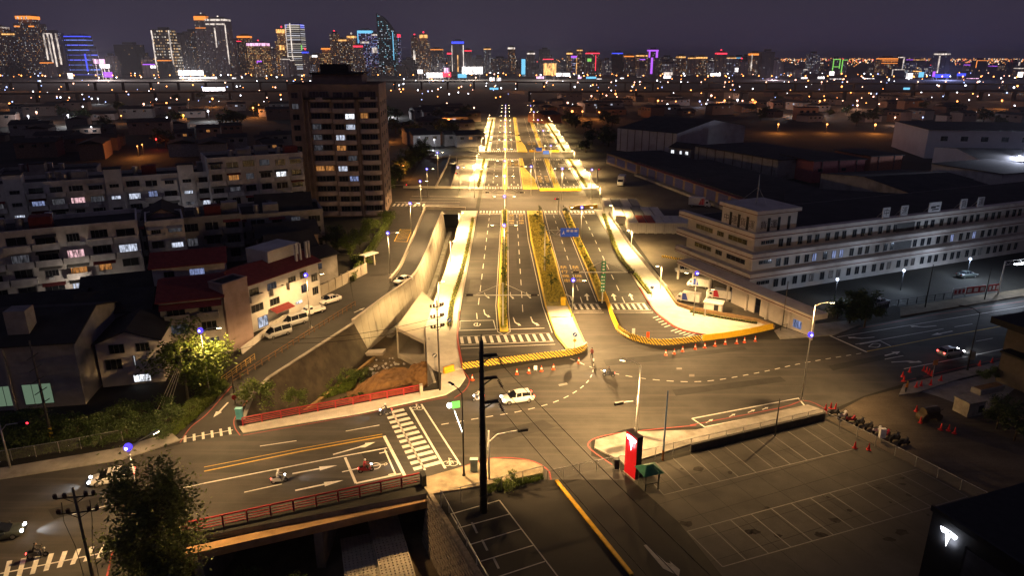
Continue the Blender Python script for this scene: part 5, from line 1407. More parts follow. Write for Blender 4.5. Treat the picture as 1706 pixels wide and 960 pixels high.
ap = ob('worn_apron', MB().sheet(GL([(1512, 646), (1600, 634), (1690, 612), (1700, 640), (1640, 690), (1560, 660)]), -.012), CONC, kind='structure')
LZ = -.008
def lotline(pts, w, par, m=WHITEW): ob('bay_line', MB().strip(GL(pts), w, LZ), m, par)
LOTW = paint('lot_paint_faint', (.16, .15, .135), .8, (.07, .062, .052))
LT = paint('lot_paint', (.4, .38, .34), .5, (.06, .05, .04))
for l in ([(752, 857), (832, 834)], [(832, 834), (930, 962)], [(751, 856), (822, 975)], [(765, 880), (849, 857)], [(783, 908), (868, 882)], [(801, 936), (889, 909)], [(820, 965), (908, 936)]): lotline(l, .13, dl, LT)
for a in ((786, 871), (803, 900), (822, 930)): lotline([a, (a[0] + 9, a[1] + 18)], .22, dl, WHITEW)
def seg(a, b, t): return (a[0] + (b[0] - a[0]) * t, a[1] + (b[1] - a[1]) * t)
def gseg(a, b, t):
    return G(*a).lerp(G(*b), t)
def rowbays(f0, f1, b0, b1, n, par):
    ob('bay_line', MB().strip([G(*f0), G(*f1)], .11, LZ), LOTW, par)
    for i in range(n + 1): ob('bay_line', MB().strip([gseg(f0, f1, i / n), gseg(b0, b1, i / n)], .11, LZ), LOTW, par)
rowbays((1106, 825), (1425, 748), (1062, 778), (1362, 707), 11, cl)
rowbays((1145, 886), (1528, 782), (1204, 945), (1612, 828), 12, cl)
ob('bay_line', MB().strip(GL([(1204, 945), (1612, 828)]), .11, LZ), LOTW, cl)
mark('lane_arrow', GL([(1072, 909), (1077, 908), (1110, 938), (1118, 940), (1115, 935), (1133, 950), (1131, 962), (1126, 958), (1105, 948)]), WHITEW, dl, LZ)
o = thing('kerb_bar', (0, 0, 0), 'long raised yellow kerb dividing the dark parking lot', 'kerb')
kp = resample(GL([(927, 802), (1065, 975)]), 2.02)
for a, b in zip(kp, kp[1:]): ob('kerb_segment', MB().bar((a.x, a.y, .06), tuple(b.lerp(a, .01).xy) + (.06,), .38, .2), mat('kerb_bright_yellow', (.75, .42, .02), .6, var=.15, scale=1.5, second=(.3, .17, .03), sscale=.7), o)
# slab joints and oil stains on the concrete lot
JNT = mat('slab_joint', (.035, .032, .028), .9)
for i in range(1, 6):
    ob('slab_joint', MB().strip([gseg((1035, 792), (1215, 975), i / 6), gseg((1374, 702), (1640, 838), i / 6)], .05, -.012), JNT, cl)
for i in range(1, 9):
    ob('slab_joint', MB().strip([gseg((1040, 790), (1374, 702), i / 9), gseg((1230, 985), (1700, 870), i / 9)], .05, -.0115), JNT, cl)
rs = random.Random(4); STAIN = mat('oil_stain', (.052, .047, .04), .9, var=.3, scale=1.5, spec=.05)
for i in range(22):
    c_ = G(rs.uniform(1110, 1560), rs.uniform(775, 900)); n_ = 9; rr_ = rs.uniform(.2, .75)
    ob('oil_stain', MB().sheet([c_ + Vector((math.cos(k / n_ * 6.283) * rr_ * rs.uniform(.5, 1.2), math.sin(k / n_ * 6.283) * rr_ * rs.uniform(.4, .9), 0)) for k in range(n_)], -.0105), STAIN, cl)
# pylon sign
pa, pb = G(1040, 786), G(1058, 801)
pd = pb - pa; pan = math.atan2(pd.y, pd.x); pw = pd.length
PY = thing('pylon_sign', (pa.x, pa.y, 0), 'tall red pylon sign with a glowing white emblem at the lot entrance', 'sign', pan)
PR = mat('pylon_red', (.5, .008, .02), .4, var=.06); PD = mat('pylon_side', (.06, .03, .035), .5)
PH = 5.3
ob('front_panel', MB().box(0, pw, -.03, .0, .08, PH), PR, PY); ob('body', MB().box(0.01, pw - .01, .001, .75, 0, PH), PD, PY); ob('cap', MB().box(-.02, pw + .02, -.05, .78, PH + .001, PH + .06), PD, PY); ob('plinth', MB().box(-.1, pw + .1, -.12, .85, 0, .07), CONC, PY)
EMW = glow('emblem_white', (1, .93, .95), 9)
def emblem(s, y=0.0):
    """white T-shaped emblem: curved cap above a tapering stem with curved shoulders"""
    mb = MB()
    def poly(pts): mb.add([(x * s, y, z * s) for x, z in pts], [tuple(range(len(pts)))])
    top = [(-.5 + i / 10, .44 + .06 * (1 - ((i - 5) / 5) ** 2)) for i in range(11)]; bot = [(x, z - .07 + .0 * abs(x)) for x, z in top]
    mb2 = [(x, z) for x, z in top]
    for i in range(10): mb.add([(bot[i][0] * s, y, bot[i][1] * s), (bot[i + 1][0] * s, y, bot[i + 1][1] * s), (top[i + 1][0] * s, y, top[i + 1][1] * s), (top[i][0] * s, y, top[i][1] * s)], [(0, 1, 2, 3)])
    for sx in (-1, 1): poly([(sx * .49, .32), (sx * .36, .16), (sx * .2, .2), (sx * .14, .19), (0, .0), (0, .3), (sx * .06, .35), (sx * .3, .37)])
    poly([(-.14, .2), (0, .05), (.14, .2), (0, -.52)])
    return mb
eo = ob('emblem', emblem(1.75), EMW, PY); eo.location = (pw / 2, -.045, PH - 1.15)
d = bpy.data.lights.new('sign_light', 'AREA'); d.energy = 40; d.size = 1; lo = bpy.data.objects.new('sign_light', d); COL.objects.link(lo); lo.parent = PY; lo.location = (pw / 2, -.2, PH - 1.1); lo.rotation_euler = (math.pi / 2, 0, 0)
# guard hut with green roof
hq = G(1080, 812); HT = thing('guard_hut', (hq.x, hq.y, 0), 'small open hut with green metal roof beside the red pylon', 'hut', rad(18))
for x in (-.8, .8):
    for y in (-.7, .7): ob('post', MB().box(x - .06, x + .06, y - .06, y + .06, 0, 2.2), mat('hut_dark', (.05, .05, .045), .6), HT)
GR = mat('hut_roof_green', (.025, .14, .085), .5, var=.2, scale=2)
ob('roof', MB().add([(-1.25, -1.15, 2.2), (1.25, -1.15, 2.2), (1.25, 1.15, 2.2), (-1.25, 1.15, 2.2), (-.35, 0, 2.85), (.35, 0, 2.85)], [(0, 1, 5, 4), (1, 2, 5), (2, 3, 4, 5), (3, 0, 4), (3, 2, 1, 0)]), GR, HT)
for k in range(6): ob('roof_seam', MB().bar((-1.0 + k * .4, -1.15, 2.23), (-.3 + k * .12, -.05, 2.86), .04, .04), GR, HT)
ob('counter', MB().box(-.85, .85, -.75, .75, .85, .95), MATS['hut_dark'], HT); ob('back_panel', MB().box(-.85, .85, .72, .76, 0, 2.1), MATS['hut_dark'], HT); ob('low_panel', MB().box(-.85, -.8, -.7, .7, 0, .85), MATS['hut_dark'], HT)
# showroom building at the bottom right corner
ck = G(1555, 850, 8); SW = thing('showroom', (ck.x, ck.y, 0), 'black showroom building with a glowing white emblem at the bottom right corner', 'building', rad(-70))
# local x runs along the left wall toward the camera, local y to the right (east)
SB = mat('showroom_black', (.012, .012, .013), .5, var=.2); SG = mat('showroom_glass', (.05, .05, .055), .25, spec=.6)
ob('wall', MB().box(0, 26, 0, 30, 0, 7.9), SB, SW); ob('roof', MB().box(-.15, 26.1, -.15, 30.1, 7.902, 8.05), mat('showroom_roof', (.02, .02, .021), .8, var=.3), SW); ob('parapet', MB().box(-.15, 26.1, -.15, .1, 8.052, 8.4), SB, SW)
for k in range(4):
    w = ob('window', MB().box(3.4 + k * 5.2, 7.6 + k * 5.2, -.05, -.002, 3.0, 6.6), SG, SW); ob('window_frame', MB().box(3.3 + k * 5.2, 3.4 + k * 5.2, -.08, -.002, 2.9, 6.7), SB, w)
eo = ob('emblem', emblem(1.6), glow('emblem_cool', (.9, .93, 1), 5), SW); eo.location = (1.8, -.12, 6.4)
d = bpy.data.lights.new('sign_light', 'AREA'); d.energy = 60; d.size = 1.2; d.color = (.8, .85, 1); lo = bpy.data.objects.new('sign_light', d); COL.objects.link(lo); lo.parent = SW; lo.location = (1.8, -.35, 6.4); lo.rotation_euler = (math.pi / 2, 0, 0)
# building, kiosk and planter at the right edge
rb = G(1700, 690); RB = thing('corner_house', (rb.x + 6.0, rb.y + 2.6, 0), 'dark building with overhanging flat roof cut by the right edge', 'building', rad(20))
ob('wall', MB().box(0, 12, 0, 8, 0, 9), mat('corner_wall', (.1, .085, .07), .85), RB); ob('roof', MB().box(-2.4, 13, -2.0, 9, 9.002, 9.9), BLK, RB)
for k in range(2): ob('window', MB().box(1 + k * 3, 3 + k * 3, -.06, -.002, 4, 6), GLASS, RB)
ob('canopy', MB().box(-2.0, 0, -.8, 7, 5.2, 5.5), BLK, RB)
kq = G(1612, 688); KI = thing('kiosk', (kq.x, kq.y, 0), 'small pale concrete box kiosk with a dark opening in the yard', 'kiosk', rad(18))
ob('wall', MB().box(-1.3, 1.6, -1, 1.2, 0, 1.9), mat('kiosk_wall', (.34, .3, .23), .85), KI); ob('roof', MB().box(-1.4, 1.7, -1.1, 1.3, 1.902, 2.05), MATS['kiosk_wall'], KI); ob('door', MB().box(.5, 1.3, -1.03, -1.002, .4, 1.4), BLK, KI)
pq = G(1645, 652); PL = thing('planter', (pq.x, pq.y, 0), 'long concrete planter box with dark shrubs near the right edge', 'planter', rad(20))
ob('box', MB().box(-2.4, 2.4, -.7, .7, 0, .8), CONC, PL); ob('soil', MB().box(-2.2, 2.2, -.55, .55, .802, .83), DIRT, PL)
mq = G(1548, 700); ME = thing('road_roller', (mq.x, mq.y, 0), 'small dark drum machine parked among the road works', 'machine', rad(15))
DM = mat('machine_brown', (.1, .07, .035), .6, var=.3)
ob('drum', MB().tube((-1.1, -.6, .6), (-1.1, .6, .6), .6, n=18), DM, ME); ob('body', MB().box(-.5, 1.2, -.5, .5, .35, 1.0).box(-.9, .9, -.6, .6, 1.02, 1.5), DM, ME); ob('drum', MB().tube((1.1, -.55, .45), (1.1, .55, .45), .45, n=16), DM, ME); ob('hood', MB().tube((-1.2, 0, 1.35), (1.0, 0, 1.35), .55, n=12), DM, ME); ob('handle', MB().bar((1.2, 0, 1.0), (2.0, 0, 1.3), .06, .06), DKMET, ME)
bq = G(1468, 735); BX = thing('meter_box', (bq.x, bq.y, 0), 'white notice box among the bikes at the lot fence', 'box'); ob('body', MB().box(-.35, .35, -.2, .2, .5, 1.7), SIGNW, BX); ob('leg', MB().box(-.06, .06, -.06, .06, 0, .5), GALV, BX)
# row of parked bicycles / scooters against the fence on the right of the lot
row = resample(GL([(1385, 694), (1440, 716), (1512, 750)]), 1.15)
for i, q in enumerate(row):
    t = thing('parked_scooter', (q.x + .5, q.y + .35, 0), f'scooter packed in the dark row along the right lot fence, {nth(i)} from the road', 'scooter', rad(20 + R.uniform(-14, 14)), 'scooters parked along the lot fence', R.uniform(.9, 1.1))
    c = [SCD, SCD, SCR, SCW][i * 7 % 4]
    for x in (-.6, .62): put('wheel', mesh(MB().tube((0, -.05, 0), (0, .05, 0), .27, n=12), TYRE, name='wheel'), t, (x, 0, .27))
    ob('body', loft([(-.8, [(-.1, .5), (.1, .5), (.1, .72), (-.1, .72)]), (-.3, [(-.16, .3), (.16, .3), (.16, .8), (-.16, .8)]), (.05, [(-.14, .25), (.14, .25), (.14, .5), (-.14, .5)]), (.4, [(-.16, .25), (.16, .25), (.14, .95), (-.14, .95)]), (.55, [(-.1, .45), (.1, .45), (.1, .98), (-.1, .98)])], 0), c, t)
    ob('handlebar', MB().tube((.42, -.33, 1.03), (.42, .33, 1.03), .025, n=5), DKMET, t); ob('seat', MB().box(-.7, .0, -.14, .14, .8, .88), BLK, t)
# ================================================================= BUILDINGS NEAR AND MIDDLE
WALLP = mat('wall_pale', (.58, .54, .5), .9, var=.15, scale=.4, second=(.16, .14, .12), sscale=.25, sfac=.7)
WALLG = mat('wall_grey', (.3, .28, .265), .9, var=.18, scale=.4, second=(.1, .09, .08), sscale=.25, sfac=.7)
WALLK = mat('wall_pink', (.34, .25, .23), .9, var=.15, scale=.4, second=(.18, .12, .1), sscale=.3, sfac=.6)
WALLB = mat('wall_brown', (.26, .19, .16), .9, var=.2, scale=.4, second=(.1, .07, .05), sscale=.3, sfac=.6)
WALLW = mat('wall_white', (.55, .53, .5), .85, var=.1, scale=.4, second=(.3, .27, .24), sscale=.25, sfac=.6)
ROOFD = mat('roof_dark', (.035, .033, .032), .9, var=.35, scale=.25, second=(.07, .06, .055), sscale=.15)
ROOFR = mat('roof_red', (.16, .03, .03), .8, var=.25, scale=1.5)
FRAME = mat('window_frame', (.16, .16, .16), .5, .3)
PANE = mat('pane_dark', (.012, .014, .018), .12, spec=.7)
LITP = {'c': glowvar('pane_cool', (.75, .82, 1), 1.1), 'w': glowvar('pane_warm', (1, .42, .12), .6), 'p': glowvar('pane_pink', (1, .6, .65), 1.2), 'g': glow('pane_green', (.5, .75, .5), .22), 'd': glowvar('pane_dim', (.6, .6, .7), .12), 'b': glowvar('pane_blue', (.45, .55, 1), .6), 'x': glowvar('pane_bright', (.9, .94, 1), 2.2)}
WF = {}
def window(t, x, y, z, w, h, kind=None, rz=0, mull=2):
    """frame with mullions, its pane a sub-part; x,z lower left corner on a face at local y looking -y"""
    k = (round(w, 1), round(h, 1), mull)
    if k not in WF:
        f = .06; mb = MB()
        mb.box(0, w, -.08, .02, 0, f).box(0, w, -.08, .02, h - f, h).box(0, f, -.08, .02, f, h - f).box(w - f, w, -.08, .02, f, h - f)
        for i in range(1, mull): mb.box(w * i / mull - f / 2, w * i / mull + f / 2, -.07, .02, f, h - f)
        WF[k] = mesh(mb, FRAME, name='window')
    o = put('window', WF[k], t, (x, y, z), rz)
    pk = k[:2] + (kind,)
    if pk not in WF: WF[pk] = mesh(MB().add([(.05, -.03, .05), (w - .05, -.03, .05), (w - .05, -.03, h - .05), (.05, -.03, h - .05)], [(0, 1, 2, 3)]), LITP.get(kind, PANE), name='pane')
    put('pane', WF[pk], o)
    return o
BALC = {}
def balcony(t, x, y, z, w, d, m, rail=False, ph=1.05):
    k = (round(w, 1), d, m.name, rail, ph)
    if k not in BALC:
        mb = MB().box(0, w, -d, -.002, -.15, 0)
        if not rail: mb.box(0, w, -d, -d + .12, .002, ph).box(0, .12, -d + .122, -.002, .002, ph).box(w - .12, w, -d + .122, -.002, .002, ph)
        else:
            mb.box(0, w, -d, -d + .05, 1.0, 1.05)
            for i in range(int(w / .3)): mb.box(i * .3, i * .3 + .04, -d, -d + .04, .002, .998)
        BALC[k] = mesh(mb, m, name='balcony')
    return put('balcony', BALC[k], t, (x, y, z))
def shell(A, Bp, depth, h, label, wall, name='apartment_block', cat='building', group=None, parapet=.9, roof=ROOFD):
    A, Bp = Vector((A[0], A[1], 0)), Vector((Bp[0], Bp[1], 0)); d = Bp - A
    t = thing(name, (A.x, A.y, -.02), label, cat, math.atan2(d.y, d.x), group); L = d.length
    ob('wall', MB().box(0, L, 0, depth, 0, h), wall, t)
    ob('roof', MB().box(.26, L - .26, .26, depth - .26, h + .002, h + .08), roof, t)
    if parapet:
        ob('parapet', MB().box(-.05, L + .05, -.05, .25, h + .001, h + parapet), wall, t)
        ob('parapet', MB().box(-.05, L + .05, depth - .25, depth + .05, h + .001, h + parapet), wall, t)
        for x in (-.05, L - .25): ob('parapet', MB().box(x, x + .3, .252, depth - .252, h + .001, h + parapet), wall, t)
    return t, L
TANK = mesh(MB().tube((0, 0, .6), (0, 0, 2.2), .7, n=12).box(-.5, .5, -.5, .5, 0, .6), mat('tank_steel', (.4, .4, .42), .35, .8), name='water_tank')
ACM = mesh(MB().box(0, .85, -.42, -.06, 0, .62), mat('air_conditioner', (.5, .5, .48), .6), name='air_conditioner')
AWN = {}
def awning(t, x, z, w, m):
    k = (round(w, 1), m.name)
    if k not in AWN: AWN[k] = mesh(MB().add([(0, -.02, .5), (w, -.02, .5), (w, -.95, .1), (0, -.95, .1), (0, -.02, .46), (w, -.02, .46), (w, -.95, .06), (0, -.95, .06)], [(0, 3, 2, 1), (4, 5, 6, 7), (3, 7, 6, 2)]), m, name='awning')
    put('awning', AWN[k], t, (x, 0, z))
def apartment(A, Bp, depth, h, storeys, bay, label, lits, wall=WALLP, stair=(), seed=1, group=None, extra=True, inset=True):
    r = random.Random(seed); t, L = shell(A, Bp, depth, h, label, wall, group=group)
    sh = h / storeys; n = max(2, int(L / bay)); bw = L / n
    for s in range(storeys):
        for i in range(n):
            x, z = i * bw, s * sh
            if i in stair: continue
            kd = lits.get((s, i)); 
            if r.random() < .6: balcony(t, x + .12, 0, z + .18, bw - .24, 1.1, wall)
            ww = bw * r.choice((.5, .64, .64, .72)); wz = z + 1.15 - .2 + r.choice((0, 0, .25))
            window(t, x + bw * .5 - ww / 2, 0, wz, ww, min(1.9, sh - 1.5), kd, mull=r.choice((2, 3, 4)))
            if r.random() < .45: put('air_conditioner', ACM, t, (x + r.uniform(.2, bw - 1.1), 0, z + .25))
            if r.random() < .35: awning(t, x + .3, z + sh - .75, bw - .6, r.choice((ROOFR, GALV, ROOFD)))
    for i in stair:
        x = i * bw
        ob('stair_tower', MB().box(x + .2, x + bw - .2, -.9, 3.4, 0, h + 3.0), wall, t); ob('stair_roof', MB().box(x + .05, x + bw - .05, -1.05, 3.5, h + 3.002, h + 3.2), ROOFD, t)
        for s in range(storeys): window(t, x + bw * .25, -.9, s * sh + 1.4, bw * .5, .9, lits.get((s, i)), mull=3)
    for k in range(int(L / 6)): ob('drain_pipe', MB().box(k * 6 + .1, k * 6 + .22, -.14, -.002, 0, h), GALV, t)
    if extra:
        for k in range(max(3, int(L / 7))):
            x = r.uniform(2, L - 4); y = r.uniform(3, depth - 3)
            put('water_tank', TANK, t, (x, y, h + .08))
            if r.random() < .6: ob('roof_shed', MB().box(x + 1.5, x + 5.0, y - 1.4, y + 1.6, h + .08, h + 2.4), WALLG if r.random() < .5 else ROOFR, t)
    return t
# rows of walk-up flats on the left
apartment((-126, 166), (-80.5, 188.5), 12, 15, 5, 4.0, 'long row of pale walk-up flats behind the pink gabled house', {(3, 2): 'b', (3, 3): 'd', (3, 4): 'p', (3, 5): 'd', (3, 7): 'c', (2, 1): 'c', (3, 8): 'b', (3, 10): 'c', (2, 11): 'c', (3, 0): 'd', (3, 6): 'c', (2, 10): 'd'}, WALLP, (1, 6, 10), 2)
apartment((-79.5, 184), (-58, 196), 13, 19, 6, 3.6, 'stepped pale block of flats directly left of the dark tower', {(4, 1): 'w', (4, 2): 'd', (4, 4): 'x', (3, 1): 'd', (2, 4): 'd', (5, 3): 'd'}, WALLP, (), 3)
apartment((-97, 115.5), (-70.5, 129.2), 12, 15, 5, 3.8, 'row of pale flats with lit pink and orange windows on the far left', {(3, 1): 'd', (3, 2): 'd', (3, 4): 'p', (2, 4): 'w', (3, 5): None, (2, 5): 'w', (1, 4): 'c', (1, 5): 'c', (0, 5): 'c', (3, 6): 'c'}, WALLP, (0,), 4)
apartment((-70, 131), (-64, 134), 10, 14.2, 5, 3.2, 'narrow pale stair block with a white lit window beside the pink gable', {(3, 1): 'c', (2, 1): 'd', (4, 1): 'd'}, WALLP, (), 5, extra=False)
apartment((-140, 190), (-118, 200), 12, 14, 4, 4, 'dim flats at the left edge below the fields', {(2, 1): 'd'}, WALLG, (2,), 6)
apartment((-66, 160), (-46, 168), 14, 9, 3, 4, 'low dark flats in front of the tower', {(1, 2): 'd', (2, 3): 'd'}, WALLG, (), 8)
apartment((-90, 146), (-62, 158), 12, 10, 3, 4.2, 'dark low flats behind the red-roofed houses', {(1, 4): 'd'}, WALLG, (), 9)
# the dark tower
TW, TL = shell((-62.5, 203), (-37.5, 205), 22, 36.5, 'tall dark residential tower with balconies and a few lit windows', WALLB, 'residential_tower', parapet=1.2)
SH = 2.95
tl = {(9, 4): 'x', (9, 6): 'w', (8, 4): 'c', (7, 1): 'd', (7, 3): 'c', (6, 3): 'w', (4, 1): 'w', (4, 2): 'w', (4, 3): 'c', (3, 4): 'b', (3, 5): 'd', (4, 0): None, (10, 0): 'd', (6, 1): 'd', (5, 4): 'd', (2, 5): 'd', (8, 1): 'd'}
BAYW = mat('tower_parapet', (.55, .44, .38), .9, var=.12, scale=.6, second=(.2, .15, .12), sscale=.4)
def curved(x0, x1, y, z, h, bulge, m, par, nm='balcony'):
    n = 8; mb = MB(); f = []
    for i in range(n + 1):
        u = i / n; xx = x0 + (x1 - x0) * u; yy = y - bulge * math.sin(math.pi * u) ** .6 - .1
        f.append((xx, yy))
    for (a, b) in zip(f, f[1:]):
        mb.add([(a[0], a[1], z), (b[0], b[1], z), (b[0], b[1], z + h), (a[0], a[1], z + h), (a[0], y, z), (b[0], y, z), (b[0], y, z + h), (a[0], y, z + h)], [(0, 1, 2, 3), (3, 2, 6, 7), (1, 0, 4, 5)])
    return ob(nm, mb, m, par)
for s in range(12):
    z = s * SH + .6
    for bi, (x0, x1) in enumerate(((5.6, 11.6), (19.2, 24.6))):
        curved(x0, x1, 0, z, 1.15, 1.2, BAYW, TW)
        nwin = 2
        for k in range(nwin): window(TW, x0 + .4 + k * (x1 - x0 - .6) / 2, -.35, z + 1.2, (x1 - x0) / 2 - .5, 1.5, tl.get((s, (1, 2)[k] if bi == 0 else (6, 7)[k])), mull=3)
    balcony(TW, 12.0, 0, z, 6.2, .9, BAYW)
    for k, c in ((0, 3), (1, 4), ): window(TW, 12.3 + k * 3.0, 0, z + 1.0, 2.6, 1.5, tl.get((s, c)), mull=3)
    window(TW, .8, 0, z + .9, 1.8, 1.5, tl.get((s, 0)), mull=2)
for x in (3.6, 5.0, 18.5): ob('pilaster', MB().box(x, x + .45, -.75, -.002, 0, 36.4), WALLB, TW)
ob('penthouse', MB().box(6, 20, 5, 17, 36.6, 40.2), WALLB, TW); ob('penthouse_roof', MB().box(5.4, 20.6, 4.4, 17.6, 40.202, 40.7), ROOFD, TW); ob('tank_house', MB().box(8, 16, 8, 14, 40.702, 43), ROOFD, TW)
ob('crown_beam', MB().box(4.4, 24.2, -1.2, -.3, 33.6, 34.2), ROOFD, TW)
# side wall windows of the tower facing the boulevard
for s in range(11):
    for y in (3, 9, 15): window(TW, TL + .03, y, s * SH + 2, 1.6, 1.3, None, math.pi / 2)
# gabled houses
def gable_house(A, Bp, depth, h, ridge, label, wall, roofm, rows, along=False, name='house', group='houses on the left', over=.5):
    A, Bp = Vector((A[0], A[1], 0)), Vector((Bp[0], Bp[1], 0)); d = Bp - A; L = d.length
    t = thing(name, (A.x, A.y, -.02), label, 'house', math.atan2(d.y, d.x), group)
    if along:   # ridge parallel to the front
        pr = [(0, 0, 0), (0, depth, 0), (0, depth, h), (0, depth / 2, h + ridge), (0, 0, h)]
        mb = MB().add([(0, y, z) for _, y, z in pr] + [(L, y, z) for _, y, z in pr], [(4, 3, 2, 1, 0), (5, 6, 7, 8, 9), (0, 5, 9, 4), (1, 2, 7, 6)])
        ob('wall', mb, wall, t)
        for y0, z0, y1, z1, nm in ((-over, h - over * ridge / (depth / 2), depth / 2, h + ridge, 'roof'), (depth + over, h - over * ridge / (depth / 2), depth / 2, h + ridge, 'roof')):
            ob(nm, MB().add([(-over, y0, z0 + .05), (L + over, y0, z0 + .05), (L + over, y1, z1 + .05), (-over, y1, z1 + .05), (-over, y0, z0 + .22), (L + over, y0, z0 + .22), (L + over, y1, z1 + .22), (-over, y1, z1 + .22)], [(0, 1, 2, 3), (7, 6, 5, 4), (0, 4, 5, 1), (1, 5, 6, 2), (3, 7, 4, 0)]), roofm, t)
    else:
        mb = MB().add([(0, 0, 0), (L, 0, 0), (L, 0, h), (L / 2, 0, h + ridge), (0, 0, h), (0, depth, 0), (L, depth, 0), (L, depth, h), (L / 2, depth, h + ridge), (0, depth, h)], [(0, 1, 2, 3, 4), (9, 8, 7, 6, 5), (0, 4, 9, 5), (1, 6, 7, 2)])
        ob('wall', mb, wall, t)
        sl_ = ridge / (L / 2)
        for x0, x1 in ((-over, L / 2), (L + over, L / 2)):
            z0 = h - over * sl_
            ob('roof', MB().add([(x0, -over, z0 + .05), (x1, -over, h + ridge + .05), (x1, depth + over, h + ridge + .05), (x0, depth + over, z0 + .05), (x0, -over, z0 + .22), (x1, -over, h + ridge + .22), (x1, depth + over, h + ridge + .22), (x0, depth + over, z0 + .22)], [(0, 1, 2, 3), (7, 6, 5, 4), (0, 4, 5, 1), (2, 6, 7, 3), (3, 7, 4, 0)]), roofm, t)
    for (x, z, w, hh, k) in rows: window(t, x * L, 0, z, w, hh, k, mull=3)
    return t, L
c1, L1 = gable_house((-53.5, 100.2), (-45.2, 103.2), 13, 9.6, 1.6, 'three-storey house with dark red roof and balconies left of the parked vans', WALLG, ROOFR, [(.1, 7.2, 2.6, 1.6, None), (.62, 7.4, 1.8, 1.5, None), (.12, 4.2, 2.6, 1.6, 'd'), (.62, 4.2, 2.2, 1.6, None), (.66, 1.4, 1.9, 1.7, 'd'), (.12, 1.2, 2.4, 1.7, None)], True)
for z in (3.5, 6.5): balcony(c1, .6, 0, z, 3.4, 1.0, WALLG); balcony(c1, 5.2, 0, z, 3.0, 1.0, WALLG)
ob('awning', MB().add([(0, -.1, 9.2), (L1, -.1, 9.2), (L1, -1.4, 8.6), (0, -1.4, 8.6)], [(0, 1, 2, 3)]), ROOFR, c1)
sp = shell((-44.9, 103.4), (-42.6, 107.6), 3.2, 11.2, 'tall bare pale stair wall between the two red-roofed houses', WALLK, 'stair_block', parapet=.3)[0]
c1b, L1b = gable_house((-60, 112), (-49.5, 116), 9, 11.5, 1.4, 'upper house with long dark red roof strips and a blue curtained window', WALLP, ROOFR, [(.15, 9.3, 1.6, 1.4, None), (.5, 9.3, 2.4, 1.5, 'b'), (.15, 6.2, 1.6, 1.4, None)], True)
c2, L2 = gable_house((-44.6, 111.5), (-36.4, 126.5), 10, 8.6, 1.5, 'white three-storey house row with red roofs facing the parked vans', WALLW, ROOFR, [(.04, 6.4, 2.0, 1.3, None), (.04, 3.4, 2.6, 1.4, None), (.27, 6.3, 2.0, 1.3, 'd'), (.28, 3.4, 2.2, 1.3, None), (.55, 6.2, 1.8, 1.2, None), (.72, 6.3, 1.6, 1.4, None), (.72, 3.6, 1.8, 1.6, 'd'), (.88, 5.0, 1.5, 1.5, None), (.88, 2.4, 1.5, 1.5, None)], True)
ob('awning', MB().add([(.26 * L2, -.1, 3.1), (.52 * L2, -.1, 3.1), (.52 * L2, -1.8, 2.5), (.26 * L2, -1.8, 2.5)], [(0, 1, 2, 3)]), ROOFR, c2)
for x in (.02, .3, .52): balcony(c2, x * L2, 0, 5.6, 2.8, .8, WALLW)
for x in (.78, .84, .93, .97): ob('chimney', MB().box(x * L2, x * L2 + .35, 1.5, 1.9, 8.3, 12.4), WALLW, c2)
ob('shop_light', MB().box(.62 * L2, .7 * L2, -.3, -.1, 2.1, 2.4), LITP['x'], c2); window(c2, .1 * L2, 0, .3, 2.2, 2.0, 'c')
ob('roof_room', MB().box(.5 * L2, .95 * L2, 3.5, 9, 9.2, 12), WALLW, c2)
pk, LP_ = gable_house((-73.5, 137), (-67, 140), 10, 14.2, 1.8, 'tall narrow pink house with a pointed gable and round windows', WALLK, ROOFD, [(.15, 9.5, 1.0, 1.2, None)])
for x, z in ((.5, 11.6), (.52, 9.4)): ob('round_window', MB().tube((x * LP_, -.08, z), (x * LP_, .02, z), .55, n=14), PANE, pk)
gable_house((-58.5, 91), (-50.5, 93), 12, 6.6, 1.6, 'dim white gabled house behind the leafy tree on the left', WALLP, ROOFD, [(.2, 5.0, 2.0, 1.4, None), (.62, 5.0, 1.8, 1.3, None), (.55, 2.9, .3, 1.6, 'x'), (.5, .3, 2.3, 1.2, 'x'), (.1, 2.6, 2.2, 1.6, None)], over=.4)
gb, LB = gable_house((-76, 82.6), (-58.0, 85.8), 16, 9.2, 2.2, 'big dark hall with green-lit ground floor windows at the left edge', WALLG, ROOFD, [(.05, .6, 2.4, 3.0, 'g'), (.36, .6, 3.2, 3.0, 'g'), (.6, .6, 3.6, 3.0, 'g')], True)
ob('chimney', MB().box(9.8, 12.4, 2, 4.5, 9, 13.2), WALLG, gb); ob('pilaster', MB().box(9.6, 9.9, -.3, -.002, 0, 9), WALLG, gb)
for i, (a, b, dd, hh, rg, lb, wm) in enumerate((((-80, 100), (-68, 104), 10, 7, 2, 'black-roofed house behind the big hall', WALLG), ((-66, 99), (-56, 102), 9, 8, 2, 'dark house between the hall and the red-roofed house', WALLG), ((-70, 108), (-60, 112), 9, 8, 1.8, 'shadowed house below the lit flats', WALLG),
        ((-50, 141), (-42, 146), 9, 6.5, 2.4, 'dark pavilion with hipped roof beside the bright bushes', WALLG), ((-56, 150), (-44, 155), 10, 7, 2, 'dark low house below the tower', WALLB), ((-45, 133), (-37, 143), 8, 5.5, 1.2, 'dim house behind the white boundary wall', WALLG), ((-62, 168), (-50, 172), 9, 9, 3.4, 'house with a steep pyramid-like dark roof before the tower', WALLG))):
    gable_house(a, b, dd, hh, rg, lb, wm, ROOFD, [(.15, hh - 2.4, 1.8, 1.3, None), (.55, hh - 2.4, 1.8, 1.3, 'd' if i % 2 else None), (.3, 1.2, 2, 1.4, None)], True)
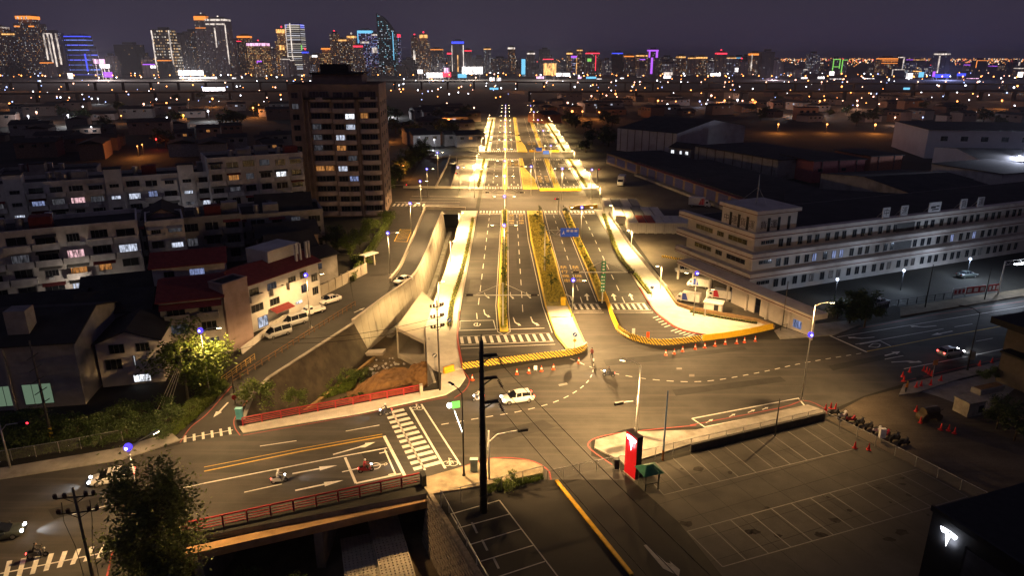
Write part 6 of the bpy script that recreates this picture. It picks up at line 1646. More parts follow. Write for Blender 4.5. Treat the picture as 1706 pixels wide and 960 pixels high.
bw = thing('boundary_wall', G(525, 500), 'long pale boundary wall beside the residential street', 'wall', math.atan2(*(lambda d: (d.y, d.x))(G(612, 455) - G(525, 500))))
Lw_ = (G(612, 455) - G(525, 500)).length; nP = 8
for i in range(nP): ob('panel', MB().box(i * Lw_ / nP + .02, (i + 1) * Lw_ / nP - .02, 0, .2, 0, 2.3), CONCL, bw); ob('pilaster', MB().box(i * Lw_ / nP - .15, i * Lw_ / nP + .018, -.08, .28, 0, 2.5), CONCL, bw)
gt = thing('garden_wall', G(405, 590), 'low white garden wall in front of the white house row', 'wall', math.atan2(*(lambda d: (d.y, d.x))(G(530, 490) - G(405, 590))))
Lg = (G(530, 490) - G(405, 590)).length
for i in range(10): ob('panel', MB().box(i * Lg / 10 + .02, (i + 1) * Lg / 10 - .02, 0, .25, 0, 1.1), WALLW, gt)
pt = thing('gate_shelter', G(608, 447), 'small pale gateway with flat roof at the end of the boundary wall', 'gate', rad(55))
for x in (0, 3): ob('post', MB().box(x, x + .25, 0, .25, 0, 2.8), CONCL, pt)
ob('roof', MB().box(-.4, 3.7, -.8, 1.2, 2.802, 3.0), WALLW, pt)

# ---------------------------------------------------------------- freight office on the right
K = Vector((46.9, 131.7, 0)); A23 = rad(23)
OF = thing('freight_office', (K.x, K.y, -.02), 'three-storey pale freight office with overhanging banded floors and a lettered corner tower', 'building', A23)
OW = mat('office_wall', (.5, .46, .42), .85, var=.1, scale=.4, second=(.25, .21, .17), sscale=.3, sfac=.5)
OBAND = mat('office_band', (.58, .52, .46), .8, var=.08, scale=.5, second=(.3, .24, .18), sscale=.4, sfac=.5)
OSTR = mat('office_stripe', (.16, .06, .04), .8)
WL, DP = 120, 21
ob('wall', MB().box(0, WL, 0, DP, 0, 12), OW, OF)
ob('roof', MB().box(.4, WL, .4, DP - .4, 12.002, 12.08), ROOFD, OF)
for i, z in enumerate((3.6, 7.6, 11.6)):
    ov = 1.7 if i < 2 else 1.5
    ob('floor_band', MB().box(-ov, WL, -ov, -.002, z, z + 1.35), OBAND, OF); ob('floor_band', MB().box(-ov, -.002, .0, DP + ov, z, z + 1.35), OBAND, OF)
    ob('stripe', MB().box(-ov - .01, WL, -ov - .02, -ov - .002, z + .45, z + .62), OSTR, OF); ob('stripe', MB().box(-ov - .02, -ov - .002, -ov, DP + ov, z + .45, z + .62), OSTR, OF)
ow = {}
for s, z in enumerate((1.0, 5.3, 9.3)):
    k = 0; x = 2.0
    for j, w in enumerate((1.0, 1.0, 1.0)): window(OF, 1.6 + j * 1.1, 0, z + .9, 1.0, .8, None, mull=2)
    x = 6.0
    while x < 80:
        if s and 38 < x < 44: x += 1; continue
        kd = None
        if s == 1 and 15 < x < 24 and R.random() < .6: kd = 'b'
        if s == 1 and 55 < x < 66: kd = 'b' if R.random() < .6 else None
        if s == 0 and R.random() < .12: kd = 'd'
        window(OF, x, 0, z, 1.15, 1.7, kd, mull=2); x += (2.05, 2.9, 2.4)[k % 3]; k += 1
for z in (5.2, 9.2): ob('louvre_panel', MB().box(38.4, 43.8, -.06, -.002, z, z + 1.9), mat('louvre', (.06, .055, .05), .6), OF)
for s, z in enumerate((4.9, 8.9)):     # left facade recesses with long windows
    for y, w in ((2, 5.5), (9, 2), (12.5, 5.5)): window(OF, -.03, y + w, z + .9, w, 1.0, None, -math.pi / 2, 4)
TWR = ob('corner_tower', MB().box(-.6, 9.4, -.6, 9.4, 12.1, 16.4), OW, OF)
ob('tower_cornice', MB().box(-1.1, 9.9, -1.1, 9.9, 16.402, 17.2), OBAND, OF)
ob('stripe', MB().box(-1.12, 9.92, -1.12, 9.92, 16.42, 16.55), OSTR, OF)
for i in range(3):
    ob('slot', MB().box(2.1 + i * 2.5, 2.75 + i * 2.5, -.64, -.6, 12.7, 15.6), BLK, TWR); ob('slot', MB().box(-.64, -.6, 1.5 + i * 2.45, 2.2 + i * 2.45, 12.7, 15.6), BLK, TWR)
INK = mat('lettering_dark', (.05, .04, .04), .7)
OCH = {c: text_mesh(c, 1.75, INK) for c in '中連貨運'}
for i, c in enumerate('中連貨運'):
    o = put('tower_character', OCH[c], TWR, (-.66, 7.95 - i * 2.45, 14.2)); o.rotation_euler = (math.pi / 2, 0, -math.pi / 2)
    if i < 2:
        o = put('tower_character', OCH['貨運'[i]], TWR, (1.15 + i * 2.5, -.66, 14.2)); o.rotation_euler = (math.pi / 2, 0, 0)
ant = ob('antenna_mast', MB().tube((4, 5, 17.2), (4, 5, 23), .1, .05, 6), GALV, OF)
for dx, dy in ((3, 3), (-3, 3), (0, -4)): ob('stay_wire', MB().tube((4, 5, 20.5), (4 + dx, 5 + dy, 16.5), .03, n=4), GALV, OF)
for i, (x, c, w) in enumerate(((33, '中', 2.0), (38.3, '連', 2.0), (47.5, None, 3.6), (56.6, '貨', 2.0), (62.2, '運', 2.0))):
    sgn = thing('roof_sign', K + Vector((math.cos(A23) * x + math.sin(A23) * 1.3, math.sin(A23) * x - math.cos(A23) * 1.3, 12.95)), 'white roof sign panel on the freight office ' + ['with the first character', 'with the second character', 'with a dark emblem in the middle', 'with the third character', 'with the last character'][i], 'sign', A23, 'roof sign panels')
    p_ = ob('panel', MB().box(-w / 2, w / 2, 0, .2, .02, 2.3), mat('sign_panel_white', (.55, .53, .52), .7), sgn)
    for xx in (-w / 3, w / 3): ob('bracket', MB().tube((xx, .22, 1.6), (xx, 1.6, 0), .05, n=5), GALV, sgn)
    if c: o = put('character', OCH[c], p_, (0, -.012, 1.15)); o.rotation_euler = (math.pi / 2, 0, 0)
    else: ob('emblem', MB().box(-1.3, .2, -.012, -.002, 1.0, 1.5).box(.3, 1.3, -.012, -.002, 1.3, 1.6).box(-.9, 1.2, -.012, -.002, .6, .85), INK, p_)
# canopy along the yard side
ca_, cb2 = G(1128, 432, 4.4), G(1352, 530, 4.0)
cdv = cb2 - ca_; cl_ = cdv.length
CN = thing('yard_canopy', (ca_.x, ca_.y, 0), 'long pale flat canopy wall running out from the freight office to the street', 'canopy', math.atan2(cdv.y, cdv.x))
ob('roof', MB().box(0, cl_, 0, 3.6, 3.4, 4.3), OBAND, CN); ob('stripe', MB().box(0, cl_, -.02, -.002, 3.75, 3.9), OSTR, CN)
for k in range(8): ob('column', MB().box(k * cl_ / 7 - .2 if k else 0, k * cl_ / 7 + .2, .3, .7, 0, 3.398), OW, CN)
for a, b in ((.45, .62), (.66, .98)): ob('infill_wall', MB().box(a * cl_, b * cl_, .8, 1.0, 0, 3.398), OW, CN)
ob('shutter', MB().box(.3 * cl_, .44 * cl_, .85, .95, 0, 3.398), mat('shutter_dark', (.06, .055, .05), .7), CN)
ob('lit_panel', MB().box(.88 * cl_, .93 * cl_, .74, .79, .8, 2.2), LITP['b'], CN)
# freight yard surface and kerb
ob('freight_yard', MB().sheet([B(32.3, 130), B(32, 200), B(30, 330), Vector((70, 330, 0)), Vector((75, 195, 0)), Vector((52, 160, 0)), K + Vector((-2, 20, 0)), K + Vector((-2, -2, 0)), G(1340, 540), G(1265, 537), G(1150, 518), G(1128, 508)], -.012), YARD, kind='structure', label='shadowy concrete freight yard right of the boulevard')
sk_ = thing('striped_kerb', G(1103, 428), 'kerb with black and yellow stripes in the freight yard', 'kerb', rad(-38)); ob('kerb_segment', MB().box(0, 6.5, -.2, .2, 0, .4), stripes('kerb_stripes', (.7, .45, .04), (.02, .02, .02), .3), sk_)
hb = thing('yard_hut', G(1188, 520), 'small pale yard hut behind the plaza hedge', 'hut', rad(-25)); ob('wall', MB().box(-1.6, 1.6, -1, 1, 0, 2), WALLW, hb); ob('roof', MB().box(-1.8, 1.8, -1.2, 1.2, 2.002, 2.15), WHMET, hb); ob('door', MB().box(.2, 1.0, -1.03, -1.002, .02, 1.8), DKMET, hb)
ed = thing('plaza_edge_wall', (0, 0, 0), 'low brown edge wall between plaza and freight yard', 'wall'); ob('wall_panel', MB().strip(GL([(1290, 548), (1262, 537), (1150, 517), (1127, 509), (1110, 484)]), .3, .7, z0=0), mat('edge_brown', (.25, .16, .08), .8), ed)
for i in range(16):
    pass
yf = thing('yard_fence', (0, 0, 0), 'low concrete wall edging the right sidewalk along the freight yard', 'wall'); ob('wall_panel', MB().strip([G(1110, 484), G(1050, 412), B(29.7, 213)], .3, 1.0, z0=0), CONC, yf)
# floodlit pole and banners on the right
fq = G(1662, 492); FL = thing('floodlight_gantry', (fq.x, fq.y, 0), 'white lattice floodlight arm shining over the office forecourt', 'floodlight', rad(20))
ob('pole', MB().tube((0, 0, 0), (0, 0, 7), .15, .12, 8), WHMET, FL); 
for z in (6.2, 7.0): ob('beam', MB().tube((0, 0, z), (7, 0, z), .06, n=5), WHMET, FL)
for k in range(7): ob('lattice_bar', MB().tube((k, 0, 6.2 if k % 2 else 7), (k + 1, 0, 7 if k % 2 else 6.2), .04, n=4), WHMET, FL)
ob('lamp_head', MB().box(3, 8, -.3, .3, 6.0, 6.15), glow('flood_cool', (.8, .88, 1), 18), FL)
lamp_light(FL, (4, 2, 6.0), 6000, (.72, .82, 1), 165, .5)
for i, (x0, x1, c, lb) in enumerate(((1586, 1606, 'w', 'white and red banner on the forecourt fence, left one'), (1608, 1640, 'r', 'red banner on the forecourt fence in the middle'), (1644, 1662, 'r', 'dark red banner on the forecourt fence, right one'))):
    a, b = G(x0, 497 - (x0 - 1586) * .12), G(x1, 497 - (x1 - 1586) * .12); dv = b - a
    t = thing('banner', (a.x, a.y, 0), lb, 'banner', math.atan2(dv.y, dv.x)); pnl = ob('sheet', MB().box(0, dv.length, 0, .04, .5, 1.9), SIGNW if c == 'w' else mat('banner_red', (.4, .04, .04), .7), t)
    for k in range(3): ob('print', MB().box(.3 + k * dv.length / 3, .2 + (k + .7) * dv.length / 3, -.01, -.002, .8, 1.6), mat('banner_red', (.4, .04, .04), .7) if c == 'w' else SIGNW, pnl)
    for s in (0, dv.length): ob('post', MB().tube((s, .06, 0), (s, .06, 2.0), .04, n=5), GALV, t)
rf_ = MB()
railing(G(1480, 512), G(1586, 497), 'dark picket fence in front of the office forecourt', 1.3, 2.2, (.3, .8, 1.25), DKMET, rw=.05, pw=.12, top=.07)

# ---------------------------------------------------------------- warehouses
def shed(A, Bp, depth, h, ridge, label, wall, ribs=0, wins=(), roofm=ROOFD, doors=0, doorm=None):
    A, Bp = Vector((A[0], A[1], 0)), Vector((Bp[0], Bp[1], 0)); d = Bp - A; L = d.length
    t = thing('warehouse', (A.x, A.y, -.02), label, 'warehouse', math.atan2(d.y, d.x), 'warehouses right of the boulevard')
    if ridge:
        ob('wall', MB().add([(0, 0, 0), (L, 0, 0), (L, 0, h), (0, 0, h), (0, depth, 0), (L, depth, 0), (L, depth, h), (0, depth, h), (L, depth / 2, h + ridge), (0, depth / 2, h + ridge)], [(0, 1, 2, 3), (5, 4, 7, 6), (1, 5, 6, 8, 2), (4, 0, 3, 9, 7)]), wall, t)
        for y0 in (-.4, depth + .4): ob('roof', MB().add([(-.4, y0, h + .02), (L + .4, y0, h + .02), (L + .4, depth / 2, h + ridge + .05), (-.4, depth / 2, h + ridge + .05)], [(0, 1, 2, 3)]), roofm, t)
    else:
        ob('wall', MB().box(0, L, 0, depth, 0, h), wall, t); ob('roof', MB().box(-.4, L + .4, -.6, depth + .4, h + .002, h + .3), roofm, t)
    for k in range(ribs): ob('rib', MB().box((k + .5) * L / ribs - .15, (k + .5) * L / ribs + .15, -.15, -.002, 0, h - .1), mat('rust_rib', (.12, .08, .07), .9), t)
    for k in range(doors): ob('door', MB().box((k + .12) * L / doors, (k + .88) * L / doors, -.08, -.002, .9, h - .9), doorm, t)
    for x, z, w, hh, kd in wins: window(t, x * L, 0, z, w, hh, kd)
    return t
WWHT = mat('warehouse_white', (.42, .4, .42), .8, var=.1, scale=.2, second=(.25, .2, .2), sscale=.15, sfac=.7)
shed((52.9, 359), (76.7, 332.7), 60, 11, 4.5, 'big white rust-streaked warehouse with gabled roof beyond the freight yard', WWHT, 8)
shed((72, 326), (80, 317), 12, 5.5, 2, 'small shed with white lit windows beside the big warehouse', WALLG, 0, ((.1, 3, 1.8, 1.5, 'x'), (.5, 3, 1.2, 1.5, 'x'), (.75, 3, 1.6, 1.5, 'x')))
shed((80.6, 313), (101, 268), 34, 7.6, 0, 'long grey warehouse with pillars and a cool lit corner', WALLG, 9)
shed((41.8, 313), (50, 282), 26, 4.6, 0, 'low dock building with doors coloured as blue-lit at its far end', WALLB, 0, (), ROOFD, 3, mat('door_blue_lit', (.06, .07, .25), .6))  # door colour carries the blue-purple light on the dock
dkk = shed((50.6, 279), (72.5, 192.5), 30, 5.2, 0, 'long loading dock with doors coloured as blue-lit along the freight yard', WALLB, 0, (), ROOFD, 12, mat('door_blue_lit', (.06, .07, .25), .6))
ob('loading_platform', MB().box(0, 89, -2.2, -.1, 0, .9), CONC, dkk); ob('canopy', MB().box(0, 89, -2.6, -.62, 5.0, 5.25), mat('canopy_rust', (.22, .07, .05), .8), dkk)
shed((75, 190), (112, 176), 30, 6, 0, 'black flat-roofed shed behind the freight office', WALLG)
shed((112, 262), (134, 268), 20, 8, 0, 'dim red-lit workshop behind the dark roofs', mat('wall_redlit', (.3, .1, .1), .9), 3, ((.1, 4, 2, 1.2, None), (.55, 4, 2, 1.2, None)))
shed((136, 268), (150, 272), 20, 9, 0, 'small brick red block right of the red-lit workshop', mat('wall_brick', (.32, .13, .08), .9), 2)
shed((118, 205), (150, 214), 40, 6.5, 2, 'wide black-roofed shed above the office roof signs', WALLG)
shed((162, 232), (190, 243), 26, 8, 0, 'pale block with a lit loading bay at the right', WALLW, 0, ((.1, 1.2, 3, 2, 'd'), (.6, 1, 2, 2, 'c')))
shed((192, 330), (262, 318), 45, 13, 0, 'long white factory with small dark windows at the upper right', mat('factory_white', (.6, .6, .64), .8, var=.08, scale=.2), 0, tuple((.08 + .12 * k, 8, 3, 2.2, None) for k in range(7)))
shed((176, 265), (230, 258), 40, 8, 2, 'white shed with pitched roof at the right edge', mat('factory_white', (.6, .6, .64), .8), 0, tuple((.1 + .1 * k, 3, 2, 1.5, None) for k in range(6)))
shed((200, 205), (260, 222), 40, 7, 2.5, 'broad black pitched roof hall at the right edge', WALLG)
shed((150, 238), (162, 242), 20, 5, 1, 'small dark store between the sheds', WALLG)
for p_, h_, pw_, c_ in (((1280, 268), 5, 2500, (.8, .9, 1)), ((1592, 290), 4, 26000, (.7, .78, 1)), ((1690, 300), 9, 60000, (.72, .78, 1)), ((1340, 300), 6, 9000, (1, .12, .1)), ((1125, 305), 5, 2500, (.35, .25, 1)), ((1165, 325), 5, 3500, (.7, .1, .35)), ((1500, 484), 4, 1500, (.6, .75, 1)), ((1610, 463), 4, 2200, (.6, .75, 1)), ((1390, 500), 4, 700, (.7, .8, 1)), ((150, 522), 5, 650, (1, .85, .7)), ((18, 470), 5, 500, (.75, .85, 1)), ((330, 395), 5, 420, (.9, .85, .9)), ((210, 600), 4, 500, (1, .8, .6))):  # one forecourt lamp and two alley lamps are added to brighten dark walls
    q = G(*p_); t = thing('yard_lamp', (q.x, q.y, 0), {1280: 'cool white wall lamp at the long grey warehouse', 1592: 'white lamp at the lit loading bay', 1690: 'white floodlight in front of the white factory', 1340: 'red lamp in front of the workshop', 1125: 'violet lamp along the loading dock', 1165: 'red lamp at the near end of the loading dock', 1500: 'added cool lamp on the office forecourt behind the picket fence', 1610: 'cool lamp on the far part of the office forecourt', 150: 'pale alley lamp between the flats and the dark houses', 18: 'cool alley lamp at the left edge below the flats', 330: 'added alley lamp behind the red-roofed houses', 210: 'added warm alley lamp beside the dim gabled house', 1390: 'small cool lamp near the office corner trees'}[p_[0]], 'lamp', group='yard lamps')
    ob('pole', MB().tube((0, 0, 0), (0, 0, h_), .08, n=5), DKMET, t); ob('lamp_head', MB().sphere((0, 0, h_ + .2), .3), glow('yl%d' % p_[0], c_, 20 if pw_ > 5000 else 4), t)
    d = bpy.data.lights.new('lamp_light', 'POINT'); d.energy = pw_; d.color = c_; d.shadow_soft_size = .3
    lo = bpy.data.objects.new('lamp_light', d); COL.objects.link(lo); lo.parent = t; lo.location = (0, -.6, h_)
# ================================================================= TREES AND PLANTS
LEAFD = leafmat('leaf_dark', (.035, .055, .016)); LEAFM = leafmat('leaf_mid', (.06, .095, .02)); LEAFY = leafmat('leaf_yellowgreen', (.22, .22, .03)); LEAFB = leafmat('leaf_bright', (.1, .14, .02))
BARK = mat('bark', (.07, .05, .035), .95, var=.35, scale=5, bump=.4, bscale=12)
def leaf_cloud(r, n, rx, ry, rz, size, clumps=14, hollow=.35):
    """leaf faces spread through clumps inside an ellipsoid"""
    mb = MB(); cs = []
    for _ in range(clumps):
        while True:
            c = Vector((r.uniform(-1, 1), r.uniform(-1, 1), r.uniform(-1, 1)))
            if hollow < c.length < 1: break
        cs.append((c, r.uniform(.22, .42)))
    vs, fs = mb.v, mb.f
    for i in range(n):
        c, s = cs[r.randrange(clumps)]
        p = c + Vector((r.gauss(0, s * .6), r.gauss(0, s * .6), r.gauss(0, s * .5)))
        p = Vector((p.x * rx, p.y * ry, p.z * rz))
        a = Vector((r.uniform(-1, 1), r.uniform(-1, 1), r.uniform(-.6, .6))).normalized(); b = a.cross(Vector((r.uniform(-1, 1), r.uniform(-1, 1), r.uniform(-1, 1)))).normalized()
        l, w = size * r.uniform(.7, 1.4), size * r.uniform(.35, .6)
        k = len(vs)
        vs += [tuple(p - a * l / 2), tuple(p + b * w / 2), tuple(p + a * l / 2), tuple(p - b * w / 2)]; fs.append((k, k + 1, k + 2, k + 3))
    mb.mi = [0] * len(fs)
    return mb, cs
TM = {}
def tree_mesh(seed, h, rx, ry, rz, n, size, lm, clumps=16, tr=.2):
    r = random.Random(seed); mb, cs = leaf_cloud(r, n, rx, ry, rz, size, clumps)
    top = h - rz
    mb.v = [(x, y, z + top) for x, y, z in mb.v]
    tb = MB(); tb.tube((0, 0, 0), (0, 0, top * .7), tr, tr * .7, 8).tube((0, 0, top * .7), (0, 0, top + rz * .4), tr * .7, tr * .25, 6)
    for c, s in cs[:10]:
        e = Vector((c.x * rx * .8, c.y * ry * .8, top + c.z * rz * .8)); tb.tube((0, 0, min(top * .75 + r.uniform(-.1, .25) * h, e.z + rz * .2)), e, tr * .4, tr * .1, 5)
    return mesh(tb, BARK, True, 'trunk'), mesh(mb, lm, name='crown')
def tree(loc, label, key, scale=1.0, rz=0.0, group='trees', name='tree', cat='tree'):
    t = thing(name, loc, label, cat, rz, group, scale)
    put('trunk', TM[key][0], t); put('crown', TM[key][1], t)
    return t
TM['big'] = tree_mesh(1, 12.8, 3.5, 3.4, 6.0, 15000, .36, leafmat('leaf_big', (.12, .15, .045), .5, .5), 52, .3)
TM['leafy'] = tree_mesh(2, 9.5, 4.6, 4.2, 3.8, 6500, .5, LEAFB, 26, .25)
TM['mid'] = tree_mesh(3, 6.5, 2.6, 2.6, 2.4, 3000, .38, LEAFB, 18, .16)
TM['mid2'] = tree_mesh(4, 8, 3.2, 3.0, 3.2, 2600, .5, LEAFD, 18, .2)
TM['bush'] = tree_mesh(5, 2.4, 1.9, 1.8, 1.3, 1400, .3, LEAFB, 12, .08)
TM['bushd'] = tree_mesh(6, 2.2, 1.8, 1.7, 1.2, 1200, .3, LEAFM, 12, .08)
TM['sap'] = tree_mesh(7, 3.2, .8, .8, .9, 160, .3, LEAFM, 7, .05)
TM['palmish'] = tree_mesh(8, 5, 1.4, 1.4, 1.3, 600, .5, LEAFD, 10, .1)
q = G(278, 985); tree((q.x, q.y - .5, 0), 'big dark leafy tree in front of the violet lamp at bottom left', 'big', 1.0)
q = G(318, 662); tree((q.x, q.y + 2, 0), 'broad tree lit yellow-green by the lamp on the left', 'leafy', 1.05)
for px, py, k, s, l in ((435, 670, 'bush', 1.35, 'round bright bush at the corner of the slip road'), (497, 672, 'bush', .9, 'small bush above the far red railing'), (340, 655, 'bushd', 1.1, 'bush at the foot of the left lamp'), (365, 625, 'bushd', .9, 'bush by the house entrance ramp'),
                        (585, 430, 'mid', .9, 'bright tree nearest the boundary wall'), (600, 415, 'mid', .85, 'bright tree behind the gate shelter'), (622, 395, 'mid', .85, 'tree beside the tower foot'), (645, 378, 'mid', .8, 'tree at the canal street corner'), (605, 440, 'bush', 1.2, 'bright round bush by the gate shelter'), (560, 420, 'mid2', .8, 'dark tree behind the boundary wall'),
                        (848, 812, 'bush', .7, 'small bush on the near corner by the wire fence'), (1440, 545, 'mid2', .8, 'dark tree left of the office forecourt'), (1415, 540, 'mid2', .75, 'second dark tree left of the office forecourt'), (1395, 530, 'bushd', 1.6, 'dark shrub by the office corner'), (1660, 715, 'mid2', .55, 'dark tree at the right edge of the yard'), (1690, 735, 'mid2', .6, 'dark tree cut by the right edge')):
    q = G(px, py); tree((q.x, q.y, 0), l, k, s, R.random() * 6)
for i in range(14):
    q = G(640 + i * 5.6, 338 - i * 5.8); w = NTH[i]
    tree((q.x - 2 + R.uniform(-1, 1), q.y + 3, 0), f'street tree in the dark row along the service road, {w} from the tower', 'mid' if i % 2 else 'mid2', R.uniform(.9, 1.2), R.random() * 6, 'street trees along the service road')
for i, (px, py) in enumerate(((1640, 640), (1652, 638), (1663, 636))):
    q = G(px, py); tree((q.x, q.y + .6, .8), ['left', 'middle', 'right'][i] + ' dark shrub growing in the long planter', 'bushd', .55, R.random() * 6, 'shrubs in the planter')
# vegetation left of the slip road
n = 0
for i in range(34):
    px = 10 + (i * 37 % 290); py = 742 - px * .02 - (i * 13 % 46)
    if py < 690 and px > 230: continue
    q = G(px, py + (10 if px < 200 else 0)); n += 1; tree((q.x, q.y, 0), 'dark shrub in the thicket behind the left wire fence', 'bushd', R.uniform(.7, 1.25), R.random() * 6, 'thicket behind the left fence')
for i in range(12):
    q = G(300 + i * 7, 712 - i * 6 + R.uniform(-6, 6)); tree((q.x - .6, q.y + .5, 0), f'low bright shrub on the bank beside the slip road, {nth(i)} from the crosswalk', 'bush', R.uniform(.4, .65), R.random() * 6, 'shrubs on the slip road bank')
for i in range(9):
    q = G(480 + i * 17, 672 - i * 6 + R.uniform(-8, 6), FLOOR_Z); tree((q.x + R.uniform(-.5, .5), q.y, FLOOR_Z), f'green shrub growing on the canal floor, {nth(i)} from the left', 'bush', R.uniform(.55, .9), R.random() * 6, 'shrubs on the canal floor')
for i in range(10):
    q = G(250 + i * 26, 960 + (i % 3) * 16, FLOOR_Z * .6); tree((q.x, q.y, FLOOR_Z), f'dark shrub in the near canal under the bridge railing, {nth(i)} from the left', 'bushd', R.uniform(.8, 1.2), R.random() * 6, 'shrubs in the near canal')
def hedge(path, w, h, label, lm, n_per=60, size=.22, z=.15):
    r = random.Random(len(path) + int(w * 100)); q = resample(path, .5); mb = MB(); o0 = q[0]
    for a, b in zip(q, q[1:]):
        d = (b - a).normalized(); nn = Vector((-d.y, d.x, 0))
        for _ in range(n_per // 2):
            p = a.lerp(b, r.random()) + nn * r.uniform(-w / 2, w / 2) - o0; p.z = h * (1 - r.random() ** 2)
            u = Vector((r.uniform(-1, 1), r.uniform(-1, 1), r.uniform(-1, 1))).normalized(); v = u.cross(Vector((r.uniform(-1, 1), r.uniform(-1, 1), r.uniform(-1, 1)))).normalized()
            k = len(mb.v); mb.v += [tuple(p - u * size / 2), tuple(p + v * size / 3), tuple(p + u * size / 2), tuple(p - v * size / 3)]; mb.f.append((k, k + 1, k + 2, k + 3)); mb.mi.append(0)
    t = thing('hedge', (o0.x, o0.y, z), label, 'hedge')
    ob('leaves', mb, lm, t)
    ob('stems', MB().strip([p - o0 for p in q[::4]], w * .7, h * .6, z0=0), mat('hedge_core', (.03, .035, .01), .95), t)
hedge(smoothline(GL([(788, 365), (778, 420), (765, 470), (754, 505), (748, 548)]), 4), .95, .55, 'thin clipped hedge along the left sidewalk', LEAFY, 34)
hedge(smoothline([B(28.1, 206), G(1030, 425), G(1062, 465), G(1085, 495)], 4), 1.1, .6, 'clipped hedge along the right sidewalk', LEAFY, 34)
hedge(GL([(586, 470), (612, 432), (640, 388), (652, 368)]), 1.6, 1.6, 'tall green hedge between the slip road and the bushes', LEAFB, 70, .3)
hedge(GL([(1150, 521), (1200, 531), (1262, 541)]), .9, .35, 'low dry hedge at the back of the plaza', LEAFY, 24)
hedge([B(-11, 252), B(-11, 325)], 1.0, .6, 'hedge of the left sidewalk between second and third junction', LEAFY, 12, .4)
hedge([B(28, 252), B(28, 325)], 1.2, .6, 'hedge of the right sidewalk between second and third junction', LEAFY, 12, .4)
hedge([B(-11, 355), B(-11, 540)], 1.1, .6, 'farthest hedge on the left sidewalk', LEAFY, 6, .5)
hedge([B(28, 355), B(28, 540)], 1.2, .6, 'farthest hedge on the right sidewalk', LEAFY, 6, .5)
# median and separator planting
for i in range(13):
    q = B(-1.4 + R.uniform(-.2, .2), 131 + i * 6.3); tree((q.x, q.y, .2), f'young median sapling, {NTH[i]} from the junction', 'sap', R.uniform(.55, 1.0) if i != 4 else 1.2, R.random() * 6, 'saplings on the median')
for i in range(12):
    Y = 133 + i * 6.6; q = B(8.4 + R.uniform(-1.1, 1.1), Y); tree((q.x, q.y, .2), f'young sapling on the broad separator, {NTH[i]} from its paved tip', 'sap', R.uniform(.6, 1.15), R.random() * 6, 'saplings on the broad separator')
for i in range(10):
    q = B(17.2 - i * .13, 140 + i * 7.2); tree((q.x, q.y, .2), f'young sapling on the slim separator, {NTH[i]} from the barriers', 'sap', R.uniform(.6, 1.1), R.random() * 6, 'saplings on the slim separator')
def grass(pts, n, label, lm, size=.25, z=.2, zr=.15):
    """tufts scattered over a ground polygon"""
    r = random.Random(n); P_ = [Vector((q[0], q[1], 0)) for q in pts]; tr = geometry.tessellate_polygon([P_]); mb = MB()
    ar = [(P_[b] - P_[a]).cross(P_[c] - P_[a]).length for a, b, c in tr]; tot = sum(ar)
    for (a, b, c), A_ in zip(tr, ar):
        for _ in range(int(n * A_ / tot)):
            u, v = r.random(), r.random()
            if u + v > 1: u, v = 1 - u, 1 - v
            p = P_[a] + (P_[b] - P_[a]) * u + (P_[c] - P_[a]) * v; an = r.random() * 6.28; s = size * r.uniform(.6, 1.4)
            dx, dy = math.cos(an) * s * .5, math.sin(an) * s * .5; k = len(mb.v); hh = s * r.uniform(.7, 1.2)
            mb.v += [(p.x - dx * .4, p.y - dy * .4, z), (p.x + dx * .4, p.y + dy * .4, z), (p.x + dx + r.gauss(0, .05), p.y + dy, z + hh), (p.x - dx, p.y - dy + r.gauss(0, .05), z + hh)]
            mb.f.append((k, k + 1, k + 2, k + 3)); mb.mi.append(0)
    return ob('ground_cover', mb, lm, kind='stuff', label=label)
DRY = leafmat('leaf_dry', (.42, .36, .07))
grass(GL([(881, 360), (888, 405), (899, 450), (911, 505), (942, 505), (931, 470), (921, 430), (911, 400), (901, 362)]), 5000, 'dry yellow ground cover on the broad separator', DRY, .35)
grass([G(835, 548), G(844, 548), B(-.95, 212), B(-1.85, 212)], 2200, 'green ground cover on the median', LEAFY, .3)
grass(GL([(940, 358), (958, 402), (980, 450), (999, 496), (1008, 496), (990, 450), (966, 402), (946, 358)]), 2200, 'dry ground cover on the slim separator', DRY, .3)
grass(GL([(290, 728), (335, 690), (380, 645), (372, 640), (330, 660), (285, 700)]), 2500, 'rough grass on the bank left of the slip road', LEAFB, .4, 0)
grass(GL([(0, 770), (200, 735), (285, 715), (285, 695), (0, 720)]), 4000, 'dark weeds behind the left wire fence', LEAFM, .5, 0)
grass([G(380, 700, FLOOR_Z), G(460, 690, FLOOR_Z), G(590, 650, FLOOR_Z), G(600, 620, FLOOR_Z), G(540, 660, FLOOR_Z)], 2500, 'weeds on the canal floor', LEAFB, .45, FLOOR_Z)
grass([G(560, 665, -4), G(690, 645, -4), G(700, 625, -4), G(640, 640, -4)], 500, 'weeds on the earth heap', LEAFM, .35, -4.5)
grass(GL([(800, 815), (905, 795), (905, 802), (800, 828)]), 500, 'weeds along the near wire fence', LEAFB, .3, .1)
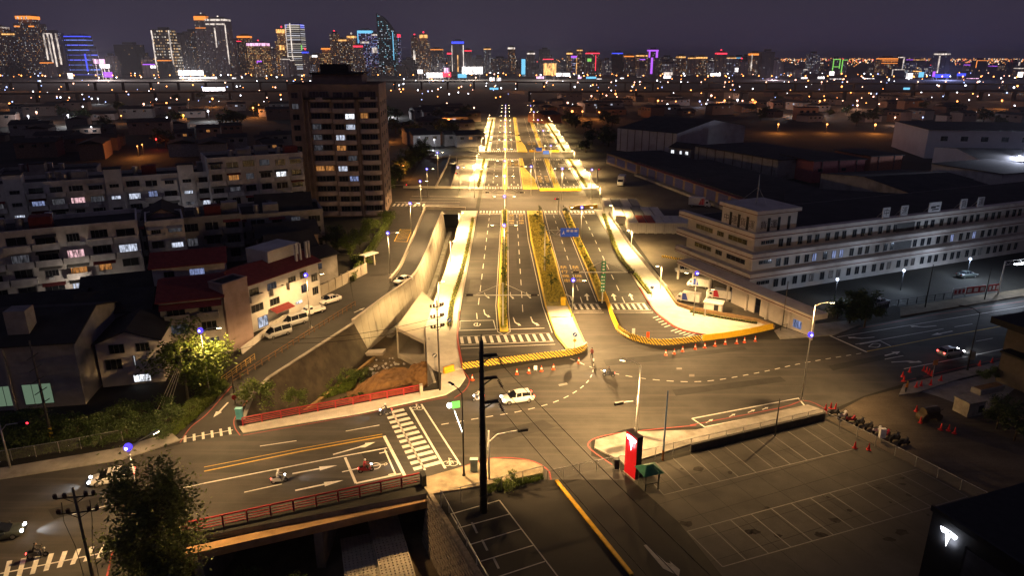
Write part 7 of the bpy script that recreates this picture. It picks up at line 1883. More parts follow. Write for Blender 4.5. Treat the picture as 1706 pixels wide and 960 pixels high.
# ================================================================= FAR FIELDS, HIGHWAYS AND SKYLINE
def facade(name, base, lit, cols, cx=3.2, cz=3.4, strength=2.0, fillx=.6, fillz=.5):
    """far tower front: window cells, some of them lit"""
    if name in MATS: return MATS[name]
    m, nt, out = _nt(name); N, Lk = nt.nodes, nt.links
    b = N.new('ShaderNodeBsdfPrincipled'); b.inputs['Base Color'].default_value = (*base, 1); b.inputs['Roughness'].default_value = .7
    tc = N.new('ShaderNodeTexCoord'); sp = N.new('ShaderNodeSeparateXYZ'); Lk.new(tc.outputs['Object'], sp.inputs[0])
    def mth(op, a, bb=None):
        n = N.new('ShaderNodeMath'); n.operation = op
        for i, s in enumerate((a, bb)):
            if s is None: continue
            if isinstance(s, (int, float)): n.inputs[i].default_value = s
            else: Lk.new(s, n.inputs[i])
        return n.outputs[0]
    u = mth('DIVIDE', mth('ADD', mth('ADD', sp.outputs[0], mth('MULTIPLY', sp.outputs[1], 1.01)), 4000.3), cx); v = mth('DIVIDE', mth('ADD', sp.outputs[2], .4), cz)
    cb = N.new('ShaderNodeCombineXYZ'); Lk.new(mth('FLOOR', u), cb.inputs[0]); Lk.new(mth('FLOOR', v), cb.inputs[1])
    oi = N.new('ShaderNodeObjectInfo'); Lk.new(mth('MULTIPLY', oi.outputs['Random'], 97), cb.inputs[2])
    wn_ = N.new('ShaderNodeTexWhiteNoise'); wn_.noise_dimensions = '3D'; Lk.new(cb.outputs[0], wn_.inputs[0])
    on = mth('LESS_THAN', wn_.outputs[0], lit)
    mk = mth('MULTIPLY', mth('LESS_THAN', mth('FRACT', u), fillx), mth('LESS_THAN', mth('FRACT', v), fillz))
    g = N.new('ShaderNodeNewGeometry'); sn = N.new('ShaderNodeSeparateXYZ'); Lk.new(g.outputs['Normal'], sn.inputs[0])
    side_ = mth('LESS_THAN', mth('ABSOLUTE', sn.outputs[2]), .5)
    fac = mth('MULTIPLY', mth('MULTIPLY', on, mk), side_)
    cr = N.new('ShaderNodeValToRGB'); cr.color_ramp.interpolation = 'CONSTANT'
    sc_ = N.new('ShaderNodeSeparateColor'); Lk.new(wn_.outputs[1], sc_.inputs[0]); Lk.new(sc_.outputs[1], cr.inputs[0])
    el = cr.color_ramp.elements; el[0].color = (*cols[0], 1); el[1].position = 1 / len(cols); el[1].color = (*cols[1 % len(cols)], 1)
    for i in range(2, len(cols)): e = el.new(i / len(cols)); e.color = (*cols[i], 1)
    Lk.new(cr.outputs[0], b.inputs['Emission Color']); Lk.new(mth('MULTIPLY', fac, mth('MULTIPLY', sc_.outputs[2], strength)), b.inputs['Emission Strength'])
    Lk.new(b.outputs[0], out.inputs[0]); m.cycles.emission_sampling = 'NONE'; MATS[name] = m
    return m
WRM, CLD, ORG, WHT = (1, .62, .28), (.75, .85, 1), (1, .4, .1), (1, .9, .75)
FC = {
    'res': facade('city_res', (.16, .125, .12), .26, [WRM, WHT, CLD, ORG], 3.2, 3.6, .9, .5, .45),
    'dim': facade('city_dim', (.15, .125, .14), .12, [WRM, WHT, CLD], 3.6, 4, .7, .5, .45),
    'warm': facade('city_warm', (.2, .13, .09), .4, [WRM, ORG, WHT], 3.4, 4, .95, .5, .5),
    'gold': facade('city_gold', (.25, .14, .07), .6, [ORG, WRM, (1, .7, .3)], 3.4, 4, 1.0),
    'cool': facade('city_cool', (.13, .13, .17), .35, [CLD, WHT, (.5, .6, 1)], 3.4, 4, 1.0),
    'violet': facade('city_violet', (.08, .06, .16), .6, [(.5, .4, 1), (.75, .7, 1), (.3, .5, 1)], 3.4, 4, 1.0),
    'teal': facade('city_teal', (.02, .035, .045), .3, [(.4, .75, .9), CLD, (.2, .6, .8)], 3.6, 4.4, 1.1),
    'stripe': facade('city_stripe', (.1, .09, .09), .95, [WHT, (.9, .9, 1)], 40, 5, .9, .95, .4),
    'blue': facade('city_blue', (.03, .03, .08), .8, [(.12, .15, 1), (.2, .3, 1)], 60, 12, 1.3, .97, .22),
    'grid': facade('city_grid', (.12, .1, .08), .8, [WHT, WRM], 6, 7, 1.2, .6, .45),
    'white': facade('city_white', (.35, .35, .4), .35, [CLD, WHT], 3.4, 4, .7),
    'dark': facade('city_dark', (.02, .02, .024), .04, [WRM, CLD], 5, 5, .6),
}
GL_ = {'o': glow('led_orange', (1, .3, .05), 1.5), 'w': glowvar('led_white', (1, .85, .74), 1.5, .1), 'b': glow('led_blue', (.06, .09, 1), 1.5), 'c': glow('led_cyan', (.2, .65, 1), 1.2), 'v': glow('led_violet', (.5, .12, 1), 1.4), 'r': glow('led_red', (1, .04, .08), 2.2), 'g': glow('led_green', (.3, .9, .15), 1.0), 'y': glowvar('led_gold', (1, .5, .15), 2.2, .12), 'p': glowvar('led_pink', (1, .55, .85), 2.6, .12), 'W': glowvar('sign_blaze', (1, .93, .92), 4.5, .12), 'd': mat('crown_dark', (.05, .045, .05), .8)}
CITYM = {}
def tower(x0, x1, top, label, f, D=1900, crown=None, strips=(), beacon=None, step=None, shape=None, bottom=0, depth=None, taper=None, group=None, name='skyline_tower'):
    """x0,x1,top are where its edges stand in the photo at distance D; the height follows from the distance"""
    Xa, Xb = XY(x0, D, 60), XY(x1, D, 60); w = Xb - Xa; h = ZT(0, D, top); cx = (Xa + Xb) / 2
    t = thing(name, (cx, D, -.02), label, 'building', group=group); dp = depth or max(18, w * .8)
    if shape == 'sail':
        n = 10; mb = MB()
        prof = [(-w / 2, h)] + [(-w / 2 + w * (.12 + .88 * (i / n)), h * (1 - .30 * (i / n) ** 1.6) - 4) for i in range(n + 1)] + [(w / 2 * .98, 0), (-w / 2, 0)]
        k = len(prof); mb.add([(x, -dp / 2, z) for x, z in prof] + [(x, dp / 2, z) for x, z in prof], [tuple(range(k - 1, -1, -1)), tuple(range(k, 2 * k))] + [(i, (i + 1) % k, k + (i + 1) % k, k + i) for i in range(k)])
        ob('wall', mb, FC[f], t)
    elif shape == 'curve':
        n = 10; mb = MB(); pts = [(-w / 2 + w * i / n, -dp / 2 - w * .18 * math.sin(math.pi * i / n)) for i in range(n + 1)] + [(w / 2, dp / 2), (-w / 2, dp / 2)]
        mb.prism(pts, 0, h); ob('wall', mb, FC[f], t)
    else:
        hs = h * (1 - (step or 0))
        ob('wall', MB().box(-w / 2, w / 2, -dp / 2, dp / 2, 0, hs), FC[f], t)
        if not step and w > 14:
            ob('roof_house', MB().box(-w * .22, w * .28, -dp * .2, dp * .2, hs + .6, hs + 6), GL_['d'], t)
            for e in (-1, 1): ob('pier_strip', MB().box(e * w * .2 - .5, e * w * .2 + .5, -dp / 2 - .5, -dp / 2 - .01, 0, hs), GL_['d'], t)
            ob('side_wing', MB().box(w / 2 + .01, w * .68, -dp * .3, dp * .4, 0, hs * (.62 + .2 * ((int(x0) * 7) % 10) / 10)), FC[f], t)
        if step: ob('upper_wall', MB().box(-w * .32, w * .32, -dp * .32, dp * .32, hs + .01, h), FC[f], t)
    if crown:
        k, ch = crown; ww = w * (.33 if step else .5)
        ob('crown', MB().box(-ww, ww, -dp * .5 - .6, dp * .4, h - ch, h + .5), GL_[k], t)
        ob('roof_cap', MB().box(-ww * .8, ww * .8, -dp * .3, dp * .3, h + .52, h + 4), GL_['d'], t)
    for s in strips:   # (u0,u1,v0,v1,colour) fractions of the front
        ob('led_strip', MB().box(-w / 2 + s[0] * w, -w / 2 + s[1] * w, -dp / 2 - (w * .2 if shape == 'curve' else 0) - 1.2, -dp / 2 - (w * .2 if shape == 'curve' else 0) - .2, s[2] * h, s[3] * h), GL_[s[4]], t)
    if beacon:
        ob('beacon', MB().tube((0, 0, h), (0, 0, h + 6), .7, n=5).sphere((0, 0, h + 7), 2.4, seg=6, ring=4), GL_[beacon], t)
    return t
T = tower
T(-20, 16, 45, 'dim brown tower cut by the left edge of the skyline', 'res', crown=('w', 3), beacon='c')
T(14, 40, 56, 'apartment tower with a row of white roof lights beside the brown crowned one', 'res', crown=('y', 3))
T(40, 76, 27, 'brown tower with glowing orange and white crown at far left', 'res', step=.12, crown=('o', 7), strips=((.05, .3, .82, .84, 'o'), (.7, .95, .82, .84, 'o'), (.25, .32, .95, .99, 'w'), (.45, .52, .95, .99, 'w'), (.62, .7, .95, .99, 'w')))
T(82, 106, 54, 'tower outlined with twin white light strips', 'dim', strips=((.02, .12, .3, .98, 'w'), (.3, .4, .2, .98, 'w'), (.55, .65, .2, .98, 'w'), (.88, .98, .25, .98, 'w'), (.02, .65, .965, .985, 'w')))
T(118, 150, 60, 'tower with horizontal blue light bands', 'blue', crown=('b', 2), strips=((.9, .97, .1, .55, 'b'),))
T(108, 120, 66, 'slim dark tower left of the blue-banded one', 'dim', beacon='b', D=2000)
T(198, 234, 74, 'plain dark tower block in the gap of the left skyline', 'dark')
T(262, 292, 49, 'tower with a grid of warm white windows', 'grid', strips=((.0, .06, .1, .98, 'w'), (.94, 1, .1, .98, 'w')))
T(293, 314, 58, 'grey residential tower right of the grid tower', 'dim', D=2000); T(312, 334, 52, 'grey residential tower beside the slim orange-crowned one', 'res', D=2050)
T(333, 352, 27, 'tall slim grey tower with orange lit crown', 'dim', crown=('o', 9), beacon='w', strips=((.05, .95, .8, .81, 'o'),))
T(353, 386, 32, 'tall grey tower with white roof floodlights', 'dim', crown=('w', 4), beacon='w', strips=((.02, .96, .9, .925, 'w'), (.94, .99, .2, .9, 'w'), (.4, .46, .5, .85, 'w')))
T(386, 402, 68, 'lower block with red edge light right of the floodlit tower', 'res', crown=('r', 1.5), D=1950); T(400, 420, 60, 'brown tower with orange roof light', 'warm', crown=('o', 4), D=2000)
T(416, 447, 72, 'orange glowing tower topped by a pink sign', 'gold', crown=('p', 6), beacon='r'); T(446, 462, 84, 'dim block between the orange and gold towers', 'res', beacon='w')
T(462, 483, 49, 'golden lit tower with a bright dome lamp', 'gold', step=.25, crown=('y', 8), beacon='r', strips=((.3, .7, .56, .66, 'y'),))
T(483, 508, 41, 'white striped curved tower with blue top', 'stripe', shape='curve', crown=('b', 8), strips=((.0, .05, .1, 1.0, 'w'), (.3, .36, .1, 1.03, 'w'), (.94, 1, .5, .6, 'g')))
T(504, 513, 86, 'thin dark tower with a red and blue top', 'dim', crown=('b', 3), beacon='r', D=1750)
T(516, 535, 92, 'warm-lit low tower behind the roof of the dark tower block', 'warm'); T(534, 553, 80, 'tower with an orange stepped top', 'gold', step=.2, crown=('o', 3))
T(552, 566, 56, 'brown tower with a red beacon', 'warm', beacon='r'); T(566, 578, 66, 'gold-topped tower right of the red beacon one', 'warm', crown=('y', 3)); T(577, 597, 60, 'pointed tower with warm white lights', 'warm', step=.2, beacon='w', crown=('y', 4))
T(590, 604, 76, 'dark block with red lights under the pointed tower', 'res', crown=('r', 3), D=1800)
T(599, 622, 51, 'violet-blue lit tower with cyan crown', 'violet', crown=('c', 6), strips=((.0, .06, .3, .98, 'c'), (.2, .8, .72, .76, 'w'))); T(620, 631, 57, 'slim white and violet tower beside the cyan-crowned one', 'violet', crown=('w', 3), strips=((.1, .9, .55, .68, 'w'),))
T(632, 661, 22, 'tallest skyline tower, dark and sail-shaped with teal windows', 'teal', shape='sail', strips=((.86, .9, .25, .7, 'c'),))
T(661, 668, 57, 'thin tower with red and violet lights right of the sail-shaped one', 'violet', crown=('r', 7), D=1950)
T(671, 690, 99, 'dark low block beside the crowned tower', 'dark', D=1750); T(686, 697, 62, 'brown annex with white corner strip left of the crowned tower', 'warm', strips=((.3, .6, .25, .65, 'w'),), beacon='r', D=1920)
T(697, 716, 58, 'brown tower with glowing stepped crown and spire', 'warm', step=.15, crown=('y', 7), beacon='r')
T(716, 738, 82, 'dim block with orange roof lamps', 'res', crown=('o', 1.5), D=2100); T(745, 753, 88, 'small tower with a red top', 'dim', crown=('r', 3)); T(753, 773, 69, 'grey tower with blue dome light and white corner strips', 'dim', crown=('b', 5), strips=((.0, .06, .1, .9, 'w'), (.94, 1, .1, .9, 'w'), (.47, .53, .1, .6, 'y')))
T(773, 786, 84, 'grey tower with red top edge', 'dim', crown=('r', 1.5), D=2000); T(788, 806, 95, 'hazy grey block right of the domed tower', 'dim', D=2200); T(806, 818, 81, 'pale tower with gold top', 'white', crown=('y', 2), D=2200); T(818, 846, 97, 'dim block above the boulevard vanishing point', 'res', D=2100); T(846, 858, 79, 'lit tower with white columns above the boulevard', 'warm', crown=('w', 4), D=2100)
T(868, 876, 98, 'narrow cyan glowing tower', 'teal', strips=((.1, .9, .1, 1, 'c'),), D=1800); T(878, 891, 88, 'grey tower with white roof sign', 'dim', crown=('w', 3)); T(898, 916, 82, 'hazy slab in the middle distance', 'dim', D=2600)
T(944, 954, 88, 'tower with gold-lit cornice', 'warm', crown=('y', 3)); T(951, 961, 93, 'tower with violet crown and gold strip', 'violet', crown=('v', 4), strips=((.9, 1, .05, .95, 'y'),)); T(961, 970, 83, 'slim tower with gold tip next to the violet one', 'warm', crown=('y', 2))
T(976, 998, 88, 'block with red roof line and green sign', 'res', crown=('r', 2), strips=((.1, .4, .62, .75, 'g'), (.7, .75, .2, .9, 'r'))); T(1004, 1018, 100, 'pale block left of the blue-topped one', 'white'); T(1020, 1037, 88, 'dark tower with blue roof bar', 'dark', crown=('b', 2))
T(1040, 1056, 93, 'tower with orange roof lights', 'res', crown=('o', 2)); T(1060, 1078, 92, 'tower with warm roof lights left of the violet one', 'warm', crown=('y', 2)); T(1079, 1096, 83, 'tower with violet light frame and vertical strip', 'dim', crown=('v', 3), strips=((.05, .2, .7, 1, 'v'), (.75, .95, .7, 1, 'v'), (.3, .5, .05, .7, 'v')))
T(1105, 1127, 106, 'white floodlit low tower', 'white', strips=((.05, .95, 0, .25, 'w'),)); T(1128, 1142, 94, 'tower with golden roof lamps', 'warm', crown=('y', 3)); T(1148, 1160, 96, 'dim tower with warm top', 'res', crown=('y', 2)); T(1160, 1178, 95, 'gold-topped tower in the right skyline', 'warm', crown=('y', 3)); T(1178, 1190, 104, 'pale block before the red beacon tower', 'white')
T(1193, 1210, 88, 'dark tower with a red beacon crown', 'res', crown=('r', 3), beacon='r'); T(1212, 1226, 96, 'white-speckled tower right of the red beacon one', 'cool', crown=('y', 1.5)); T(1228, 1246, 102, 'dark block with red top', 'dim', beacon='r'); T(1249, 1267, 89, 'warm tower with white columns', 'warm', crown=('o', 4), strips=((.1, .2, .2, .95, 'w'), (.8, .9, .2, .95, 'w')))
T(1268, 1289, 86, 'plain black tower in the right skyline', 'dark', D=1700); T(1290, 1302, 100, 'low dark tower next to the black one', 'dim', D=1700)
T(1347, 1364, 89, 'grey hazy tower with white strips', 'white', D=2100); T(1388, 1400, 98, 'block outlined in green light', 'dim', strips=((0, .1, .2, 1, 'g'), (.9, 1, .4, 1, 'g'), (0, 1, .96, 1, 'g'), (.0, 1, .5, .54, 'g'))); T(1403, 1412, 99, 'second narrow green-outlined block', 'dim', strips=((0, .15, .1, 1, 'g'), (0, 1, .96, 1, 'g')))
T(1466, 1493, 97, 'low wide tower with orange light bands', 'warm', crown=('o', 2), strips=((0, 1, .85, .88, 'o'), (0, 1, .7, .73, 'o'))); T(1494, 1507, 95, 'block with white outline beside the orange one', 'dark', strips=((.8, .95, .2, 1, 'w'), (.1, .95, .97, 1.02, 'w'))); T(1488, 1508, 115, 'low white-framed hall below the outlined block', 'dark', strips=((0, 1, .93, 1, 'w'), (0, .06, .2, 1, 'w')), D=1700)
T(1560, 1580, 89, 'grey tower with white lit roof at the right', 'dim', crown=('w', 3), strips=((.1, .2, .1, .9, 'w'),)); T(1626, 1644, 100, 'dark block with orange outline', 'dark', strips=((0, .06, .5, 1, 'o'), (0, 1, .97, 1.0, 'o'))); T(1688, 1700, 103, 'block with a pale angled light edge near the right edge', 'dark', strips=((.8, 1, .2, 1, 'w'),))
# filler blocks, each its own building
rc = random.Random(21)
kinds = ['res', 'dim', 'dim', 'warm', 'cool', 'white', 'dim', 'dark']
for i in range(210):
    px = rc.uniform(-30, 1740); D = rc.uniform(1650, 3400)
    base = 104 if px < 700 else (110 if px < 1300 else 116)
    if D > 2400: base -= 6
    top = base + rc.uniform(-12, 12); w = rc.uniform(7, 20)
    c = rc.random()
    T(px - w / 2, px + w / 2, min(top, 122), 'small dim block among the lights at the foot of the skyline', kinds[rc.randrange(8)], D=D, crown=None if c < .6 else ('oywvrc'[rc.randrange(6)], 1.5), group='filler blocks of the skyline', name='city_block')
# far carpet of town lights to the right
mb = {k: MB() for k in 'owry'}
for i in range(900):
    px = rc.uniform(-50, 1760) if i % 3 == 0 else rc.uniform(1250, 1760); D = rc.uniform(2600, 9000)
    x = XY(px, D); z = rc.uniform(4, 22); k = 'ooowyr'[rc.randrange(6)]; s = D / 1500 * rc.uniform(.6, 1.3)
    mb[k].sphere((x, D, z + 6), s, seg=4, ring=3)
for k in mb: ob('town_lights', mb[k], glow('town_' + k, {'o': (1, .35, .08), 'w': (1, .85, .7), 'r': (1, .1, .1), 'y': (1, .55, .2)}[k], 2.2), kind='stuff', label='countless tiny far-off town lights near the horizon')
# bright shop fronts and billboards
def blaze(px, py, w, h, label, k, D=1500, strength=None):
    z = ZT(0, D, py); X = XY(px, D, z); s = D / FPX
    t = thing('billboard', (X, D, -.02), label, 'billboard'); ww, hh = w * s, h * s
    ob('panel', MB().box(-ww / 2, ww / 2, 0, .6, max(2, z - hh / 2), z + hh / 2), GL_[k], t)
    if D > 1400 and w * h > 110:
        d = bpy.data.lights.new('city_glow_light', 'POINT'); d.energy = 420000; d.color = {'p': (1, .75, .85), 'b': (.4, .45, 1), 'r': (1, .3, .3)}.get(k, (1, .85, .75)); d.shadow_soft_size = 6  # added point light: city glow for the tower fronts
        lo = bpy.data.objects.new('city_glow_light', d); COL.objects.link(lo); lo.parent = t; lo.location = (0, -14, z + 4)
    for s_ in (-.35, .35): ob('post', MB().box(s_ * ww - .4, s_ * ww + .4, .7, 1.5, 0, z), GL_['d'], t)
for a in ((165, 102, 18, 7, 'white and pink billboard right of the blue-banded tower', 'p'), (174, 110, 16, 6, 'white billboard below the pink one', 'W'), (117, 127, 8, 10, 'small white sign board at the left highway', 'W'), (180, 124, 14, 8, 'violet-white shop front near the left billboards', 'v'), (255, 111, 8, 4, 'small white shop sign left of the grid tower', 'W'), (318, 121, 40, 8, 'wide white lit hall beside the stadium lamps', 'W'), (330, 131, 60, 6, 'row of blazing white stadium lamps', 'W'), (356, 149, 36, 7, 'white lit shop front below the stadium', 'W', 900), (390, 131, 6, 4, 'white lamp pair right of the stadium', 'W'),
          (374 + 430 - 280, 93, 8, 3, 'small white roof sign above the dark tower block', 'W', 1800), (787, 117, 33, 11, 'big white billboard right of the domed tower', 'W'), (744, 117, 8, 8, 'round pink-white globe sign over the market', 'p'), (744, 124, 14, 7, 'red lit base under the globe sign', 'r'), (724, 125, 26, 8, 'white market front left of the globe', 'W'), (700, 119, 8, 6, 'white market sign beside the crowned tower', 'W'), (770, 126, 14, 6, 'blue-white market front right of the globe', 'c'), (820, 134, 8, 10, 'left small white twin billboard', 'W', 1300), (831, 134, 7, 9, 'right small white twin billboard', 'W', 1300), (823, 149, 14, 6, 'teal lit billboard below the twin ones', 'c', 1000),
          (916, 115, 20, 18, 'tall cream billboard right of the boulevard', 'y'), (938, 124, 22, 5, 'slanted white lit canopy beside the cream billboard', 'W'), (900, 129, 12, 4, 'pink shop front left of the cream billboard', 'p'), (985, 130, 16, 5, 'cyan-white shop front under the red-lined block', 'c'), (998, 134, 8, 5, 'white shop front beside the cyan-white one', 'W'), (1036, 133, 6, 7, 'white sign by the highway', 'W'), (1112, 128, 12, 4, 'white shop sign under the white tower', 'W'), (966, 130, 6, 5, 'pink sign by the highway', 'p'), (1192, 124, 16, 4, 'white shop front in the right skyline', 'W'), (1227, 116, 5, 6, 'white pixel sign in the right skyline', 'W'),
          (1284, 136, 14, 9, 'pink-white sign at the right highway', 'p'), (1340, 131, 10, 5, 'white shop front right of the black tower', 'W'), (1368, 130, 10, 5, 'second white shop front right of the black tower', 'W'), (1392, 134, 20, 5, 'wide white shop front below the green blocks', 'W'), (1425, 133, 16, 4, 'pink shop front right of the green blocks', 'p'), (1447, 133, 18, 5, 'long white shop front left of the orange-banded tower', 'W'), (1386, 122, 8, 6, 'white sign under the green blocks', 'W'), (1515, 127, 10, 10, 'white square billboard below the outlined block', 'W'), (1535, 124, 8, 8, 'white sign right of the square billboard', 'c'), (1510, 151, 10, 10, 'teal-white lit billboard near the right highway', 'c', 1000),
          (1570, 126, 24, 5, 'long blue dome lights at the right', 'b'), (1602, 124, 14, 4, 'short blue dome lights right of the long ones', 'b'), (1620, 132, 20, 4, 'pink-white canopy lights beside the blue domes', 'p'), (1700, 124, 8, 8, 'white billboard at the right edge', 'W'), (1556, 123, 4, 8, 'violet sign beside the blue domes', 'v'), (432, 103, 8, 4, 'small violet sign left of the gold tower', 'v', 1800)):
    blaze(*a)
# elevated highways
HWY = mat('highway_concrete', (.045, .04, .038), .9)
def highway(px0, py0, px1, py1, z, label, lampk, n, w=14, lampc=(1, .42, .12)):
    a, b = G(px0, py0, z), G(px1, py1, z); d = b - a; L = d.length; an = math.atan2(d.y, d.x)
    t = thing('elevated_highway', (a.x, a.y, 0), label, 'highway', an)
    ob('deck', MB().box(0, L, -w / 2, w / 2, z - 1.2, z), HWY, t); ob('parapet', MB().box(0, L, -w / 2, -w / 2 + .4, z + .002, z + .7), HWY, t)
    for k in range(int(L / 38)): ob('pier', MB().box(k * 38, k * 38 + 2.4, -2, 2, 0, z - 1.202), HWY, t)
    for k in range(n):
        s = (k + .5) / n; q = a.lerp(b, s)
        far_lamp(q.x + rc.uniform(-6, 6), q.y + rc.uniform(-3, 3), z, 9, lampk, power=0 if k % 3 else 22000, label='lamp in the chain along the ' + label.split(',')[0], group='lamps of the ' + label.split(',')[0])
FLM = {}
def far_lamp(x, y, z, h, k, label, group, power=0, r=None):
    dist = (x * x + y * y) ** .5; r = r or max(.28, dist / 1170 * .9); key = (round(r, 1), k, h)
    if key not in FLM:
        gm = {'o': glow('far_orange', (1, .33, .08), 7), 'w': glow('far_white', (.9, .92, 1), 7), 'p': glow('far_pink', (1, .5, .32), 6), 'r': glow('far_red', (1, .06, .05), 5), 'b': glow('far_blue', (.4, .5, 1), 4)}[k]
        FLM[key] = mesh(MB().tube((0, 0, 0), (0, 0, h), .1, n=4).sphere((0, -.2, h + .2), round(r, 1), 1, 6, 4), [DKMET, gm], name='far_lamp')
    o = put('street_lamp', FLM[key], None, (x, y, z), label=label, cat='street lamp', group=group)
    if power:
        d = bpy.data.lights.new('lamp_light', 'POINT'); d.energy = power; d.shadow_soft_size = .5
        d.color = {'o': (1, .32, .06), 'w': (.9, .93, 1), 'p': (1, .5, .3), 'r': (1, .08, .05), 'b': (.6, .7, 1)}[k]
        lo = bpy.data.objects.new('lamp_light', d); COL.objects.link(lo); lo.parent = o; lo.location = (0, -.8, h - .6)
highway(-80, 137, 860, 135, 11, 'far elevated highway on the left, edged with orange lamps', 'o', 30)
highway(860, 136, 1790, 140, 11, 'far elevated highway on the right, edged with orange lamps', 'o', 34)
highway(-80, 156, 560, 150, 9, 'nearer dark viaduct on the left', 'p', 5)
highway(880, 152, 1790, 150, 10, 'nearer dark viaduct on the right', 'p', 18)
ob('highway_glow_road', MB().box(-900, 900, 1040, 1052, 0, .05), mat('lit_road', (.3, .2, .1), .8), kind='structure') if False else None
# scattered lamps of the low town
for i, (px, py, k, pw_, l) in enumerate(((263, 249, 'r', 900, 'red lamp above the left flats'), (232, 262, 'o', 5000, 'orange lamp lighting a yard above the left flats'), (240, 259, 'o', 3000, 'second orange lamp above the left flats'), (714, 214, 'o', 14000, 'orange lamp left of the far boulevard'), (748, 213, 'o', 14000, 'second orange lamp left of the far boulevard'), (691, 232, 'o', 12000, 'orange lamp lighting the huts near the tree row'), (644, 236, 'o', 6000, 'orange lamp at the right edge of the tower'), (645, 195, 'w', 30000, 'brilliant white lamp right of the tower'),
        (673, 298, 'o', 4000, 'orange lamp among the street trees'), (724, 250, 'w', 5000, 'white lamp by the far parked cars'), (953, 197, 'o', 9000, 'orange lamp right of the far boulevard'), (970, 197, 'o', 6000, 'second orange lamp right of the far boulevard'), (998, 198, 'o', 8000, 'third orange lamp right of the far boulevard'), (1091, 196, 'b', 3000, 'blue-white lamp behind the big warehouse'), (1295, 221, 'o', 8000, 'orange lamp on the dark field'), (1376, 221, 'o', 6000, 'second orange lamp on the dark field'), (1456, 222, 'o', 9000, 'orange lamp at the left end of the white factory'), (1489, 208, 'p', 5000, 'pink lamp behind the white factory'), (1629, 222, 'p', 5000, 'pink lamp beyond the white factory'), (1340, 192, 'o', 30000, 'lamp flooding the orange facade'), (1360, 192, 'w', 8000, 'white lamp beside the orange facade'), (1327, 193, 'w', 8000, 'white lamp left of the orange facade'),
        (1236, 177, 'p', 3000, 'pink lamp far right of the boulevard'), (1165, 178, 'b', 3000, 'blue lamp in the low town'), (1200, 184, 'p', 6000, 'pink lamp near a low shop'), (985, 168, 'p', 5000, 'pink lamp before the viaduct'), (1010, 167, 'p', 5000, 'second pink lamp before the viaduct'), (965, 166, 'w', 3000, 'white lamp before the viaduct'), (204, 205, 'o', 2500, 'orange lamp left of the dark fields'), (280, 208, 'w', 2500, 'white lamp by the low shop on the left'), (18, 182, 'o', 6000, 'orange lamp at the left edge of the fields'), (165, 173, 'w', 6000, 'white lamp on the left fields'), (262, 174, 'w', 5000, 'white lamp beside the long lit roof'), (296, 174, 'p', 4000, 'pink lamp at the end of the long lit roof'), (212, 160, 'p', 1500, 'pink lamp on the left viaduct side'), (128, 225, 'w', 3000, 'white lamp over the bright blue roof'), (155, 226, 'w', 1200, 'small white lamp right of the blue roof'), (140, 188, 'w', 800, 'tiny white lamp on the dark left field'), (885, 193, 'o', 4000, 'orange lamp at the boulevard end'), (1140, 265, 'w', 0, 'white lamp on the small shed'), (745, 182, 'p', 2000, 'pink lamp at the far left end of the boulevard'), (790, 190, 'p', 2500, 'pink lamp just left of the boulevard end'), (1688, 186, 'w', 1000, 'small white lamp at the right edge'), (1535, 208, 'b', 1500, 'twin blue lamp in the right fields'), (1625, 199, 'w', 1000, 'small white lamp beyond the right fields'))):
    q = G(px, py); far_lamp(q.x, q.y, 0, 5, k, l, 'lamps of the low town', pw_, r=max(.35, q.y / 1170 * (1.9 if pw_ > 8000 else 1.2)))
tiny = {k: MB() for k in 'opwb'}
for i in range(460):
    px, py = rc.uniform(0, 1700), 124 + rc.random() ** 1.7 * 62
    if 600 < px < 640 or (820 < px < 900 and py > 180): continue
    q = G(px, py)
    if i >= 110:
        k = 'oopwwb'[rc.randrange(6)]; tiny[k].sphere((q.x, q.y, 5), q.y / 1170 * rc.uniform(.5, 1.25), 0, 5, 3); continue
    far_lamp(q.x, q.y, 0, 5, 'oopwwb'[rc.randrange(6)], 'tiny lamp among the low houses before the skyline', 'tiny lamps of the low town', r=q.y / 1170 * rc.uniform(.4, 1.1))
for k in tiny: ob('town_lights', tiny[k], {'o': glow('far_orange', (1, .33, .08), 7), 'w': glow('far_white', (.9, .92, 1), 7), 'p': glow('far_pink', (1, .5, .32), 6), 'b': glow('far_blue', (.4, .5, 1), 4)}[k], kind='stuff', label='scattered pinprick lights of the low town')
for i in range(30):
    x0, x1, y0, y1 = ((10, 480, 160, 215), (910, 1300, 160, 196), (1300, 1700, 150, 200))[i % 3]
    q = G(rc.uniform(x0, x1), rc.uniform(y0, y1)); far_lamp(q.x, q.y, 0, 7, 'oopw'[i % 4], ['street lamp among the left fields and houses', 'street lamp among the low houses right of the boulevard', 'street lamp on the far right fields'][i % 3], 'lit street lamps of the low town', 14000, r=q.y / 1170 * 1.5)
# low houses of the middle distance
LH = [mat('low_wall_a', (.2, .18, .17), .9), mat('low_wall_b', (.28, .26, .25), .9), mat('low_wall_c', (.16, .11, .09), .9)]
HM = {}
def low_house(x, y, w, d, h, rz, k, label, lit):
    t = thing('low_house', (x, y, -.02), label, 'house', rz, 'low houses of the middle distance')
    ob('wall', MB().box(-w / 2, w / 2, -d / 2, d / 2, 0, h), LH[k], t)
    ob('roof', MB().add([(-w / 2 - .4, -d / 2 - .4, h + .02), (w / 2 + .4, -d / 2 - .4, h + .02), (w / 2 + .4, d / 2 + .4, h + .02), (-w / 2 - .4, d / 2 + .4, h + .02), (-w / 2 - .4, 0, h + 1.6), (w / 2 + .4, 0, h + 1.6)], [(0, 1, 5, 4), (2, 3, 4, 5), (1, 2, 5), (3, 0, 4)]), ROOFD, t)
    for j in range(3): window(t, -w / 2 + w * (.12 + .3 * j), -d / 2, h - 2.2, 2.0, 1.4, lit if j == 1 else None)
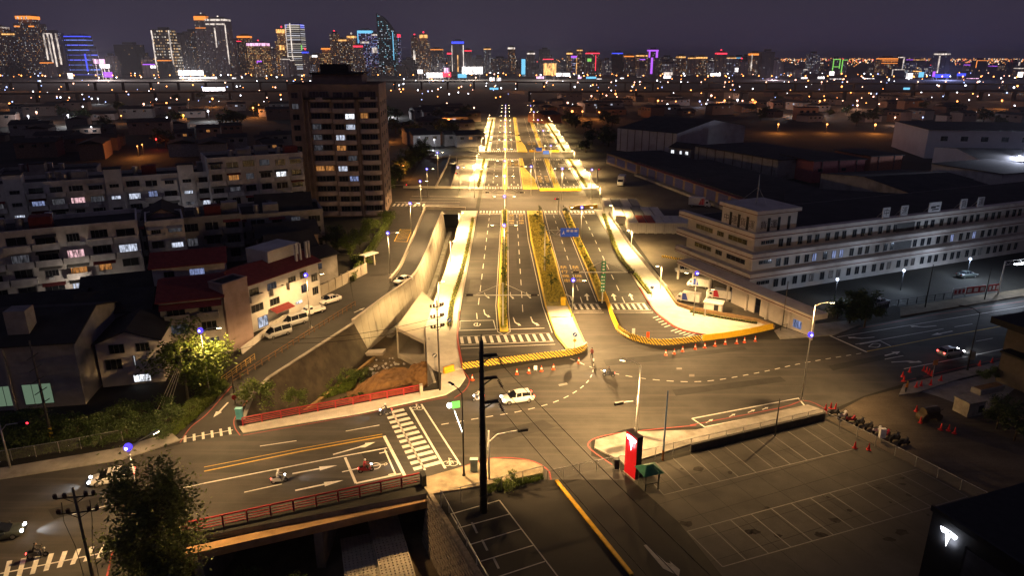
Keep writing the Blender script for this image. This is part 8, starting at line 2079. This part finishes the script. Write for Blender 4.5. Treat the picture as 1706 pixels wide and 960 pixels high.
areas = (((-20, 480, 180, 262), 46, 'left of the dark tower'), ((645, 790, 190, 250), 18, 'between the tower and the boulevard'), ((900, 1300, 158, 196), 34, 'right of the far boulevard'), ((1300, 1720, 160, 205), 26, 'beyond the white factory'))
for (x0, x1, y0, y1), n, w_ in areas:
    for i in range(n):
        q = G(rc.uniform(x0, x1), y0 + (y1 - y0) * rc.random())
        if q.y > 560 or abs(q.x - 8) > 52 or True:
            low_house(q.x, q.y, rc.uniform(9, 24), rc.uniform(8, 14), rc.uniform(3.5, 8), rad(rc.choice([18, 20, -70, 25])), rc.randrange(3), 'dim low house ' + w_, rc.choice([None, None, None, 'c', 'w', 'd']))
sh2 = shed(G(905, 206), G(935, 204), 18, 6, 2, 'low red-brown shed at the right end of the boulevard', mat('wall_redbrown', (.3, .12, .07), .9))
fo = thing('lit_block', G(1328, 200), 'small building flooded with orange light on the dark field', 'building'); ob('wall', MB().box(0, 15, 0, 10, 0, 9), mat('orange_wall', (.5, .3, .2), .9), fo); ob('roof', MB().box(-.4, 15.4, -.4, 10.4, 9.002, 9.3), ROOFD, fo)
for k in range(3):
    for j in range(2): window(fo, 1.5 + k * 4.5, 0, 1.5 + j * 3.8, 2.4, 1.8)
# dark woods on the fields
TM['far'] = tree_mesh(12, 9, 4.5, 4.5, 3.6, 700, 1.2, LEAFD, 14, .3)
for i in range(70):
    a = ((905, 1030, 205, 262), (60, 480, 165, 250), (640, 800, 195, 245), (1250, 1700, 165, 215))[i % 4]
    q = G(rc.uniform(a[0], a[1]), rc.uniform(a[2], a[3])); 
    if -16 < q.x + .008 * (q.y - 110) < 34: continue
    tree((q.x, q.y, 0), ['dark tree right of the far boulevard', 'dark tree on the left fields', 'dark tree between tower and boulevard', 'dark tree on the right fields'][i % 4], 'far', rc.uniform(.7, 1.3), rc.random() * 6, 'dark field trees')
# ================================================================= NIGHT AIR
hm, nt, out = _nt('night_haze')
pv = nt.nodes.new('ShaderNodeVolumePrincipled')
pv.inputs['Color'].default_value = (.78, .84, 1, 1); pv.inputs['Density'].default_value = .00008; pv.inputs['Anisotropy'].default_value = .3
nt.links.new(pv.outputs[0], out.inputs['Volume'])
hz = ob('haze', MB().box(-16500, 16500, -400, 26500, -8, 190), hm, kind='stuff', label='thin night haze over the whole city')
cy.volume_bounces = 0
